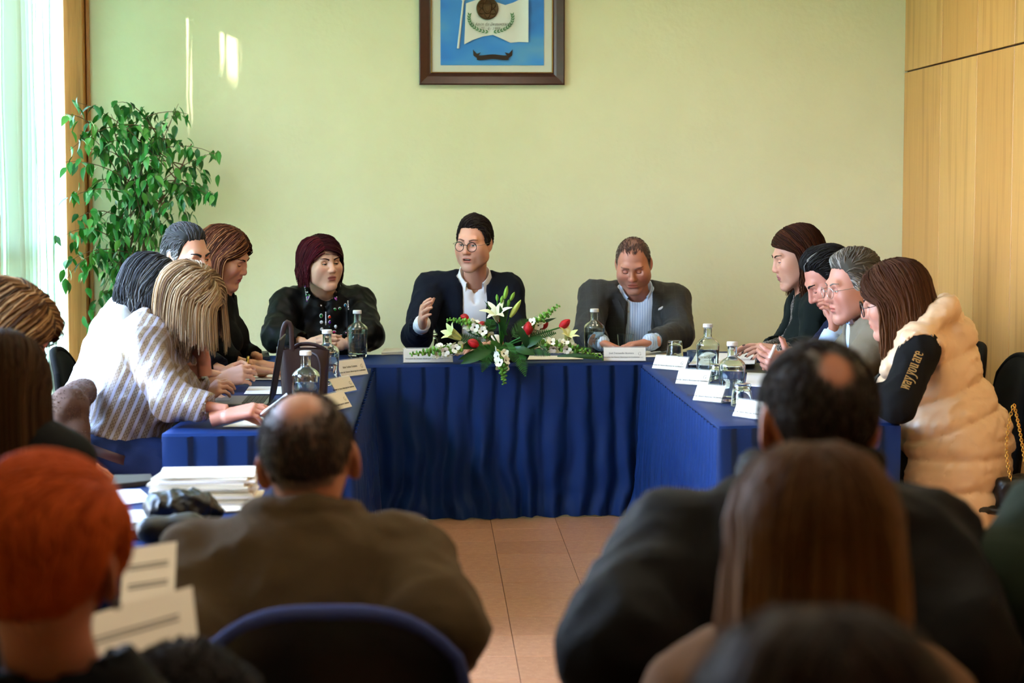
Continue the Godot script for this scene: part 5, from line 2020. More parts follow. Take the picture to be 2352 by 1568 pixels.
	o = sitter("older man with side-parted grey hair, thin spectacles and beige jacket", j, hx, {"skin": skin, "lid": 4.0, "nose": 1.1, "gaze": Vector2(0, -14), "brow": Color(0.13, 0.12, 0.11), "brow_thick": 0.65, "fat": 0.004, "flush": 1.2,
		"hands": [["l", j.wl, Vector3(-0.9, 0.25, 0.15), Vector3(0.0, 0.25, -1.0), {"curl": [-0.2, 1.5, 1.6, 1.7, 1.8], "thumb": 0.9, "hand": 1.05}], ["r", j.wr, Vector3(-0.95, 0, 0.1), Vector3(0, -1, 0), {}]]}, fw)
	var ab := func(az: float, el: float) -> float: return 0.014 * smoothstep(12.0, 50.0, el)
	hair_cap(o[2], hx, LINE_MAN, 0.009, ash, ab)
	tufts(o[2], hx, LINE_MAN, 650, 0.042, Vector3(-0.7, 0.1, -0.5), Vector3(0, -0.6, -0.8), 0.009, ash, ash * 2.4, rng, ab, 0.0036, -60.0, Vector4.ZERO, func(az: float, el: float, c: Color) -> Color: return c.lerp(Color(0.50, 0.50, 0.49), 0.85 * (1.0 - smoothstep(-10.0, 20.0, el)) * (1.0 - smoothstep(78.0, 100.0, absf(az))) + (0.45 if absf(az) < 40.0 else 0.0) * rng.randf()))
	part("hair", o[2].mesh(), hair_mat(), o[0])
	glasses(o[0], hx, flat("steel_thin", Color(0.75, 0.75, 0.76), 0.25, 1.0), flat("steel_thin", Color.WHITE), 0.021, 0.0009)
	part("shirt", cloth_mesh(garment(j, 0.008, 0.016, 0.0), 0.0).mesh(), cuff_m, o[0])
	part("shirt_collar", collar(j, 0.074, 0.094, 0.040, 0.03, 30.0, 0.02), cuff_m, o[0])
	var beige := cloth("beige_tweed", Color(0.45, 0.42, 0.36), 0.9, 60, 0.3)
	part("jacket", cloth_mesh(garment(j, 0.024, 0.013, 0.02, func(f: Field) -> void: suit_front(f, j, 0.055, -0.2, 1.02)), 0.008, 8.0, 66, Vector3(1, 0.6, 1)).mesh(), beige, o[0])
	trousers(o[0], j, cloth("dark_trouser", Color(0.08, 0.08, 0.09)), dark_shoe())
	settle(o[0])
	var pg := Geo.new()
	pg.rod(spot(1768, 822, 7.24), spot(1781, 792, 7.24), 0.006, 0.006, 10)
	tag(part("ballpoint_pen", pg.mesh(), flat("white_plastic", Color(0.88, 0.88, 0.9), 0.3)), "white pen held upright in the fist of the grey haired man", "pen")
	build_vest_woman()

func build_vest_woman() -> void:
	var fw := Vector3(-1, 0, 0)
	var j := {"neck": spot(2112, 770, 7.02), "sl": spot(2112, 806, 6.80), "sr": spot(2100, 815, 7.22), "el": spot(2062, 928, 6.66), "wl": spot(1975, 892, 6.76), "er": spot(2030, 920, 7.22), "wr": spot(1960, 905, 7.1), "pel": spot(2200, 1030, 7.02),
		"build": {"chest": 0.155, "deep": 0.12, "bust": 0.08, "bust_at": 0.56, "arm": 0.056, "waist": 0.155, "hip": 0.18, "hunch": 0.01}}
	var hx := head_xf(spot(2052, 690, 6.98), -102, 14, -4, 1.06)
	var skin := lin(0.76, 0.54, 0.46)
	var o := sitter("woman in long beige quilted vest over black sweater, leaning on her elbow", j, hx, {"skin": skin, "lid": 8.0, "gaze": Vector2(0, -10), "cell": 0.005, "flush": 0.6, "reach": 0.26, "back_row": true,
		"hands": [["l", j.wl, Vector3(-0.9, 0.2, -0.2), Vector3(0.1, -0.3, -0.9), {"curl": [0.4, 1.0, 1.1, 1.2, 1.3]}], ["r", j.wr, Vector3(-0.9, 0.1, 0.1), Vector3(0, -0.9, 0.3), {"curl": [0.4, 1.0, 1.1, 1.2, 1.3]}]]}, fw)
	var brown := Color(0.028, 0.012, 0.008)
	hair_cap(o[2], hx, LINE_WOMAN, 0.012, brown)
	locks(o[2], hx, 260, {"tones": [brown, brown * 1.5, Color(0.055, 0.024, 0.014)], "long": 0.20, "part": 0.0, "thick": 0.022, "width": 0.009, "hang": 0.42, "face_az": 54.0, "flare": 0.10, "wave": 0.003, "tip": Color(0.14, 0.06, 0.028)}, rng)
	part("hair", o[2].mesh(), hair_mat(), o[0])
	glasses(o[0], hx, flat("black_acetate", Color(0.02, 0.02, 0.022)), flat("black_acetate", Color.WHITE), 0.025, 0.002)
	var knit := cloth("black_sweater", Color(0.060, 0.062, 0.068), 0.92, 60, 0.3)
	var kf := garment(j, 0.012, 0.011, 0.015)
	part("sweater", cloth_mesh(kf, 0.006, 9.0, 71, Vector3(1, 0.6, 1)).mesh(), knit, o[0])
	# gold lettering down the sleeve: it runs from the elbow up to the shoulder
	var gold := flat("gold_sequin", Color(0.78, 0.66, 0.42), 0.35, 0.6)
	var along: Vector3 = (j.sl - j.el).normalized()
	var outw := Vector3(-0.25, 0.0, 1.0).normalized()
	outw = (outw - along * outw.dot(along)).normalized()
	var words := [["way", 0.050], ["you", 0.112], ["are", 0.168]]
	for w in words:
		var tm := TextMesh.new()
		tm.text = w[0]
		var fnt := SystemFont.new()
		fnt.font_names = PackedStringArray(["Droid Serif"])
		fnt.font_italic = true
		tm.font = fnt
		tm.font_size = 32
		tm.pixel_size = 0.00092
		tm.depth = 0.004
		tm.curve_step = 2.0
		var arr := tm.get_mesh_arrays()
		var v: PackedVector3Array = arr[Mesh.ARRAY_VERTEX]
		var base: Vector3 = j.el + along * (w[1] as float)
		for i in v.size():
			var x := v[i].x * 1.02
			var q := base + along * x + along.cross(outw).normalized() * (-v[i].y * 1.75 - 0.004)
			var s := kf.land(q + outw * 0.16, -outw)
			v[i] = s + outw * (0.002 + v[i].z)
		var am := ArrayMesh.new()
		var ar := []
		ar.resize(Mesh.ARRAY_MAX)
		ar[Mesh.ARRAY_VERTEX] = v
		ar[Mesh.ARRAY_NORMAL] = arr[Mesh.ARRAY_NORMAL]
		ar[Mesh.ARRAY_INDEX] = arr[Mesh.ARRAY_INDEX]
		am.add_surface_from_arrays(Mesh.PRIMITIVE_TRIANGLES, ar)
		part("sleeve_lettering", am, gold, o[0])
	# the vest: quilted trunk, hood thrown back, long skirt falling behind
	var vest := flat("champagne_nylon", Color(0.80, 0.68, 0.55), 0.36)
	vest.rim_enabled = true
	vest.rim = 0.25
	var b := bounds(j, ["neck", "sl", "sr", "pel"], 0.34)
	b = b.expand(spot(2300, 1220, 6.9))
	b = b.expand(spot(2090, 1215, 6.7))
	var f := Field.new(b.position, b.end, 0.012)
	trunk(f, j, 0.040, 0.05)
	f.cone(spot(2190, 1000, 6.98), spot(2195, 1190, 6.94), 0.185, 0.16, 0.08)
	f.cone(spot(2165, 1000, 6.92), spot(2158, 1150, 6.88), 0.11, 0.09, 0.08)
	f.cone(spot(2230, 1010, 7.02), spot(2235, 1190, 6.98), 0.13, 0.12, 0.08)
	f.cone(spot(2122, 1005, 6.90), spot(2116, 1180, 6.86), 0.065, 0.065, 0.06)
	# hood
	f.egg(Transform3D(Basis(Vector3(0, 0, 1), 0.55), spot(2185, 760, 7.02)), Vector3(0.075, 0.115, 0.145), 0.03)
	f.cone(spot(2120, 768, 6.82), spot(2172, 706, 6.90), 0.035, 0.050, 0.03)
	f.cone(spot(2120, 768, 7.22), spot(2172, 706, 7.12), 0.035, 0.050, 0.03)
	f.cone(spot(2050, 850, 6.86), spot(2090, 770, 6.86), 0.045, 0.040, 0.03)
	# neck and armholes
	f.cone(j.neck + Vector3(-0.03, 0.02, 0), hx.origin + Vector3(0.03, -0.02, 0), 0.075, 0.12, 0.01, true)
	for s: String in ["l", "r"]:
		var dz := 0.05 if s == "l" else -0.05
		f.egg(Transform3D(Basis(Vector3(0, 0, 1), 0.25), j["s" + s] + Vector3(0.012, -0.075, dz)), Vector3(0.088, 0.135, 0.115), 0.012, true)
	var B := frame_of(j)
	var g := Geo.new()
	f.into(g)
	var qn := FastNoiseLite.new()
	qn.seed = 5
	qn.frequency = 9.0
	for i in g.v.size():
		var p := g.v[i]
		var t: float = (p - j.pel).dot(B.y) if p.y > 0.62 else p.y - 0.45
		var w := fposmod(t / 0.115 + 0.05 * qn.get_noise_3dv(p), 1.0)
		var seamv := 0.016 * (pow(absf(2.0 * w - 1.0), 4.0))
		g.v[i] = p - g.n[i] * seamv + g.n[i] * (0.014 * absf(qn.get_noise_3dv(p * Vector3(1, 1.8, 1))) + 0.007 * absf(qn.get_noise_3dv(p * 2.6)))
	renew(g, 0, 0)
	part("quilted_vest", g.mesh(), vest, o[0])
	var sn := Geo.new()
	var sp := f.land(spot(2158, 1032, 6.3), Vector3(0, 0, -1))
	sn.ball(at(sp), Vector3(0.008, 0.008, 0.004), 8, 5)
	part("snap", sn.mesh(), flat("steel_watch", Color(0.7, 0.66, 0.5), 0.25, 1.0), o[0])
	trousers(o[0], j, cloth("black_trouser", Color(0.03, 0.03, 0.035)), dark_shoe())
	settle(o[0])

# ---------------------------------------------------------------- things on the tables and the wall
func lettering(txt: String, size: float, font := "Droid Serif", slant := 0.0, depth := 0.0006, centre := true) -> ArrayMesh:   # flat raised letters, SIZE = height of the line in metres
	var tm := TextMesh.new()
	tm.text = txt
	var fnt := SystemFont.new()
	fnt.font_names = PackedStringArray([font])
	tm.font = fnt
	tm.font_size = 40
	tm.pixel_size = size / 40.0
	tm.depth = depth
	tm.curve_step = 3.0
	tm.horizontal_alignment = HORIZONTAL_ALIGNMENT_CENTER if centre else HORIZONTAL_ALIGNMENT_LEFT
	var arr := tm.get_mesh_arrays()
	var v: PackedVector3Array = arr[Mesh.ARRAY_VERTEX]
	for i in v.size():
		v[i].x += v[i].y * slant
	var ar := []
	ar.resize(Mesh.ARRAY_MAX)
	ar[Mesh.ARRAY_VERTEX] = v
	ar[Mesh.ARRAY_NORMAL] = arr[Mesh.ARRAY_NORMAL]
	ar[Mesh.ARRAY_INDEX] = arr[Mesh.ARRAY_INDEX]
	var m := ArrayMesh.new()
	m.add_surface_from_arrays(Mesh.PRIMITIVE_TRIANGLES, ar)
	return m

func glass_mat() -> StandardMaterial3D:
	if mats.has("clear_glass"):
		return mats["clear_glass"]
	var m := flat("clear_glass", Color(0.97, 1.0, 0.99, 0.0), 0.01)
	m.refraction_enabled = true
	m.refraction_scale = 0.05
	m.transparency = BaseMaterial3D.TRANSPARENCY_ALPHA
	return m

func water_mat() -> StandardMaterial3D:
	if mats.has("water"):
		return mats["water"]
	var m := flat("water", Color(0.98, 1.0, 1.0, 0.0), 0.0)
	m.refraction_enabled = true
	m.refraction_scale = 0.033
	m.transparency = BaseMaterial3D.TRANSPARENCY_ALPHA
	return m

func build_glassware() -> void:
	var out := PackedVector2Array([Vector2(0.0, 0.0), Vector2(0.040, 0.0), Vector2(0.0445, 0.003), Vector2(0.0455, 0.008), Vector2(0.0475, 0.075), Vector2(0.0500, 0.132), Vector2(0.0496, 0.139), Vector2(0.046, 0.147), Vector2(0.036, 0.157), Vector2(0.024, 0.164), Vector2(0.0185, 0.169), Vector2(0.0178, 0.176), Vector2(0.0178, 0.207), Vector2(0.0155, 0.209)])
	var inn := PackedVector2Array([Vector2(0.0140, 0.207), Vector2(0.0143, 0.174), Vector2(0.020, 0.163), Vector2(0.034, 0.153), Vector2(0.0435, 0.144), Vector2(0.0465, 0.137), Vector2(0.0468, 0.132), Vector2(0.0445, 0.075), Vector2(0.0420, 0.020), Vector2(0.038, 0.016), Vector2(0.0, 0.0155)])
	var g := Geo.new()
	var prof := out.duplicate()
	prof.append_array(inn)
	g.lathe(Transform3D(), prof, 32)
	var bottle_m := g.mesh()
	var w := Geo.new()
	w.lathe(Transform3D(), PackedVector2Array([Vector2(0.0, 0.0158), Vector2(0.0378, 0.0163), Vector2(0.0418, 0.0205), Vector2(0.0442, 0.075), Vector2(0.0455, 0.114), Vector2(0.0, 0.114)]), 32)
	var water_m := w.mesh()
	var c := Geo.new()
	c.lathe(Transform3D(), PackedVector2Array([Vector2(0.0, 0.208), Vector2(0.0205, 0.2095), Vector2(0.0212, 0.211), Vector2(0.0208, 0.223), Vector2(0.0195, 0.2255), Vector2(0.0, 0.226)]), 24)
	var cap_m := c.mesh()
	var cap := flat("cork_cap_white", Color(0.83, 0.82, 0.80), 0.45)
	var print_m := flat("bottle_print", Color(0.10, 0.10, 0.11), 0.5)
	var word := lettering("GONDOMAR", 0.011)
	var line2 := lettering("câmara municipal", 0.0045)
	var places := [[821, 821, "glass water bottle standing before the woman in jewelled black shirt"], [752, 883, "glass water bottle standing behind the brown leather tote bag"], [703, 950, "glass water bottle standing in front of the brown leather tote bag"], [1365, 816, "glass water bottle between flower arrangement and man in charcoal blazer"], [1625, 864, "glass water bottle beside the sheet read by woman in green"], [1681, 921, "glass water bottle behind the upturned tumbler, next to the last name card"]]
	for pl in places:
		var p := level(pl[0], pl[1], TABLE + 0.003)
		var o := thing("water_bottle", pl[2], "bottle", p, rng.randf() * 0.4 - 0.2, "glass water bottles on the tables")
		part("glass_body", bottle_m, glass_mat(), o)
		part("water", water_m, water_mat(), o)
		part("stopper", cap_m, cap, o)
		part("print", bend(word, 0.0498), print_m, o, at(Vector3(0, 0.085, 0)))
		part("print", bend(line2, 0.0494), print_m, o, at(Vector3(0, 0.072, 0)))
	# tumblers
	var t := Geo.new()
	t.lathe(Transform3D(), PackedVector2Array([Vector2(0, 0), Vector2(0.029, 0), Vector2(0.033, 0.004), Vector2(0.036, 0.03), Vector2(0.0415, 0.083), Vector2(0.0405, 0.0845), Vector2(0.039, 0.083), Vector2(0.0335, 0.03), Vector2(0.029, 0.013), Vector2(0, 0.011)]), 28)
	var tm := t.mesh()
	for pl in [[990, 803, true, "upturned glass tumbler beside the speaker's sleeve"], [1436, 806, false, "upright glass tumbler behind the name card of man in charcoal blazer"], [1550, 822, true, "upturned glass tumbler behind the first name card of right table"], [1598, 848, false, "glass tumbler left of the bottle by the reading woman"], [1648, 882, true, "upturned glass tumbler behind the second name card of right table"], [1704, 932, true, "upturned glass tumbler in front of the right table bottle"], [656, 838, false, "glass tumbler behind the handle of the brown tote bag"]]:
		var p := level(pl[0], pl[1], TABLE + 0.003)
		var o := thing("glass_tumbler", pl[3], "glass", p, 0.0, "drinking glasses on the tables")
		part("glass_body", tm, glass_mat(), o, Transform3D(Basis(Vector3.RIGHT, PI) if pl[2] else Basis(), Vector3(0, 0.0845 if pl[2] else 0.0, 0)))

func bend(m: ArrayMesh, r: float) -> ArrayMesh:   # wraps flat lettering round an upright cylinder
	var arr := m.surface_get_arrays(0)
	var v: PackedVector3Array = arr[Mesh.ARRAY_VERTEX]
	var n: PackedVector3Array = arr[Mesh.ARRAY_NORMAL]
	for i in v.size():
		var a := v[i].x / r
		v[i] = Vector3(sin(a) * (r + v[i].z + 0.0006), v[i].y, cos(a) * (r + v[i].z + 0.0006))
		n[i] = n[i].rotated(Vector3.UP, a)
	arr[Mesh.ARRAY_VERTEX] = v
	arr[Mesh.ARRAY_NORMAL] = n
	var o := ArrayMesh.new()
	o.add_surface_from_arrays(Mesh.PRIMITIVE_TRIANGLES, arr)
	return o

func card(a: Vector3, b: Vector3, lean: Vector3, title: String, sub: String, label: String) -> void:
	# a card propped in a clear stand: a, b its lower corners seen from the front
	var x := (b - a).normalized()
	var w := a.distance_to(b)
	var y := lean.normalized()
	y = (y - x * y.dot(x)).normalized()
	var z := x.cross(y)
	var h := lean.length()
	var o := thing("name_card", label, "name card", (a + b) * 0.5, 0.0, "name cards on the tables")
	var xf := Transform3D(Basis(x, y, z), Vector3.ZERO)
	part("card", boxm(Vector3(w, h, 0.0015)), flat("card_stock", Color(0.90, 0.87, 0.81), 0.7), o, xf.translated_local(Vector3(0, h * 0.5 + 0.002, 0)))
	var ac := flat("acrylic", Color(0.95, 0.98, 0.98, 0.12), 0.05)
	ac.transparency = BaseMaterial3D.TRANSPARENCY_ALPHA
	part("stand", boxm(Vector3(w + 0.006, h + 0.008, 0.002)), ac, o, xf.translated_local(Vector3(0, h * 0.5 + 0.004, -0.003)))
	var foot := Geo.new()
	foot.box(at(Vector3(0, 0.001, -0.016)), Vector3(w + 0.004, 0.002, 0.026))
	part("foot", foot.mesh(), ac, o, Transform3D(Basis(Vector3(x.x, 0, x.z).normalized(), Vector3.UP, Vector3(x.x, 0, x.z).normalized().cross(Vector3.UP)), Vector3.ZERO))
	var ink := flat("card_ink", Color(0.22, 0.20, 0.19), 0.8)
	var pale := flat("card_logo_ink", Color(0.62, 0.58, 0.50), 0.8)
	if title:
		part("lettering", lettering(title, h * 0.17), ink, o, xf.translated_local(Vector3(-w * 0.08, h * 0.60, 0.001)))
	part("lettering", lettering(sub, h * 0.125), ink, o, xf.translated_local(Vector3(-w * 0.08, h * 0.30, 0.001)))
	part("lettering", lettering("G", h * 0.34), pale, o, xf.translated_local(Vector3(w * 0.36, h * 0.56, 0.001)))
	part("lettering", lettering("GONDOMAR", h * 0.085), pale, o, xf.translated_local(Vector3(w * 0.36, h * 0.30, 0.001)))

func build_cards() -> void:
	var h := TABLE + 0.004
	var sub := "Vereador da Câmara Municipal de Gondomar"
	card(level(1387, 829, h), level(1483, 829, h), Vector3(0, 0.060, -0.016), "José Fernando Moreira", sub, "white name card in front of the man in charcoal blazer")
	card(level(927, 833, h), level(1040, 832, h), Vector3(0, 0.062, -0.016), "", sub, "white name card half covered by snapdragons beside the speaker's tumbler")
	card(level(785, 867, h), level(846, 859, h), Vector3(-0.022, 0.066, -0.02), "Ana Luísa Gomes", sub, "cream name card right of the tote bag, nearest the head table")
	card(level(775, 905, h), level(820, 896, h), Vector3(-0.028, 0.054, -0.02), "", sub, "cream name card in the middle of the three right of the tote bag")
	card(level(765, 945, h), level(809, 934, h), Vector3(-0.030, 0.055, -0.02), "", sub, "cream name card half hidden by the bald head in olive fleece")
	card(level(1497, 846, h), level(1572, 852, h), Vector3(0.022, 0.056, -0.02), "", sub, "white name card at the head end of the right table")
	card(level(1551, 881, h), level(1625, 886, h), Vector3(0.022, 0.058, -0.02), "", sub, "white name card second along the right table's inner edge")
	card(level(1591, 919, h), level(1655, 925, h), Vector3(0.022, 0.058, -0.02), "", sub, "white name card third along the right table's inner edge")
	card(level(1682, 955, h), level(1748, 964, h), Vector3(0.022, 0.056, -0.02), "", sub, "white name card at the near end of the right table")

func sheet_on(label: String, c: Array, lift: float, th: float, mat: Material, called := "paper_sheet", category := "paper", lines := 0, group := "") -> Node3D:
	# c: four pixels, counterclockwise from the near left, on the table top
	var p := []
	var mid := Vector3.ZERO
	for k in 4:
		var q := level(c[k][0], c[k][1], TABLE + 0.003 + lift)
		p.append(q)
		mid += q * 0.25
	var o := thing(called, label, category, mid, 0.0, group)
	var g := Geo.new()
	g.sheet(p[0] - mid, p[1] - mid, p[2] - mid, p[3] - mid, th)
	part("page" if th < 0.004 else "block", g.mesh(), mat, o)
	if lines > 0:
		var l := Geo.new()
		for i in lines:
			var t := lerpf(0.14, 0.86, i / maxf(1.0, lines - 1.0))
			var e := rng.randf_range(0.6, 0.9)
			var a: Vector3 = (p[3] as Vector3).lerp(p[0], t) - mid
			var b: Vector3 = (p[2] as Vector3).lerp(p[1], t) - mid
			var dn: Vector3 = ((p[0] as Vector3) - p[3]).normalized() * 0.0022
			var up := Vector3.UP * (th + 0.0004)
			l.quad(a.lerp(b, 0.1) + dn + up, a.lerp(b, e) + dn + up, a.lerp(b, e) + up, a.lerp(b, 0.1) + up)
		part("print", l.mesh(), flat("faint_ink", Color(0.62, 0.62, 0.66), 0.8), o)
	return o

func build_papers() -> void:
	var white := flat("copy_paper", Color(0.90, 0.90, 0.92), 0.75)
	var cream := flat("cream_paper", Color(0.90, 0.88, 0.82), 0.75)
	sheet_on("white notepad lying on head table left of the speaker", [[876, 815], [962, 811], [960, 803], [884, 806]], 0.0, 0.012, cream, "notepad", "notepad")
	sheet_on("white sheet under the hands of man in charcoal blazer", [[1478, 820], [1560, 820], [1555, 806], [1484, 806]], 0.0, 0.002, cream)
	sheet_on("white sheet peeping out behind the fern on head table", [[1105, 827], [1340, 825], [1335, 817], [1110, 818]], 0.0, 0.0015, cream)
	sheet_on("open white booklet held by the woman in green velvet", [[1582, 838], [1733, 836], [1738, 812], [1606, 812]], 0.028, 0.003, white, "booklet", "booklet", 5)
	sheet_on("sheet curling under the open booklet on the right table", [[1600, 850], [1735, 846], [1738, 826], [1612, 828]], 0.0, 0.0015, white)
	sheet_on("white pad behind the near bottle on right table", [[1712, 886], [1790, 892], [1792, 862], [1716, 858]], 0.0, 0.006, white, "notepad", "notepad")
	sheet_on("black folder lying beside the grey haired man's fist", [[1712, 858], [1800, 862], [1800, 838], [1716, 835]], 0.0, 0.006, flat("black_leatherette", Color(0.03, 0.03, 0.03), 0.45), "folder", "folder")
	sheet_on("white sheet under the painted nails of woman in black", [[560, 872], [668, 872], [676, 858], [590, 856]], 0.0, 0.0015, white)
	sheet_on("white sheet below the clasped hands of greying man", [[560, 905], [690, 905], [690, 888], [572, 888]], 0.0, 0.0015, white)
	sheet_on("white sheet under the blonde woman's wrist", [[512, 980], [690, 982], [692, 960], [590, 958]], 0.0, 0.0015, cream)
	sheet_on("small dark notebook on the corner of head table", [[582, 826], [620, 826], [616, 812], [574, 813]], 0.0, 0.014, flat("black_leatherette", Color.WHITE), "notebook", "notebook")
	# near table
	var st := thing("paper_stack", "tall stack of printed sheets on the near table", "paper stack", level(475, 1150, TABLE + 0.003))
	for k in 12:
		var ang := rng.randf_range(-0.10, 0.10)
		var w := 0.262 - 0.002 * k
		var o := part("page_bundle", boxm(Vector3(w, 0.0062 if k < 11 else 0.002, 0.185), 0.0008), cream if k % 3 else white, st, Transform3D(Basis(Vector3.UP, ang), Vector3(rng.randf_range(-0.012, 0.012), 0.0035 + k * 0.0064, rng.randf_range(-0.01, 0.01))))
		if k == 11:
			var l := Geo.new()
			for i in 9:
				l.box(at(Vector3(-0.09 + i * 0.02, 0.0014, rng.randf_range(-0.004, 0.004))), Vector3(0.006, 0.0004, 0.10))
			part("print", l.mesh(), flat("faint_ink", Color.WHITE), o)
	sheet_on("loose sheet beside the tablet on the near table", [[268, 1160], [352, 1150], [322, 1124], [262, 1126]], 0.0, 0.0015, white)
	sheet_on("corner of a sheet left of the black pouch", [[285, 1206], [350, 1192], [330, 1172], [285, 1172]], 0.0, 0.0015, white)
	sheet_on("white sheets under the black pouch on near table", [[330, 1186], [600, 1172], [600, 1150], [345, 1160]], 0.0, 0.004, cream)
	# tablet, pouch, spectacle case, phone
	sheet_on("flat tablet with a patterned grey cover, near table", [[258, 1122], [352, 1112], [346, 1098], [262, 1100]], 0.0, 0.012, flat("slate_cover", Color(0.16, 0.15, 0.15), 0.5), "tablet", "tablet")
	var f := Field.new(Vector3(-0.13, -0.02, -0.09), Vector3(0.13, 0.1, 0.09), 0.006)
	f.egg(at(Vector3(-0.01, 0.028, 0)), Vector3(0.088, 0.034, 0.05), 0.01)
	f.cone(Vector3(0.02, 0.022, 0), Vector3(0.085, 0.015, 0.0), 0.028, 0.012, 0.03)
	f.half(Vector3(0, 0.001, 0), Vector3.DOWN)
	var g := cloth_mesh(f, 0.010, 16.0, 81, Vector3(1, 1, 1))
	var pm := flat("black_nappa", Color(0.025, 0.025, 0.026), 0.42)
	tag(part("leather_pouch", g.mesh(), pm, null, at(level(422, 1186, TABLE + 0.008))), "crumpled black leather pouch in front of the paper stack", "pouch")
	f = Field.new(Vector3(-0.15, -0.02, -0.09), Vector3(0.15, 0.1, 0.09), 0.006)
	f.cone(Vector3(-0.07, 0.026, 0), Vector3(0.02, 0.026, 0), 0.030, 0.031, 0.02)
	f.cone(Vector3(0.02, 0.024, 0), Vector3(0.095, 0.012, 0.0), 0.030, 0.010, 0.03)
	f.half(Vector3(0, 0.001, 0), Vector3.DOWN)
	tag(part("spectacle_case", cloth_mesh(f, 0.003, 12.0, 82).mesh(), flat("green_black_leather", Color(0.06, 0.075, 0.07), 0.5), null, at(level(415, 1240, TABLE + 0.004), 0.12)), "dark green soft spectacle case nearer than the black pouch", "case")
	sheet_on("grey phone beside the dark green spectacle case", [[300, 1238], [366, 1232], [362, 1216], [300, 1220]], 0.0, 0.02, flat("phone_grey", Color(0.25, 0.26, 0.28), 0.3), "mobile_phone", "phone")

func build_laptop_and_bag() -> void:
	var h := TABLE + 0.004
	var a := level(478, 936, h)
	var b := level(615, 936, h)
	b.z = a.z
	var w := 0.30
	var o := thing("laptop", "open silver laptop standing between the blonde woman and the tote bag", "laptop", (a + b) * 0.5 + Vector3(0, 0, -w * 0.5))
	var L := a.distance_to(b)
	var alu := flat("laptop_alu", Color(0.42, 0.43, 0.45), 0.35, 0.7)
	part("deck", boxm(Vector3(L, 0.012, w), 0.003), alu, o, at(Vector3(0, 0.007, 0)))
	for r in 5:
		for k in 12:
			part("key", boxm(Vector3(0.014, 0.002, 0.0185), 0.0005), flat("key_black", Color(0.06, 0.06, 0.065), 0.5), o, at(Vector3(L * 0.5 - 0.025 - r * 0.0165, 0.0142, -0.125 + k * 0.0225)))
	part("touchpad", boxm(Vector3(0.055, 0.001, 0.09)), flat("touchpad_grey", Color(0.34, 0.35, 0.36), 0.3), o, at(Vector3(-L * 0.5 + 0.04, 0.0136, 0)))
	var sb := Basis(Vector3(0, 0, 1), -0.17)
	var sc := part("screen", boxm(Vector3(0.006, 0.235, w), 0.002), flat("laptop_lid", Color(0.12, 0.12, 0.13), 0.4, 0.3), o, Transform3D(sb, Vector3(L * 0.5 + 0.004, 0.016, 0)) * at(Vector3(0, 0.118, 0)))
	part("display", boxm(Vector3(0.001, 0.21, w - 0.02)), flat("display_dark", Color(0.05, 0.06, 0.08), 0.1), sc, at(Vector3(-0.0036, 0.004, 0)))
	# tote bag
	var p := level(700, 905, h)
	var bag := thing("tote_bag", "dark brown leather tote bag with one handle standing up", "bag", p)
	var lea := flat("brown_leather", Color(0.165, 0.075, 0.058), 0.42)
	lea.normal_enabled = true
	lea.normal_texture = noise_tex("leather", 0.05, 3, true, 3.0)
	lea.normal_scale = 0.25
	lea.uv1_triplanar = true
	lea.uv1_scale = Vector3(6, 6, 6)
	var g := Geo.new()
	var pts := []
	for r in 9:
		var t := r / 8.0
		for k in 28:
			var an := -TAU * k / 28.0
			var cx := signf(cos(an)) * pow(absf(cos(an)), 0.5)
			var cz := signf(sin(an)) * pow(absf(sin(an)), 0.5)
			var hw := lerpf(0.088, 0.098, t)
			var hd := lerpf(0.062, 0.030 + 0.018 * absf(cx), t)
			pts.append(Vector3(cx * hw, 0.002 + 0.172 * t - 0.006 * t * cos(an * 2.0), cz * hd))
	g.grid(pts, 9, 28, true)
	var inner := []
	for r in 2:
		for k in 28:
			inner.append((pts[8 * 28 + k] as Vector3) * Vector3(0.94, 1, 0.90) - Vector3(0, r * 0.03, 0))
	g.grid(inner, 2, 28, true, true)
	part("bag_body", g.mesh(), lea, bag)
	var bt := Geo.new()
	bt.box(at(Vector3(0, 0.145, 0)), Vector3(0.16, 0.002, 0.05))
	part("lining", bt.mesh(), flat("olive_lining", Color(0.22, 0.20, 0.15), 0.9), bag)
	var loop := func(pl: Array, wd: float) -> void:
		var cv := Curve3D.new()
		for q: Vector3 in pl:
			cv.add_point(q)
		var pp := PackedVector3Array()
		var rr := PackedFloat32Array()
		for k in 30:
			var s := cv.sample_baked(cv.get_baked_length() * k / 29.0, true)
			pp.append(s)
			rr.append(wd)
		var gg := Geo.new()
		gg.tube(pp, rr, 8, 0.3, Vector3(0, 0, 1))
		part("handle", gg.mesh(), lea, bag)
	loop.call([Vector3(-0.085, 0.13, 0.035), Vector3(-0.085, 0.19, 0.036), Vector3(-0.080, 0.25, 0.036), Vector3(-0.066, 0.283, 0.036), Vector3(-0.050, 0.27, 0.036), Vector3(-0.046, 0.21, 0.036), Vector3(-0.045, 0.14, 0.036)], 0.010)
	loop.call([Vector3(-0.06, 0.15, 0.0), Vector3(-0.03, 0.190, 0.01), Vector3(0.02, 0.198, 0.02), Vector3(0.07, 0.185, 0.03), Vector3(0.09, 0.165, 0.03)], 0.008)
	loop.call([Vector3(0.03, 0.165, 0.045), Vector3(0.055, 0.15, 0.056), Vector3(0.066, 0.10, 0.062), Vector3(0.060, 0.04, 0.064)], 0.005)

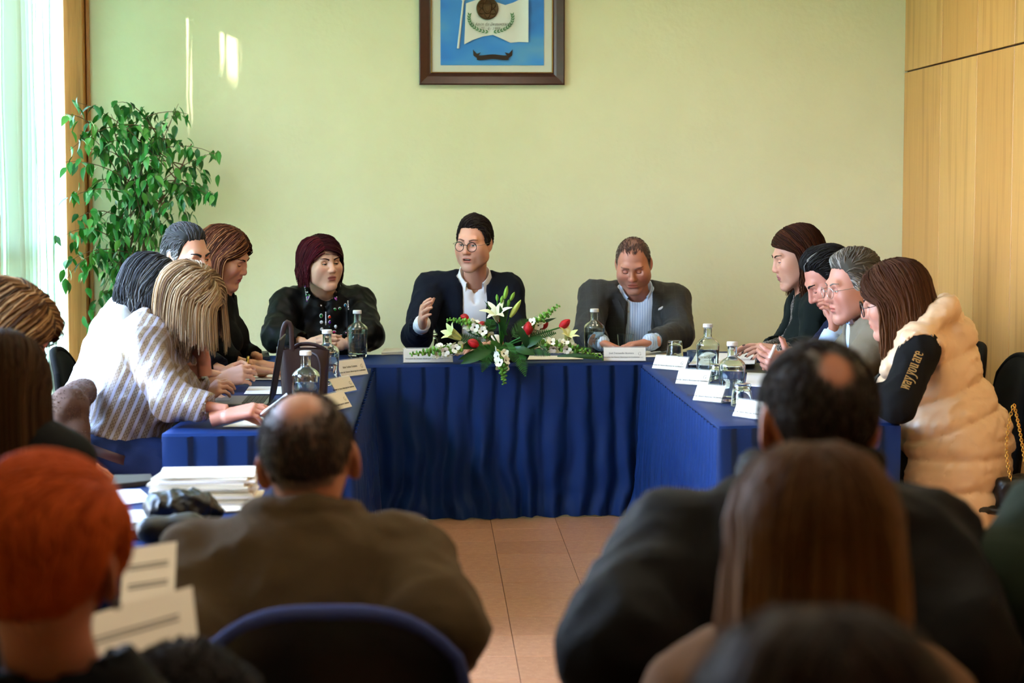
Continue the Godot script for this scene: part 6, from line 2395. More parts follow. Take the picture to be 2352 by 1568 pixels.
func build_picture() -> void:
	var z := BACK + 0.004
	var c0 := spot(963, 195, -BACK)
	var c1 := spot(1296, 195, -BACK)
	var x0 := c0.x
	var x1 := c1.x
	var y0 := c0.y
	var y1 := minf(TOP - 0.05, y0 + 0.96)
	var w := x1 - x0
	var hh := y1 - y0
	var s := 10.8 / FOCAL
	var o := thing("framed_picture", "dark wood framed blue commemorative picture hung on the green wall", "picture", Vector3((x0 + x1) * 0.5, (y0 + y1) * 0.5, z))
	var wood := wood_mat("mahogany", Color(0.20, 0.075, 0.045), Color(0.27, 0.11, 0.065), Vector3(2, 2, 2))
	wood.roughness = 0.3
	var gold := flat("gilt", Color(0.62, 0.47, 0.22), 0.35, 0.8)
	# mitred mouldings
	var prof := [[0.0, 0.0], [0.0, 0.030], [0.006, 0.034], [0.045, 0.022], [0.058, 0.016], [0.066, 0.018], [0.070, 0.012], [0.070, 0.0]]
	var hw := w * 0.5
	var hv := hh * 0.5
	for side in 4:
		var pts := []
		for pr in prof:
			var i: float = pr[0]
			var d: float = pr[1]
			var q := [Vector3(-hw + i, -hv + i, d), Vector3(hw - i, -hv + i, d), Vector3(hw - i, hv - i, d), Vector3(-hw + i, hv - i, d)]
			pts.append(q[side])
			pts.append(q[(side + 1) % 4])
		var g := Geo.new()
		for r in prof.size() - 1:
			g.quad(pts[r * 2], pts[r * 2 + 1], pts[r * 2 + 3], pts[r * 2 + 2])
		part("frame_rail", g.mesh(), wood, o)
	var bead := Geo.new()
	for side in 4:
		var i := 0.0665
		var q := [Vector3(-hw + i, -hv + i, 0.018), Vector3(hw - i, -hv + i, 0.018), Vector3(hw - i, hv - i, 0.018), Vector3(-hw + i, hv - i, 0.018)]
		bead.rod(q[side], q[(side + 1) % 4], 0.0025, 0.0025, 6)
	part("gilt_bead", bead.mesh(), gold, o)
	part("mat_board", boxm(Vector3(w - 0.13, hh - 0.13, 0.004)), flat("mat_board", Color(0.80, 0.82, 0.78), 0.9), o, at(Vector3(0, 0, 0.008)))
	var sky := flat("picture_sky", Color.WHITE, 0.5)
	sky.albedo_texture = noise_tex("picture_clouds", 0.004, 3, false, 1.0, [Color(0.10, 0.42, 0.78), Color(0.13, 0.50, 0.86), Color(0.22, 0.56, 0.86), Color(0.36, 0.62, 0.80)])
	sky.uv1_triplanar = true
	sky.uv1_scale = Vector3(1.0, 1.6, 1.0)
	var pl := spot(1012, 150, -BACK)
	var pr2 := spot(1249, 150, -BACK)
	var b0 := pl.y
	var ph := (y1 - 0.13) - b0
	part("print", boxm(Vector3(pr2.x - pl.x, ph, 0.002)), sky, o, at(Vector3((pl.x + pr2.x) * 0.5, b0 + ph * 0.5, z) - o.position + Vector3(0, 0, 0.0125)))
	var loc := func(u: float, v: float, d: float) -> Vector3: return spot(u, v, -BACK) * Vector3(1, 1, 0) + Vector3(0, 0, z + 0.0145 + d) - o.position
	# flag, pole, medal, wreath, words, ribbon
	var silver := flat("enamel_white", Color(0.84, 0.87, 0.86), 0.28)
	var top := [[1070, 9], [1088, 3], [1112, -6], [1140, 6], [1160, 13], [1178, 7], [1195, -1], [1213, 0]]
	var low := [[1066, 103], [1085, 93], [1110, 84], [1132, 81], [1152, 90], [1172, 99], [1192, 97], [1213, 98]]
	var pts := []
	for r in 12:
		for k in 8:
			var t := r / 11.0
			var u := lerpf(top[k][0], low[k][0], t)
			var v := lerpf(top[k][1], low[k][1], t)
			pts.append(loc.call(u, v, 0.010 + 0.008 * sin(k * 1.9 + 0.4) + (0.004 * sin(t * 5.0) if k == 7 else 0.0)))
	var fg := Geo.new()
	fg.grid(pts, 12, 8, false, true)
	part("flag", fg.mesh(), silver, o)
	var pg := Geo.new()
	pg.tube(PackedVector3Array([loc.call(1052, 112, 0.006), loc.call(1066, -16, 0.006), loc.call(1070, -60, 0.006)]), PackedFloat32Array([0.0065, 0.0060, 0.0060]), 8)
	pg.ball(at(loc.call(1064, 0, 0.008)), Vector3(0.012, 0.008, 0.008), 10, 6)
	part("flag_pole", pg.mesh(), silver, o)
	var bronze := flat("bronze", Color(0.30, 0.23, 0.14), 0.45, 0.7)
	var mg := Geo.new()
	var mc: Vector3 = loc.call(1119, 21, 0.018)
	mg.lathe(Transform3D(Basis(Vector3.RIGHT, PI * 0.5), mc), PackedVector2Array([Vector2(0.0, 0.004), Vector2(0.050, 0.004), Vector2(0.053, 0.009), Vector2(0.058, 0.009), Vector2(0.060, 0.004), Vector2(0.060, -0.008)]), 36)
	for k in 3:
		var tp := PackedVector3Array()
		var tr := PackedFloat32Array()
		for i in 21:
			var a := PI * 2.0 * i / 20.0
			var q := Vector3(cos(a) * 0.050, sin(a) * 0.018, 0.006).rotated(Vector3(0, 0, 1), k * 1.05 + 0.5)
			tp.append(mc + q)
			tr.append(0.0028)
		mg.tube(tp, tr, 5, 1.0, Vector3(0, 0, 1), false)
	for e in 2:
		var sh := []
		var sc := 1.0 - 0.35 * e
		for r in 2:
			for k in 14:
				var a := TAU * k / 14.0
				var yy := sin(a) * 0.030
				var xx := cos(a) * (0.024 if yy > -0.008 else 0.022)
				if yy > 0.012:
					yy = 0.024
					xx = 0.024 * signf(cos(a)) if absf(cos(a)) > 0.3 else 0.024 * cos(a) * 2.0
				sh.append(mc + Vector3(xx * sc, yy * sc, 0.0075 + 0.003 * e + (0.004 if r == 1 else 0.0)) * Vector3(1 if r == 0 else 0.9, 1 if r == 0 else 0.9, 1) + Vector3(mc.x, mc.y, 0) * 0.0)
		for i in sh.size():
			sh[i] = sh[i]
		mg.grid(sh, 2, 14, true)
		var ctr := mg.add(mc + Vector3(0, 0, 0.0115 + 0.003 * e), Vector3(0, 0, 1))
		for k in 14:
			var i1 := mg.add(sh[14 + k], Vector3(0, 0, 1))
			var i2 := mg.add(sh[14 + (k + 1) % 14], Vector3(0, 0, 1))
			mg.tri(ctr, i2, i1)
	part("medal", mg.mesh(), bronze, o)
	var leaf := flat("wreath_green", Color(0.10, 0.45, 0.20), 0.6)
	for sd: float in [-1.0, 1.0]:
		for k in 11:
			var t := k / 10.0
			var u := 1127.0 + sd * (6.0 + 44.0 * sin(t * 1.75))
			var v := 75.0 - 33.0 * (1.0 - cos(t * 1.7))
			var p: Vector3 = loc.call(u, v, 0.0225)
			var g := Geo.new()
			var ang := atan2(sin(t * 1.7) + 0.15, sd * cos(t * 1.75)) 
			for side: float in [-1.0, 1.0]:
				var d := Vector3(cos(ang + side * 0.5), sin(ang + side * 0.5), 0)
				var n := Vector3(-d.y, d.x, 0)
				var q := p + d * 0.009
				g.quad(p, q - n * 0.0036, p + d * 0.021, q + n * 0.0036)
			part("wreath_leaf", g.mesh(), leaf, o)
	var ink := flat("black_enamel", Color(0.03, 0.03, 0.04), 0.5)
	part("lettering", lettering("25 Anos de Democracia", 0.0205, "Droid Serif", 0.28), ink, o, at(loc.call(1127, 57, 0.024)))
	part("lettering", lettering("25 - 4 - 1999", 0.019, "Droid Serif", 0.28), ink, o, at(loc.call(1126, 67, 0.024)))
	# ribbon
	var rb := Geo.new()
	var rp := []
	for r in 2:
		for k in 15:
			var t := k / 14.0
			var u := lerpf(1095, 1168, t)
			var v := 125.5 - 2.0 * cos((t - 0.5) * 7.0) + r * 11.0 + 2.0 * sin(t * PI)
			rp.append(loc.call(u, v, 0.010 + 0.002 * sin(t * 8.0)))
	rb.grid(rp, 2, 15, false, true)
	for sd: float in [-1.0, 1.0]:
		var e := 1131.5 + sd * 36.5
		var a1: Vector3 = loc.call(e, 124, 0.006)
		var a2: Vector3 = loc.call(e, 134, 0.006)
		var b1: Vector3 = loc.call(e + sd * 9.0, 114, 0.004)
		var b2: Vector3 = loc.call(e + sd * 8.0, 128, 0.004)
		var m1: Vector3 = loc.call(e - sd * 9.0, 121, 0.007)
		if sd > 0.0:
			rb.quad(a2, b2, b1, a1)
			rb.quad(m1, a2, a1, a1 + Vector3(0, 0.002, 0))
		else:
			rb.quad(b2, a2, a1, b1)
			rb.quad(a2, m1, a1, a1 + Vector3(0, 0.002, 0))
	part("ribbon", rb.mesh(), flat("ribbon_bronze", Color(0.16, 0.11, 0.07), 0.5, 0.3), o)

# ---------------------------------------------------------------- chairs
func make_chair(label: String, p: Vector3, face: Vector3, pad: Material, group := "", back := 0.50, wide := 0.44) -> Node3D:
	# p: middle of the seat on the floor; face: where a sitter looks
	var o := thing("meeting_chair", label, "chair", Vector3(p.x, 0, p.z), atan2(face.x, face.z), group)
	var steel := flat("chair_steel", Color(0.06, 0.06, 0.065), 0.35, 0.6)
	var f := Field.new(Vector3(-0.27, 0.33, -0.26), Vector3(0.27, 0.46, 0.27), 0.015)
	f.cone(Vector3(-0.16, 0.388, 0.14), Vector3(0.16, 0.388, 0.14), 0.036, 0.036, 0.02)
	f.cone(Vector3(-0.16, 0.388, -0.14), Vector3(0.16, 0.388, -0.14), 0.036, 0.036, 0.02)
	f.egg(at(Vector3(0, 0.386, 0)), Vector3(0.22, 0.033, 0.21), 0.02)
	part("seat", cloth_mesh(f, 0.0).mesh(), pad, o)
	# backrest: a curved padded shell with a rounded top
	var pts := []
	var pb := []
	var hw := wide * 0.5
	for r in 13:
		var t := r / 12.0
		for k in 17:
			var u := (k - 8) / 8.0
			var top := 0.86 - 0.085 * pow(absf(u), 3.0)
			var y := lerpf(top - back + 0.03, top, t) + (0.03 * u * u * (1.0 - t))
			var xw := hw * (1.0 - 0.12 * pow(1.0 - t, 2.0)) * (1.0 - 0.10 * pow(t, 6.0))
			var zz := -0.235 - 0.05 * t + 0.045 * u * u
			var bulge := 0.022 * (1.0 - pow(absf(u), 4.0)) * (1.0 - pow(absf(2.0 * t - 1.0), 6.0))
			pts.append(Vector3(u * xw, y, zz + bulge))
			pb.append(Vector3(u * xw, y, zz - 0.020 - bulge * 0.5))
	var g := Geo.new()
	g.grid(pts, 13, 17)
	for i in pts.size():
		pass
	var rim := []
	for r in 13:
		rim.append([pts[r * 17], pb[r * 17]])
	part("back_pad", g.mesh(), pad, o)
	var s := Geo.new()
	s.grid(pb, 13, 17, false, true)
	part("back_shell", s.mesh(), flat("chair_shell", Color(0.015, 0.015, 0.016), 0.4), o)
	var edge := PackedVector3Array()
	for k in 13:
		edge.append(((pts[k * 17] as Vector3) + pb[k * 17]) * 0.5)
	for k in 17:
		edge.append(((pts[12 * 17 + k] as Vector3) + pb[12 * 17 + k]) * 0.5)
	for k in 13:
		edge.append(((pts[(12 - k) * 17 + 16] as Vector3) + pb[(12 - k) * 17 + 16]) * 0.5)
	for k in 17:
		edge.append(((pts[16 - k] as Vector3) + pb[16 - k]) * 0.5)
	edge.append(edge[0])
	var er := PackedFloat32Array()
	er.resize(edge.size())
	er.fill(0.0145)
	var eg := Geo.new()
	eg.tube(edge, er, 8, 1.0, Vector3(0, 0, 1), false)
	part("back_rim", eg.mesh(), pad, o)
	for sx: float in [-1.0, 1.0]:
		var fl := Geo.new()
		fl.tube(PackedVector3Array([Vector3(sx * 0.20, 0.012, 0.20), Vector3(sx * 0.19, 0.365, 0.16)]), PackedFloat32Array([0.012, 0.012]), 8)
		part("leg", fl.mesh(), steel, o)
		var rl := Geo.new()
		rl.tube(PackedVector3Array([Vector3(sx * 0.20, 0.012, -0.24), Vector3(sx * 0.19, 0.365, -0.17)]), PackedFloat32Array([0.012, 0.012]), 8)
		part("leg", rl.mesh(), steel, o)
		var st := Geo.new()
		st.tube(PackedVector3Array([Vector3(sx * 0.10, 0.385, -0.12), Vector3(sx * 0.10, 0.40, -0.245), Vector3(sx * 0.10, 0.55, -0.258)]), PackedFloat32Array([0.011, 0.011, 0.011]), 8)
		part("stay", st.mesh(), steel, o)
	return o

func build_chairs() -> void:
	var pad := cloth("black_chair_fabric", Color(0.022, 0.022, 0.024), 0.75, 60, 0.2)
	for a in [[spot(742, 880, 9.93).x, "woman in jewelled black shirt"], [spot(1085, 880, 9.93).x, "speaker in navy blazer"], [spot(1458, 880, 9.96).x, "man in charcoal blazer"]]:
		make_chair("black padded meeting chair under the " + a[1], Vector3(a[0], 0, -9.99), Vector3(0, 0, 1), pad, "chairs behind the head table", 0.36, 0.36)
	for a in [[spot(410, 870, 8.60), "auburn-haired woman in black"], [spot(315, 905, 8.12), "greying man with clasped hands"], [spot(214, 930, 7.58), "person in white top"], [spot(262, 1035, 6.92), "blonde woman in jeans"]]:
		make_chair("black padded meeting chair under the " + a[1], (a[0] as Vector3) + Vector3(-0.04, 0, 0), Vector3(1, 0, 0), pad, "chairs along the window side", 0.42)
	for a in [[spot(1945, 890, 8.84), "woman in green velvet blazer"], [spot(2060, 900, 8.24), "man in navy suit"], [spot(2150, 930, 7.66), "older man in beige jacket"]]:
		make_chair("black padded meeting chair under the " + a[1], (a[0] as Vector3) + Vector3(0.06, 0, 0), Vector3(-1, 0, 0), pad, "chairs along the panelled side", 0.42)
	make_chair("black padded chair with chain-strap handbag hung on it", spot(2235, 1030, 6.98) + Vector3(0.11, 0, 0), Vector3(-1, 0, 0.0), flat("black_chair_vinyl", Color(0.018, 0.018, 0.019), 0.4), "", 0.46)

# ---------------------------------------------------------------- ficus
func build_ficus() -> void:
	var base := spot(290, 700, 10.36)
	base.y = 0.0
	var o := thing("potted_ficus", "tall weeping fig with glossy green leaves in the window corner", "plant", base)
	var pot := Geo.new()
	pot.lathe(Transform3D(), PackedVector2Array([Vector2(0.0, 0.006), Vector2(0.125, 0.006), Vector2(0.16, 0.30), Vector2(0.17, 0.31), Vector2(0.17, 0.335), Vector2(0.155, 0.335), Vector2(0.15, 0.29), Vector2(0.0, 0.285)]), 28)
	part("pot", pot.mesh(), flat("terracotta", Color(0.55, 0.30, 0.20), 0.8), o)
	var bark := flat("ficus_bark", Color(0.40, 0.32, 0.22), 0.85)
	var r := RandomNumberGenerator.new()
	r.seed = 31
	var loc := func(u: float, v: float, d: float) -> Vector3: return spot(u, v, d) - base
	var trunks := [[loc.call(278, 1000, 10.36), loc.call(276, 700, 10.36), loc.call(283, 450, 10.36), loc.call(300, 330, 10.34)], [loc.call(296, 1000, 10.36), loc.call(290, 650, 10.38), loc.call(292, 430, 10.40), loc.call(262, 300, 10.40)], [loc.call(318, 1000, 10.38), loc.call(316, 620, 10.40), loc.call(340, 420, 10.40), loc.call(370, 290, 10.40)], [loc.call(300, 1000, 10.34), loc.call(330, 560, 10.32), loc.call(400, 420, 10.34), loc.call(440, 330, 10.36)]]
	for t in trunks:
		var g := Geo.new()
		t[0].y = 0.27
		t[0].x = clampf(t[0].x, -0.08, 0.08)
		t[0].z = 0.0
		var cv := Curve3D.new()
		for i in t.size():
			var tan := Vector3.ZERO
			if i > 0 and i < t.size() - 1:
				tan = (t[i + 1] - t[i - 1]) * 0.18
			cv.add_point(t[i], -tan, tan)
		var pp := PackedVector3Array()
		var rr := PackedFloat32Array()
		for k in 14:
			pp.append(cv.sample_baked(cv.get_baked_length() * k / 13.0))
			rr.append(lerpf(0.011, 0.003, k / 13.0))
		g.tube(pp, rr, 7)
		part("trunk", g.mesh(), bark, o)
	# leaf shapes: folded along the midrib, drooping to a pointed tip
	var shapes := []
	var greens := [lin(0.14, 0.42, 0.15), lin(0.17, 0.48, 0.18), lin(0.22, 0.54, 0.21), lin(0.11, 0.35, 0.13), lin(0.34, 0.62, 0.28)]
	var lm := painted("ficus_leaf", 0.32)
	lm.backlight_enabled = true
	lm.backlight = Color(0.22, 0.40, 0.12)
	for c in greens:
		var g := Geo.new()
		g.col = c
		var n := 6
		var row := []
		for i in n + 1:
			var t := i / float(n)
			var w := 0.0155 * pow(sin(PI * pow(t, 0.72)), 0.9) * (1.0 - 0.35 * t)
			if t > 0.88:
				w = 0.0016 * (1.0 - t) / 0.12
			var y := -0.062 * t
			var z := 0.010 * sin(t * 2.2)
			row.append(Vector3(-w, y, z + 0.28 * w))
			row.append(Vector3(0, y, z))
			row.append(Vector3(w, y, z + 0.28 * w))
		g.grid(row, n + 1, 3)
		shapes.append(g.mesh())
	var tips := [[165, 232], [150, 262], [185, 300], [160, 345], [150, 372], [205, 345], [215, 290], [255, 262], [270, 235], [300, 262], [330, 300], [352, 330], [410, 238], [432, 262], [395, 275], [420, 330], [372, 360], [340, 385], [300, 345], [490, 352], [500, 350], [470, 405], [492, 455], [498, 450], [455, 420], [445, 470], [410, 445], [400, 490], [360, 480], [255, 400], [230, 430], [200, 440], [162, 455], [180, 500], [150, 540], [190, 555], [160, 600], [200, 620], [150, 645], [230, 590], [220, 530], [300, 500], [270, 470], [340, 530], [380, 520], [430, 500], [280, 620], [245, 640], [225, 700], [205, 735], [262, 690], [330, 440], [310, 410], [350, 590], [300, 570], [370, 430], [240, 330], [285, 300], [320, 350], [350, 270], [275, 560], [330, 600]]
	var many := Geo.new()
	var count := 0
	var twigs := Geo.new()
	for tp in tips:
		var e: Vector3 = loc.call(tp[0], tp[1], r.randf_range(10.12, 10.55))
		if absf(tp[0] - 300.0) > 130.0:
			e = loc.call(tp[0], tp[1], r.randf_range(10.22, 10.42) if tp[0] > 300.0 else r.randf_range(9.86, 10.06))
		var tr: Array = trunks[r.randi() % 4]
		var k := r.randi_range(1, 2)
		var s: Vector3 = (tr[k] as Vector3).lerp(tr[k + 1], r.randf())
		if s.y > e.y + 0.15:
			s = (tr[1] as Vector3).lerp(tr[2], r.randf())
		var mid := s.lerp(e, 0.55) + Vector3(0, 0.10 + 0.05 * r.randf(), 0)
		var pp := PackedVector3Array()
		var rr := PackedFloat32Array()
		for i in 8:
			var t := i / 7.0
			pp.append(s.lerp(mid, t).lerp(mid.lerp(e, t), t))
			rr.append(lerpf(0.0038, 0.0011, t))
		var g := Geo.new()
		g.tube(pp, rr, 5)
		part("branch", g.mesh(), bark, o)
		var nl := r.randi_range(14, 18)
		for i in nl:
			var t := lerpf(0.36, 1.02, (i + r.randf()) / nl)
			var p := s.lerp(mid, t).lerp(mid.lerp(e, t), t) + Vector3(r.randfn(), r.randfn() * 0.4, r.randfn()) * 0.030
			var bs := Basis.from_euler(Vector3(r.randf_range(-0.7, 0.35), r.randf() * TAU, r.randf_range(-0.55, 0.55))).scaled_local(Vector3.ONE * r.randf_range(0.85, 1.4))
			var ci := r.randi() % 5
			if count < 300 and i % 2 == 0 or count < 300 and r.randf() < 0.2:
				part("leaf", shapes[ci], lm, o, Transform3D(bs, p))
				count += 1
			else:
				var arr: Array = shapes[ci].surface_get_arrays(0)
				var i0 := many.v.size()
				for q: Vector3 in arr[Mesh.ARRAY_VERTEX]:
					many.v.append(bs * q + p)
				for q: Vector3 in arr[Mesh.ARRAY_NORMAL]:
					many.n.append((bs * q).normalized())
				many.c.append_array(arr[Mesh.ARRAY_COLOR])
				for q: int in arr[Mesh.ARRAY_INDEX]:
					many.ix.append(q + i0)
	var rest := part("foliage", many.mesh(), lm, o)
	rest.set_meta("kind", "stuff")

# ---------------------------------------------------------------- flowers
func build_flowers() -> void:
	var d0 := 9.06
	var base := spot(1155, 820, d0)
	base.y = TABLE + 0.004
	var o := thing("flower_arrangement", "low arrangement of red tulips, white lilies, snapdragons and fern on head table", "flowers", base)
	var r := RandomNumberGenerator.new()
	r.seed = 12
	var at_px := func(u: float, v: float, dz: float) -> Vector3: return spot(u, v, d0 + dz) - base
	var leafm := painted("leaf_matter", 0.42)
	leafm.backlight_enabled = true
	leafm.backlight = Color(0.08, 0.16, 0.04)
	var petal := painted("petal_matter", 0.6)
	petal.backlight_enabled = true
	petal.backlight = Color(0.35, 0.30, 0.22)
	var dk := lin(0.07, 0.25, 0.08)
	var md := lin(0.16, 0.42, 0.12)
	var lt := lin(0.45, 0.66, 0.22)
	var tray := Geo.new()
	tray.lathe(Transform3D(Basis().scaled(Vector3(1.9, 1, 1)), Vector3(0, 0, -0.05)), PackedVector2Array([Vector2(0, 0), Vector2(0.06, 0), Vector2(0.07, 0.035), Vector2(0.06, 0.05), Vector2(0, 0.052)]), 20)
	part("foam_tray", tray.mesh(), flat("tray_green", Color(0.05, 0.14, 0.06), 0.8), o)
	var blade := func(a: Vector3, b: Vector3, w: float, c: Color, bow: Vector3) -> void:   # a leaf from a to b
		var g := Geo.new()
		g.col = c
		var m := a.lerp(b, 0.5) + bow
		var side := (b - a).cross(Vector3(0.2, 0.3, 1)).normalized()
		var row := []
		for i in 9:
			var t := i / 8.0
			var p := a.lerp(m, t).lerp(m.lerp(b, t), t)
			var ww := w * pow(sin(PI * minf(0.999, 0.08 + 0.92 * t)), 0.8)
			row.append(p - side * ww + Vector3(0, 0, 0.25 * ww))
			row.append(p)
			row.append(p + side * ww + Vector3(0, 0, 0.25 * ww))
		g.grid(row, 9, 3)
		part("leaf", g.mesh(), leafm, o)
	var bud := func(p: Vector3, dir: Vector3, l: float, w: float, c: Color, c2: Color, called: String) -> void:   # closed petals in a pointed cup
		var g := Geo.new()
		dir = dir.normalized()
		var x := dir.cross(Vector3(0.3, 0.2, 1)).normalized()
		var z := x.cross(dir)
		for k in 6:
			var a0 := TAU * k / 6.0
			g.col = c if k % 2 == 0 else c2
			var row := []
			for i in 8:
				var t := i / 7.0
				var rr := w * pow(sin(PI * (0.12 + 0.86 * t)), 0.75) * (1.0 if k % 2 == 0 else 0.93)
				for q in 5:
					var s := (q - 2) / 2.0
					var a := a0 + s * 0.62 * (1.0 - 0.25 * t)
					row.append(p + dir * (l * t - l * 0.06 * s * s * t) + (x * cos(a) + z * sin(a)) * rr * (1.0 + 0.04 * (1.0 - s * s)))
			g.grid(row, 8, 5)
		part(called, g.mesh(), petal, o)
	var stem := func(a: Vector3, b: Vector3, bow: Vector3, w: float, c: Color) -> void:
		var g := Geo.new()
		g.col = c
		var m := a.lerp(b, 0.5) + bow
		var pp := PackedVector3Array()
		var rr := PackedFloat32Array()
		for i in 8:
			var t := i / 7.0
			pp.append(a.lerp(m, t).lerp(m.lerp(b, t), t))
			rr.append(w)
		g.tube(pp, rr, 6)
		part("stem", g.mesh(), leafm, o)
	var heart: Vector3 = at_px.call(1150, 800, 0.06)
	# tulips
	var red := lin(0.80, 0.07, 0.09)
	var red2 := lin(0.66, 0.04, 0.06)
	for t in [[1212, 768, 0.0, Vector3(0.05, 1, 0.1), 0.062, 0.023], [1098, 794, -0.06, Vector3(-0.85, 0.45, 0.3), 0.056, 0.021], [1147, 742, 0.03, Vector3(-0.12, 1, 0.2), 0.05, 0.017], [1286, 752, 0.02, Vector3(0.75, 0.6, 0.1), 0.06, 0.020], [1243, 755, 0.08, Vector3(0.6, 0.8, 0), 0.05, 0.018], [1076, 731, 0.08, Vector3(-0.9, 0.3, 0), 0.04, 0.016], [1088, 747, 0.06, Vector3(-0.9, 0.35, 0), 0.045, 0.017], [1117, 747, 0.08, Vector3(-0.9, 0.2, 0), 0.04, 0.016]]:
		var p: Vector3 = at_px.call(t[0], t[1], t[2])
		bud.call(p, t[3], t[4], t[5], red, red2, "tulip")
		stem.call(heart, p, Vector3(0, 0.01, 0.02), 0.004, md)
	# lily buds and open lilies
	for t in [[1159, 686, 0.02, Vector3(0.2, 1, 0), 0.062, 0.0105, lin(0.55, 0.72, 0.22)], [1172, 690, 0.03, Vector3(0.5, 1, 0), 0.045, 0.009, lin(0.55, 0.72, 0.25)], [1142, 691, 0.03, Vector3(-0.05, 1, 0), 0.032, 0.007, lin(0.45, 0.66, 0.2)], [1151, 695, 0.02, Vector3(0.2, 1, 0), 0.034, 0.008, lin(0.45, 0.66, 0.2)], [1167, 702, 0.02, Vector3(0.1, 1, 0), 0.030, 0.008, lin(0.45, 0.66, 0.2)], [1172, 728, 0.0, Vector3(0.55, 0.9, 0.1), 0.095, 0.0125, lin(0.80, 0.84, 0.40)]]:
		var p: Vector3 = at_px.call(t[0], t[1], t[2])
		bud.call(p, t[3], t[4], t[5], t[6], (t[6] as Color).lerp(lt, 0.4), "lily_bud")
		stem.call(heart, p, Vector3(0, 0.02, 0), 0.0035, md)
	var lily := func(p: Vector3, dir: Vector3, l: float, c: Color, open: float) -> void:
		var g := Geo.new()
		dir = dir.normalized()
		var x := dir.cross(Vector3(0.1, 0.2, 1)).normalized()
		var z := x.cross(dir)
		for k in 6:
			g.col = c if k % 2 == 0 else c.lerp(lin(0.78, 0.84, 0.42), 0.35)
			var a := TAU * k / 6.0 + 0.3
			var outv := x * cos(a) + z * sin(a)
			var sd := dir.cross(outv)
			var row := []
			for i in 8:
				var t := i / 7.0
				var q := p + dir * l * (t - open * 0.35 * t * t * t) + outv * (0.006 + l * open * (0.15 * t + 0.5 * t * t * t))
				var w := l * 0.17 * pow(sin(PI * (0.1 + 0.88 * t)), 0.8)
				for s in 5:
					var e := (s - 2) / 2.0
					row.append(q + sd * e * w - outv * w * 0.35 * (1.0 - e * e))
			g.grid(row, 8, 5)
		part("lily", g.mesh(), petal, o)
	lily.call(at_px.call(1058, 778, -0.02), Vector3(-0.75, 0.5, 0.5), 0.11, lin(0.88, 0.90, 0.66), 0.55)
	lily.call(at_px.call(1143, 738, 0.02), Vector3(-0.15, 0.9, 0.55), 0.11, lin(0.92, 0.93, 0.84), 1.0)
	lily.call(at_px.call(1300, 785, 0.02), Vector3(0.25, 0.8, 0.5), 0.085, lin(0.90, 0.90, 0.66), 0.8)
	# snapdragon spikes: blossoms at the foot, buds towards the tip
	var white := lin(0.97, 0.97, 0.91)
	for sp in [[1062, 800, -0.08, 944, 813, -0.12, Vector3(0, 0.005, 0.02)], [1120, 775, 0.0, 1028, 735, 0.02, Vector3(0.02, 0.045, 0)], [1198, 772, 0.03, 1282, 702, 0.0, Vector3(0, 0.01, 0)], [1240, 790, -0.04, 1384, 822, -0.02, Vector3(0.01, 0.025, 0)], [1150, 805, -0.10, 1158, 880, -0.16, Vector3(0, 0.01, 0.05)]]:
		var a: Vector3 = at_px.call(sp[0], sp[1], sp[2])
		var b: Vector3 = at_px.call(sp[3], sp[4], sp[5])
		var m := a.lerp(b, 0.5) + (sp[6] as Vector3)
		stem.call(heart, a, Vector3.ZERO, 0.003, md)
		stem.call(a, b, (sp[6] as Vector3), 0.0028, lt)
		var bl := Geo.new()
		var n := 40
		for i in n:
			var t := i / float(n - 1)
			var p := a.lerp(m, t).lerp(m.lerp(b, t), t)
			var dir := (b - a).normalized()
			var an := i * 2.4
			var x := dir.cross(Vector3(0.3, 0.5, 1)).normalized()
			var z := x.cross(dir)
			var od := (x * cos(an) + z * sin(an)).normalized()
			if t < 0.52 and i % 2 == 0:
				# two-lipped blossom
				var g := Geo.new()
				g.col = white
				var c := p + od * 0.016
				for e in 5:
					var ea := TAU * e / 5.0 + r.randf()
					var pe := (dir * cos(ea) + od.cross(dir) * sin(ea))
					g.col = white.lerp(lin(0.90, 0.88, 0.62), r.randf() * 0.35)
					var row := []
					for q in 4:
						var tt := q / 3.0
						var cc := c + od * (0.004 + 0.008 * tt) + pe * (0.004 + 0.018 * tt)
						var wd := 0.0115 * sin(PI * (0.2 + 0.65 * tt))
						var sv := od.cross(pe)
						row.append(cc - sv * wd)
						row.append(cc + od * 0.003)
						row.append(cc + sv * wd)
					g.grid(row, 4, 3)
				g.col = lin(0.80, 0.84, 0.55)
				g.tube(PackedVector3Array([p, c, c + od * 0.006]), PackedFloat32Array([0.003, 0.007, 0.006]), 7)
				part("snapdragon", g.mesh(), petal, o)
			else:
				bl.col = lt.lerp(md, r.randf() * 0.7)
				var rs := lerpf(0.0095, 0.0045, smoothstep(0.4, 1.0, t))
				bl.ball(Transform3D(Basis(od.cross(dir).normalized(), od, od.cross(dir).normalized().cross(od)), p + od * rs * 1.4 + dir * 0.003), Vector3(rs, rs * 1.5, rs), 7, 5)
		var bm := part("bud_spike", bl.mesh(), leafm, o)
		bm.set_meta("kind", "stuff")
	# broad dark leaves
	for t in [[1135, 802, 1052, 826, 0.020, 0.0], [1128, 806, 1058, 836, 0.022, -0.13], [1195, 800, 1248, 772, 0.020, -0.04], [1215, 805, 1190, 745, 0.018, -0.05], [1160, 770, 1148, 700, 0.014, 0.0], [1165, 770, 1112, 690, 0.007, 0.03], [1200, 760, 1278, 730, 0.010, 0.06], [1150, 760, 1165, 690, 0.010, 0.03], [1130, 780, 1085, 755, 0.014, 0.04], [1270, 805, 1360, 800, 0.012, 0.0], [1290, 815, 1385, 826, 0.010, -0.02], [1280, 818, 1375, 818, 0.009, -0.05], [1180, 800, 1230, 815, 0.018, -0.08]]:
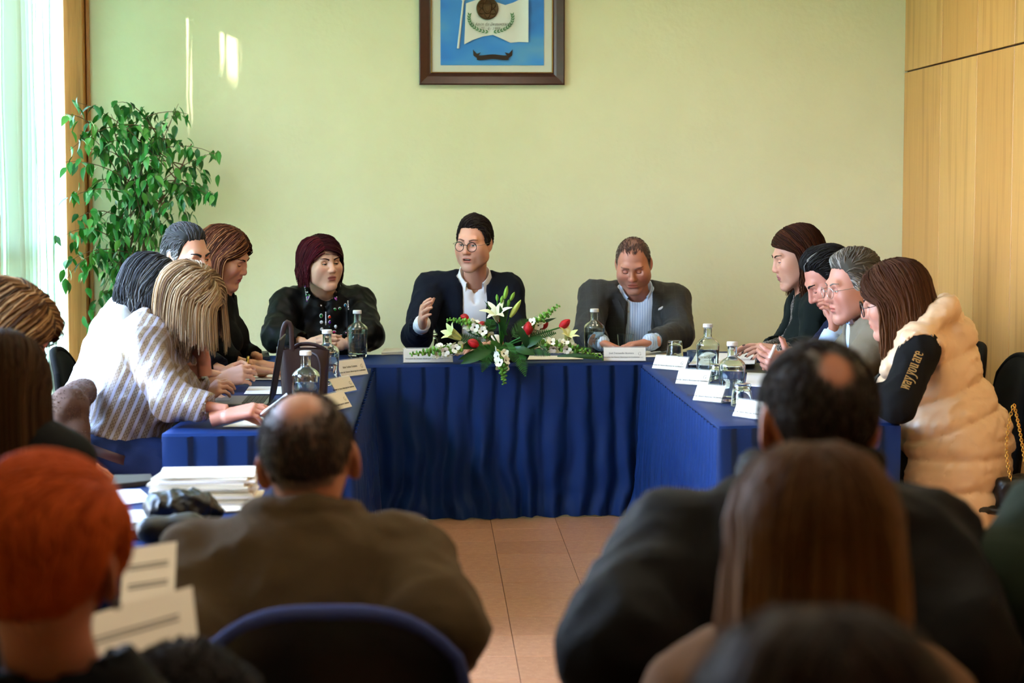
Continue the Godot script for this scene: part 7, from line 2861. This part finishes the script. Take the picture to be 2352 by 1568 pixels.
		blade.call(at_px.call(t[0], t[1], t[5]), at_px.call(t[2], t[3], t[5] - 0.02), t[4], dk.lerp(md, r.randf() * 0.5), Vector3(0, 0.012, 0.02))
	# fern fronds
	for t in [[1130, 800, 1108, 852, -0.12], [1185, 800, 1206, 862, -0.13], [1110, 795, 1040, 775, 0.0], [1110, 790, 1062, 798, -0.05], [1150, 790, 1128, 805, -0.1], [1160, 785, 1180, 830, -0.11], [1200, 785, 1275, 765, 0.03], [1210, 790, 1290, 790, 0.0], [1130, 780, 1075, 760, 0.05], [1170, 790, 1150, 830, -0.12], [1210, 800, 1262, 815, -0.06], [1140, 800, 1085, 815, -0.08], [1175, 775, 1215, 735, 0.05], [1120, 770, 1130, 735, 0.06]]:
		var a: Vector3 = at_px.call(t[0], t[1], t[4] * 0.5)
		var b: Vector3 = at_px.call(t[2], t[3], t[4])
		var m := a.lerp(b, 0.5) + Vector3(0, 0.02, 0.02)
		var g := Geo.new()
		var n := 17
		for i in n:
			var tt := (i + 1.0) / n
			var p := a.lerp(m, tt).lerp(m.lerp(b, tt), tt)
			var dir := (b - a).normalized()
			var sd := dir.cross(Vector3(0.1, 0.2, 1)).normalized()
			var l := 0.036 * sin(PI * (0.25 + 0.72 * tt)) + 0.003
			for s: float in [-1.0, 1.0]:
				g.col = md.lerp(dk, r.randf())
				var ld := (sd * s + dir * 0.55 + Vector3(0, 0, r.randf_range(-0.2, 0.2))).normalized()
				var wv := dir * 0.0034
				var e := p + ld * l
				g.quad(p - wv, p + ld * l * 0.5 - wv * 1.1, e, p + ld * l * 0.5 + wv * 1.1) if s > 0.0 else g.quad(p - wv, p + ld * l * 0.5 + wv * 1.1, e, p + ld * l * 0.5 - wv * 1.1)
				g.quad(p + wv, p + ld * l * 0.5 + wv * 1.1, p + ld * l * 0.5 - wv * 1.1, p - wv)
		g.col = md
		g.rod(a, m.lerp(b, 0.3), 0.0012, 0.001, 5)
		var fr := part("fern_frond", g.mesh(), leafm, o)
		fr.set_meta("kind", "stuff")

func build_objects() -> void:
	build_picture()
	build_chairs()
	build_laptop_and_bag()
	build_papers()
	build_cards()
	build_glassware()
	build_flowers()
	build_ficus()

# ---------------------------------------------------------------- the audience, seen from behind
func onlooker(label: String, j: Dictionary, hx: Transform3D, skin: Color, q := {}) -> Array:
	j.pel.y = 0.54
	var d := {"back_row": true, "skin": skin, "face": q.get("face", false), "cell": 0.006, "reach": 0.42}
	d.merge(q)
	return sitter(label, j, hx, d, q.get("facing", Vector3(0, 0, -1)))

func build_audience() -> void:
	var away := Vector3(0, 0, -1)
	var jersey := cloth("black_jersey", Color(0.022, 0.022, 0.025), 0.8, 60, 0.1)
	var dark := cloth("dark_trouser", Color(0.08, 0.08, 0.09), 0.85)
	var pad := cloth("black_chair_fabric", Color(0.022, 0.022, 0.024))
	# bald man in olive fleece
	var j := {"neck": spot(698, 1288, 3.36), "sr": spot(925, 1305, 3.34), "sl": spot(478, 1305, 3.38), "er": spot(1000, 1440, 3.18), "wr": spot(1035, 1490, 3.42), "el": spot(430, 1490, 3.2), "wl": spot(480, 1500, 3.52), "pel": spot(705, 1690, 3.30), "build": {"chest": 0.19, "deep": 0.13, "arm": 0.056, "hunch": 0.02}}
	var hx := head_xf(spot(710, 1070, 3.40), 176, 14, -7, 1.03)
	var skin := lin(0.66, 0.42, 0.30)
	var hairc := Color(0.020, 0.015, 0.012)
	var o := onlooker("balding man in olive fleece, seen from behind on the blue chair", j, hx, skin, {"buzz": [hairc, 0.05, 0.86], "line": LINE_MAN, "bald_at": [0.0, 0.80, -0.60, 0.58], "cell": 0.005,
		"hands": [["r", j.wr, Vector3(0.15, -0.35, -0.9), Vector3(-0.9, 0, 0.1), {"curl": [0.4, 0.9, 1.0, 1.1, 1.2]}], ["l", j.wl, Vector3(0.1, -0.3, -0.9), Vector3(0.9, 0, 0.1), {}]]})
	tufts(o[2], hx, LINE_MAN, 1500, 0.016, Vector3(0, -0.4, -0.9), Vector3(0.1, -1, -0.15), 0.0025, hairc, hairc * 2.2, rng, null, 0.0014, -60.0, Vector4(0.0, 0.80, -0.60, 0.64))
	part("hair", o[2].mesh(), hair_mat(), o[0])
	var olive := cloth("olive_fleece", Color(0.285, 0.230, 0.155), 0.95, 40, 0.5, 0.35)
	var f := garment(j, 0.030, 0.013, 0.02, func(fd: Field) -> void: roll_collar(fd, j, 0.086, 0.074, 0.021))
	part("fleece", cloth_mesh(f, 0.012, 5.5, 91, Vector3(1, 0.8, 1)).mesh(), olive, o[0])
	trousers(o[0], j, dark, dark_shoe())
	settle(o[0])
	var blue := cloth("blue_chair_fabric", Color(0.22, 0.26, 0.46), 0.8, 60, 0.2)
	make_chair("blue upholstered chair with black shell back, under the man in olive", Vector3(spot(765, 1500, 3.2).x, 0, j.pel.z - 0.02), away, blue, "", 0.42, 0.445)
	# man with the bald spot in a black jacket
	j = {"neck": spot(1868, 1180, 2.98), "sr": spot(2105, 1270, 2.98), "sl": spot(1560, 1275, 2.98), "er": spot(2185, 1500, 2.80), "wr": spot(2000, 1600, 3.1), "el": spot(1440, 1490, 2.80), "wl": spot(1600, 1600, 3.1), "pel": spot(1860, 1640, 2.92), "build": {"chest": 0.20, "deep": 0.14, "arm": 0.062, "hunch": 0.02}}
	hx = head_xf(spot(1874, 988, 2.98), 188, 16, 3, 1.07)
	skin = lin(0.66, 0.40, 0.27)
	var brn := Color(0.014, 0.011, 0.009)
	o = onlooker("dark-haired man with bald spot and black jacket, back turned, opposite the right table", j, hx, skin, {"buzz": [brn, 0.12, 0.95], "line": LINE_MAN, "bald_at": [0.0, 0.47, -0.88, 0.34], "cell": 0.005})
	var bb := func(az: float, el: float) -> float: return 0.006
	tufts(o[2], hx, LINE_MAN, 2000, 0.026, Vector3(0.15, 0.1, 0.8), Vector3(0.15, -1, -0.25), 0.006, brn, brn * 3.0, rng, null, 0.0020, -60.0, Vector4(0.0, 0.47, -0.88, 0.40))
	part("hair", o[2].mesh(), hair_mat(), o[0])
	var bj := cloth("black_field_jacket", Color(0.042, 0.035, 0.028), 0.75, 60, 0.25, 0.1)
	part("jacket", cloth_mesh(garment(j, 0.040, 0.015, 0.03, func(fd: Field) -> void: roll_collar(fd, j, 0.090, 0.070, 0.022)), 0.014, 5.0, 93, Vector3(1, 0.8, 1)).mesh(), bj, o[0])
	trousers(o[0], j, dark, dark_shoe())
	settle(o[0])
	make_chair("dark chair under the man in black jacket", Vector3(j.pel.x, 0, j.pel.z - 0.02), away, pad, "", 0.38)
	# long-haired woman behind him
	j = {"neck": spot(1858, 1500, 2.30), "sr": spot(2090, 1640, 2.30), "sl": spot(1625, 1630, 2.30), "er": spot(2180, 1900, 2.2), "el": spot(1545, 1900, 2.2), "pel": spot(1858, 2150, 2.26), "build": {"chest": 0.155, "deep": 0.11, "arm": 0.048}}
	hx = head_xf(spot(1866, 1285, 2.30), 182, 6, 0, 1.03)
	skin = lin(0.72, 0.50, 0.40)
	var br := Color(0.040, 0.018, 0.009)
	o = onlooker("woman with long straight brown hair in beige coat, back turned", j, hx, skin)
	hair_cap(o[2], hx, LINE_WOMAN, 0.012, br)
	locks(o[2], hx, 300, {"tones": [br, br * 1.5, Color(0.07, 0.036, 0.018)], "long": 0.33, "part": 0.0, "thick": 0.016, "width": 0.0085, "hang": 0.6, "face_az": 66.0, "flare": 0.06, "wave": 0.003, "tip": Color(0.34, 0.15, 0.045)}, rng)
	part("hair", o[2].mesh(), hair_mat(), o[0])
	part("coat", cloth_mesh(garment(j, 0.026, 0.016, 0.0), 0.008, 6.0, 95).mesh(), cloth("camel_coat", Color(0.42, 0.31, 0.22), 0.9, 60, 0.3), o[0])
	part("shirt_collar", collar(j, 0.075, 0.098, 0.040, 0.0, 20.0, 0.0, 0.02), cloth("blue_denim_shirt", Color(0.30, 0.38, 0.56), 0.85), o[0])
	trousers(o[0], j, dark, dark_shoe())
	settle(o[0])
	make_chair("dark chair under the long-haired woman in beige coat", Vector3(j.pel.x, 0, j.pel.z - 0.02), away, pad, "", 0.30)
	# crown of dark hair right before us
	j = {"neck": spot(1880, 2230, 1.34), "sr": spot(2350, 2480, 1.34), "sl": spot(1400, 2480, 1.34), "pel": spot(1880, 3800, 1.32), "build": {"chest": 0.15, "deep": 0.11}}
	j.pel.y = 0.56
	hx = head_xf(spot(1882, 1845, 1.34), 180, 4, 0, 1.02)
	o = onlooker("person with smooth dark brown hair, only the crown showing", j, hx, skin)
	var db := Color(0.018, 0.012, 0.009)
	hair_cap(o[2], hx, LINE_WOMAN, 0.012, db)
	locks(o[2], hx, 280, {"tones": [db, db * 1.6, Color(0.045, 0.028, 0.018)], "long": 0.12, "part": 0.0, "thick": 0.014, "width": 0.0085, "hang": 0.6, "face_az": 66.0, "flare": 0.04}, rng)
	part("hair", o[2].mesh(), hair_mat(), o[0])
	part("top", cloth_mesh(garment(j, 0.016, 0.02, 0.0), 0.0).mesh(), jersey, o[0])
	trousers(o[0], j, dark, dark_shoe(), 0.025)
	settle(o[0])
	make_chair("dark chair under the person of whom only the crown shows", Vector3(j.pel.x, 0, j.pel.z - 0.02), away, pad, "", 0.28)
	# red-haired woman with papers
	j = {"neck": spot(128, 1560, 2.42), "sr": spot(395, 1740, 2.42), "sl": spot(-140, 1750, 2.42), "er": spot(440, 1860, 2.5), "wr": spot(330, 1700, 2.72), "pel": spot(150, 2150, 2.40), "build": {"chest": 0.15, "deep": 0.11, "arm": 0.045}}
	hx = head_xf(spot(112, 1325, 2.42), 170, 10, -4, 1.05)
	skin = lin(0.68, 0.42, 0.32)
	o = onlooker("woman with short bright copper-red hair holding printed pages", j, hx, skin, {"hands": [["r", j.wr, Vector3(-0.1, 0.5, -0.8), Vector3(-0.9, 0, 0.1), {}]]})
	var cop := Color(0.30, 0.045, 0.010)
	var line := [[0, 30], [25, 31], [42, 27], [56, 10], [66, -22], [76, -30], [84, -14], [92, 0], [104, -10], [114, -40], [140, -58], [180, -62]]
	var rb := func(az: float, el: float) -> float: return 0.014 * smoothstep(-30.0, 30.0, el)
	hair_cap(o[2], hx, line, 0.012, cop, rb)
	tufts(o[2], hx, line, 2200, 0.060, Vector3(0.8, -0.1, -0.25), Vector3(0.15, -1, -0.25), 0.012, cop, Color(0.52, 0.095, 0.020), rng, rb, 0.0030)
	part("hair", o[2].mesh(), hair_mat(), o[0])
	var eg := Geo.new()
	eg.ball(at(hx * Vector3(-0.084, -0.036, -0.006)), Vector3.ONE * 0.006, 8, 6)
	part("earring", eg.mesh(), flat("dark_pearl", Color(0.12, 0.10, 0.09), 0.2), o[0])
	part("top", cloth_mesh(garment(j, 0.014, 0.016, 0.01), 0.005, 7.0, 97).mesh(), jersey, o[0])
	trousers(o[0], j, dark, dark_shoe(), 0.025)
	settle(o[0])
	make_chair("dark chair under the woman with copper-red hair", Vector3(j.pel.x, 0, j.pel.z - 0.02), away, pad, "", 0.28)
	# her pages
	var page := flat("copy_paper_warm", Color(0.88, 0.85, 0.81), 0.8)
	var ink := flat("page_ink", Color(0.30, 0.29, 0.29), 0.8)
	for k in 2:
		var c: Array = [[spot(190, 1610, 2.62), spot(462, 1530, 2.66), spot(405, 1325, 2.76), spot(180, 1420, 2.74)], [spot(275, 1400, 2.92), spot(400, 1380, 2.95), spot(402, 1250, 3.05), spot(285, 1262, 3.03)]][k]
		c[2] = c[1] + c[3] - c[0]
		var mid: Vector3 = (c[0] + c[1] + c[2] + c[3]) * 0.25
		var s := thing("printed_page", ["printed page held up by the woman with copper-red hair", "printed page behind the front one, beside the olive sleeve"][k], "paper", mid)
		var g := Geo.new()
		g.sheet(c[0] - mid, c[1] - mid, c[2] - mid, c[3] - mid, 0.0008)
		part("page", g.mesh(), page, s)
		var l := Geo.new()
		var nn: Vector3 = (c[1] - c[0]).cross(c[3] - c[0]).normalized() * 0.0012
		for i in [0.30, 0.36, 0.62, 0.68]:
			var a: Vector3 = c[3].lerp(c[0], i) - mid + nn
			var b: Vector3 = c[2].lerp(c[1], i) - mid + nn
			var dn: Vector3 = (c[0] - c[3]).normalized() * 0.0036
			l.quad(a.lerp(b, 0.12) + dn, a.lerp(b, 0.86) + dn, a.lerp(b, 0.86), a.lerp(b, 0.12))
		part("print", l.mesh(), ink, s)
	# long brown hair at the left edge
	j = {"neck": spot(20, 985, 4.05), "sr": spot(150, 1060, 4.05), "sl": spot(-130, 1065, 4.05), "pel": spot(10, 1420, 4.02), "build": {"chest": 0.15, "deep": 0.11}}
	hx = head_xf(spot(-6, 915, 4.05), 160, 12, 0, 1.03)
	o = onlooker("person with long smooth brown hair behind the woman with copper-red hair", j, hx, skin)
	var mb := Color(0.024, 0.012, 0.006)
	hair_cap(o[2], hx, LINE_WOMAN, 0.012, mb)
	locks(o[2], hx, 220, {"tones": [mb, mb * 1.4, Color(0.042, 0.020, 0.009)], "long": 0.26, "part": 0.0, "thick": 0.018, "width": 0.009, "hang": 0.6, "face_az": 60.0, "flare": 0.05}, rng)
	part("hair", o[2].mesh(), hair_mat(), o[0])
	part("top", cloth_mesh(garment(j, 0.018, 0.018, 0.0), 0.0).mesh(), jersey, o[0])
	trousers(o[0], j, dark, dark_shoe(), 0.025)
	settle(o[0])
	make_chair("dark chair under the person with long smooth brown hair", Vector3(j.pel.x, 0, j.pel.z - 0.02), away, pad, "", 0.30)
	# curly-haired woman bent over, by the window
	j = {"neck": spot(5, 800, 5.62), "sr": spot(-40, 870, 5.46), "sl": spot(0, 860, 5.80), "pel": spot(-120, 1150, 5.62), "er": spot(30, 1000, 5.3), "wr": spot(130, 1090, 5.35), "el": spot(60, 1000, 5.9), "wl": spot(150, 1060, 5.9), "build": {"chest": 0.15, "deep": 0.11}}
	hx = head_xf(spot(24, 772, 5.60), 84, 30, 0, 1.05)
	skin = lin(0.70, 0.42, 0.32)
	o = onlooker("woman with tousled light brown hair, bent over beside the blind", j, hx, skin, {"face": true, "facing": Vector3(1, 0, 0), "lid": -15.0, "hands": [["r", j.wr, Vector3(0.9, -0.2, 0), Vector3(0, -1, 0), {}], ["l", j.wl, Vector3(0.9, -0.2, 0), Vector3(0, -1, 0), {}]]})
	var lb := Color(0.085, 0.040, 0.016)
	hair_cap(o[2], hx, LINE_WOMAN, 0.014, lb)
	locks(o[2], hx, 230, {"tones": [lb, lb * 1.8, Color(0.045, 0.022, 0.012), Color(0.24, 0.13, 0.055)], "long": 0.13, "part": 0.0, "thick": 0.030, "width": 0.008, "hang": 0.4, "face_az": 48.0, "wave": 0.016, "flare": 0.12, "puff": 0.010}, rng)
	part("hair", o[2].mesh(), hair_mat(), o[0])
	part("top", cloth_mesh(garment(j, 0.018, 0.016, 0.01), 0.006, 7.0, 99).mesh(), cloth("brown_knit", Color(0.16, 0.10, 0.07), 0.95, 40, 0.4), o[0])
	trousers(o[0], j, dark, dark_shoe(), 0.025)
	settle(o[0])
	make_chair("dark chair under the woman with tousled hair", Vector3(j.pel.x - 0.04, 0, j.pel.z), Vector3(1, 0, 0), pad, "", 0.36)
	# green sleeve at the right edge
	j = {"neck": spot(2560, 1120, 3.0), "sl": spot(2415, 1245, 3.0), "sr": spot(2800, 1240, 3.0), "el": spot(2318, 1360, 2.92), "wl": spot(2420, 1480, 3.1), "pel": spot(2560, 1640, 2.95), "er": spot(2900, 1480, 2.9), "build": {"chest": 0.17, "deep": 0.12, "arm": 0.058}}
	hx = head_xf(spot(2570, 960, 3.0), 190, 8, 0, 1.03)
	skin = lin(0.70, 0.48, 0.38)
	o = onlooker("person in dark green fleece, only one sleeve showing", j, hx, skin)
	hair_cap(o[2], hx, LINE_MAN, 0.009, brn)
	part("hair", o[2].mesh(), hair_mat(), o[0])
	part("fleece", cloth_mesh(garment(j, 0.030, 0.016, 0.02), 0.012, 5.0, 101).mesh(), cloth("green_fleece", Color(0.125, 0.165, 0.125), 0.95, 40, 0.5, 0.2), o[0])
	trousers(o[0], j, dark, dark_shoe(), 0.025)
	settle(o[0])
	make_chair("dark chair under the person in dark green fleece", Vector3(j.pel.x, 0, j.pel.z - 0.02), away, pad, "", 0.30)
	build_coats()

func fur(g: Geo, f: Field, n: int, l: float, ca: Color, cb: Color, r: RandomNumberGenerator) -> void:   # short fibres standing off a soft shape
	var b := Geo.new()
	f.into(b)
	for i in n:
		var k := r.randi() % b.v.size()
		var d := (b.n[k] + Vector3(r.randfn(), r.randfn() - 0.4, r.randfn()) * 0.35).normalized()
		g.col = ca.lerp(cb, r.randf())
		g.tube(PackedVector3Array([b.v[k] - d * 0.002, b.v[k] + d * l * 0.6, b.v[k] + d * l + Vector3(0, -l * 0.2, 0)]), PackedFloat32Array([0.0012, 0.0010, 0.0003]), 3, 1.0, Vector3.UP, false)

func build_coats() -> void:
	# brown shearling coat over the blonde woman's chair
	var c := spot(172, 945, 6.62)
	var f := Field.new(c - Vector3(0.2, 0.32, 0.3), c + Vector3(0.2, 0.2, 0.3), 0.012)
	f.cone(c + Vector3(0.0, 0.05, -0.16), c + Vector3(0.0, 0.05, 0.14), 0.045, 0.045, 0.03)
	f.cone(c + Vector3(-0.03, 0.02, 0.10), c + Vector3(-0.05, -0.2, 0.12), 0.045, 0.05, 0.03)
	f.cone(c + Vector3(0.03, 0.03, 0.10), c + Vector3(0.035, -0.2, 0.13), 0.032, 0.035, 0.03)
	f.cone(c + Vector3(-0.03, 0.0, -0.1), c + Vector3(-0.05, -0.2, -0.1), 0.05, 0.05, 0.03)
	var g := cloth_mesh(f, 0.008, 9.0, 7, Vector3.ONE, Color(0.075, 0.038, 0.024))
	fur(g, f, 6000, 0.006, Color(0.07, 0.035, 0.022), Color(0.16, 0.085, 0.055), rng)
	tag(part("fur_coat", g.mesh(), painted("brown_fur", 0.9)), "brown furry coat hung over the chair behind the blonde woman", "coat")
	# black fluffy scarf in front of the blue chair
	c = spot(420, 1585, 2.55)
	f = Field.new(c - Vector3(0.16, 0.14, 0.09), c + Vector3(0.16, 0.10, 0.09), 0.009)
	f.cone(c + Vector3(-0.055, 0.008, 0), c + Vector3(0.01, 0.018, 0), 0.030, 0.034, 0.02)
	f.cone(c + Vector3(0.01, 0.018, 0), c + Vector3(0.07, 0.0, 0), 0.034, 0.028, 0.02)
	f.cone(c + Vector3(0.0, 0.0, 0), c + Vector3(0.0, -0.11, 0), 0.06, 0.07, 0.03)
	g = cloth_mesh(f, 0.0, 1.0, 1, Vector3.ONE, Color(0.012, 0.011, 0.011))
	fur(g, f, 3000, 0.012, Color(0.008, 0.008, 0.008), Color(0.025, 0.024, 0.024), rng)
	tag(part("fur_collar", g.mesh(), painted("brown_fur", 0.9)), "black fluffy fur collar in front of the printed pages", "fur")
	# handbag with chain strap on the right-hand chair
	var p := spot(2345, 1130, 6.82)
	var o := thing("handbag", "black quilted handbag with gold chain strap hanging from chair", "bag", p)
	f = Field.new(Vector3(-0.16, -0.15, -0.1), Vector3(0.16, 0.12, 0.1), 0.012)
	f.egg(at(Vector3(0.02, -0.03, 0)), Vector3(0.11, 0.085, 0.05), 0.02)
	f.cone(Vector3(-0.06, 0.02, 0), Vector3(0.10, 0.02, 0), 0.035, 0.035, 0.03)
	part("bag_body", cloth_mesh(f, 0.008, 14.0, 17).mesh(), flat("black_nappa", Color.WHITE), o)
	var gold := flat("gold", Color(0.83, 0.66, 0.32), 0.25, 1.0)
	for st in [[spot(2326, 935, 6.78), spot(2300, 1030, 6.74), spot(2322, 1100, 6.74)], [spot(2330, 932, 6.78), spot(2346, 1000, 6.74), spot(2356, 1075, 6.74)]]:
		var lk := Geo.new()
		for k in 26:
			var t := k / 25.0
			var a: Vector3 = st[0].lerp(st[1], t).lerp(st[1].lerp(st[2], t), t) - p
			var dirv: Vector3 = (st[2] - st[0]).normalized()
			var side := dirv.cross(Vector3(0, 0, 1) if k % 2 == 0 else Vector3(1, 0, 0.3)).normalized()
			var tp := PackedVector3Array()
			var tr := PackedFloat32Array()
			for i in 9:
				var an := TAU * i / 8.0
				tp.append(a + dirv * cos(an) * 0.0075 + side * sin(an) * 0.005)
				tr.append(0.0016)
			lk.tube(tp, tr, 4, 1.0, Vector3(0.3, 0.4, 1), false)
		part("chain", lk.mesh(), gold, o)
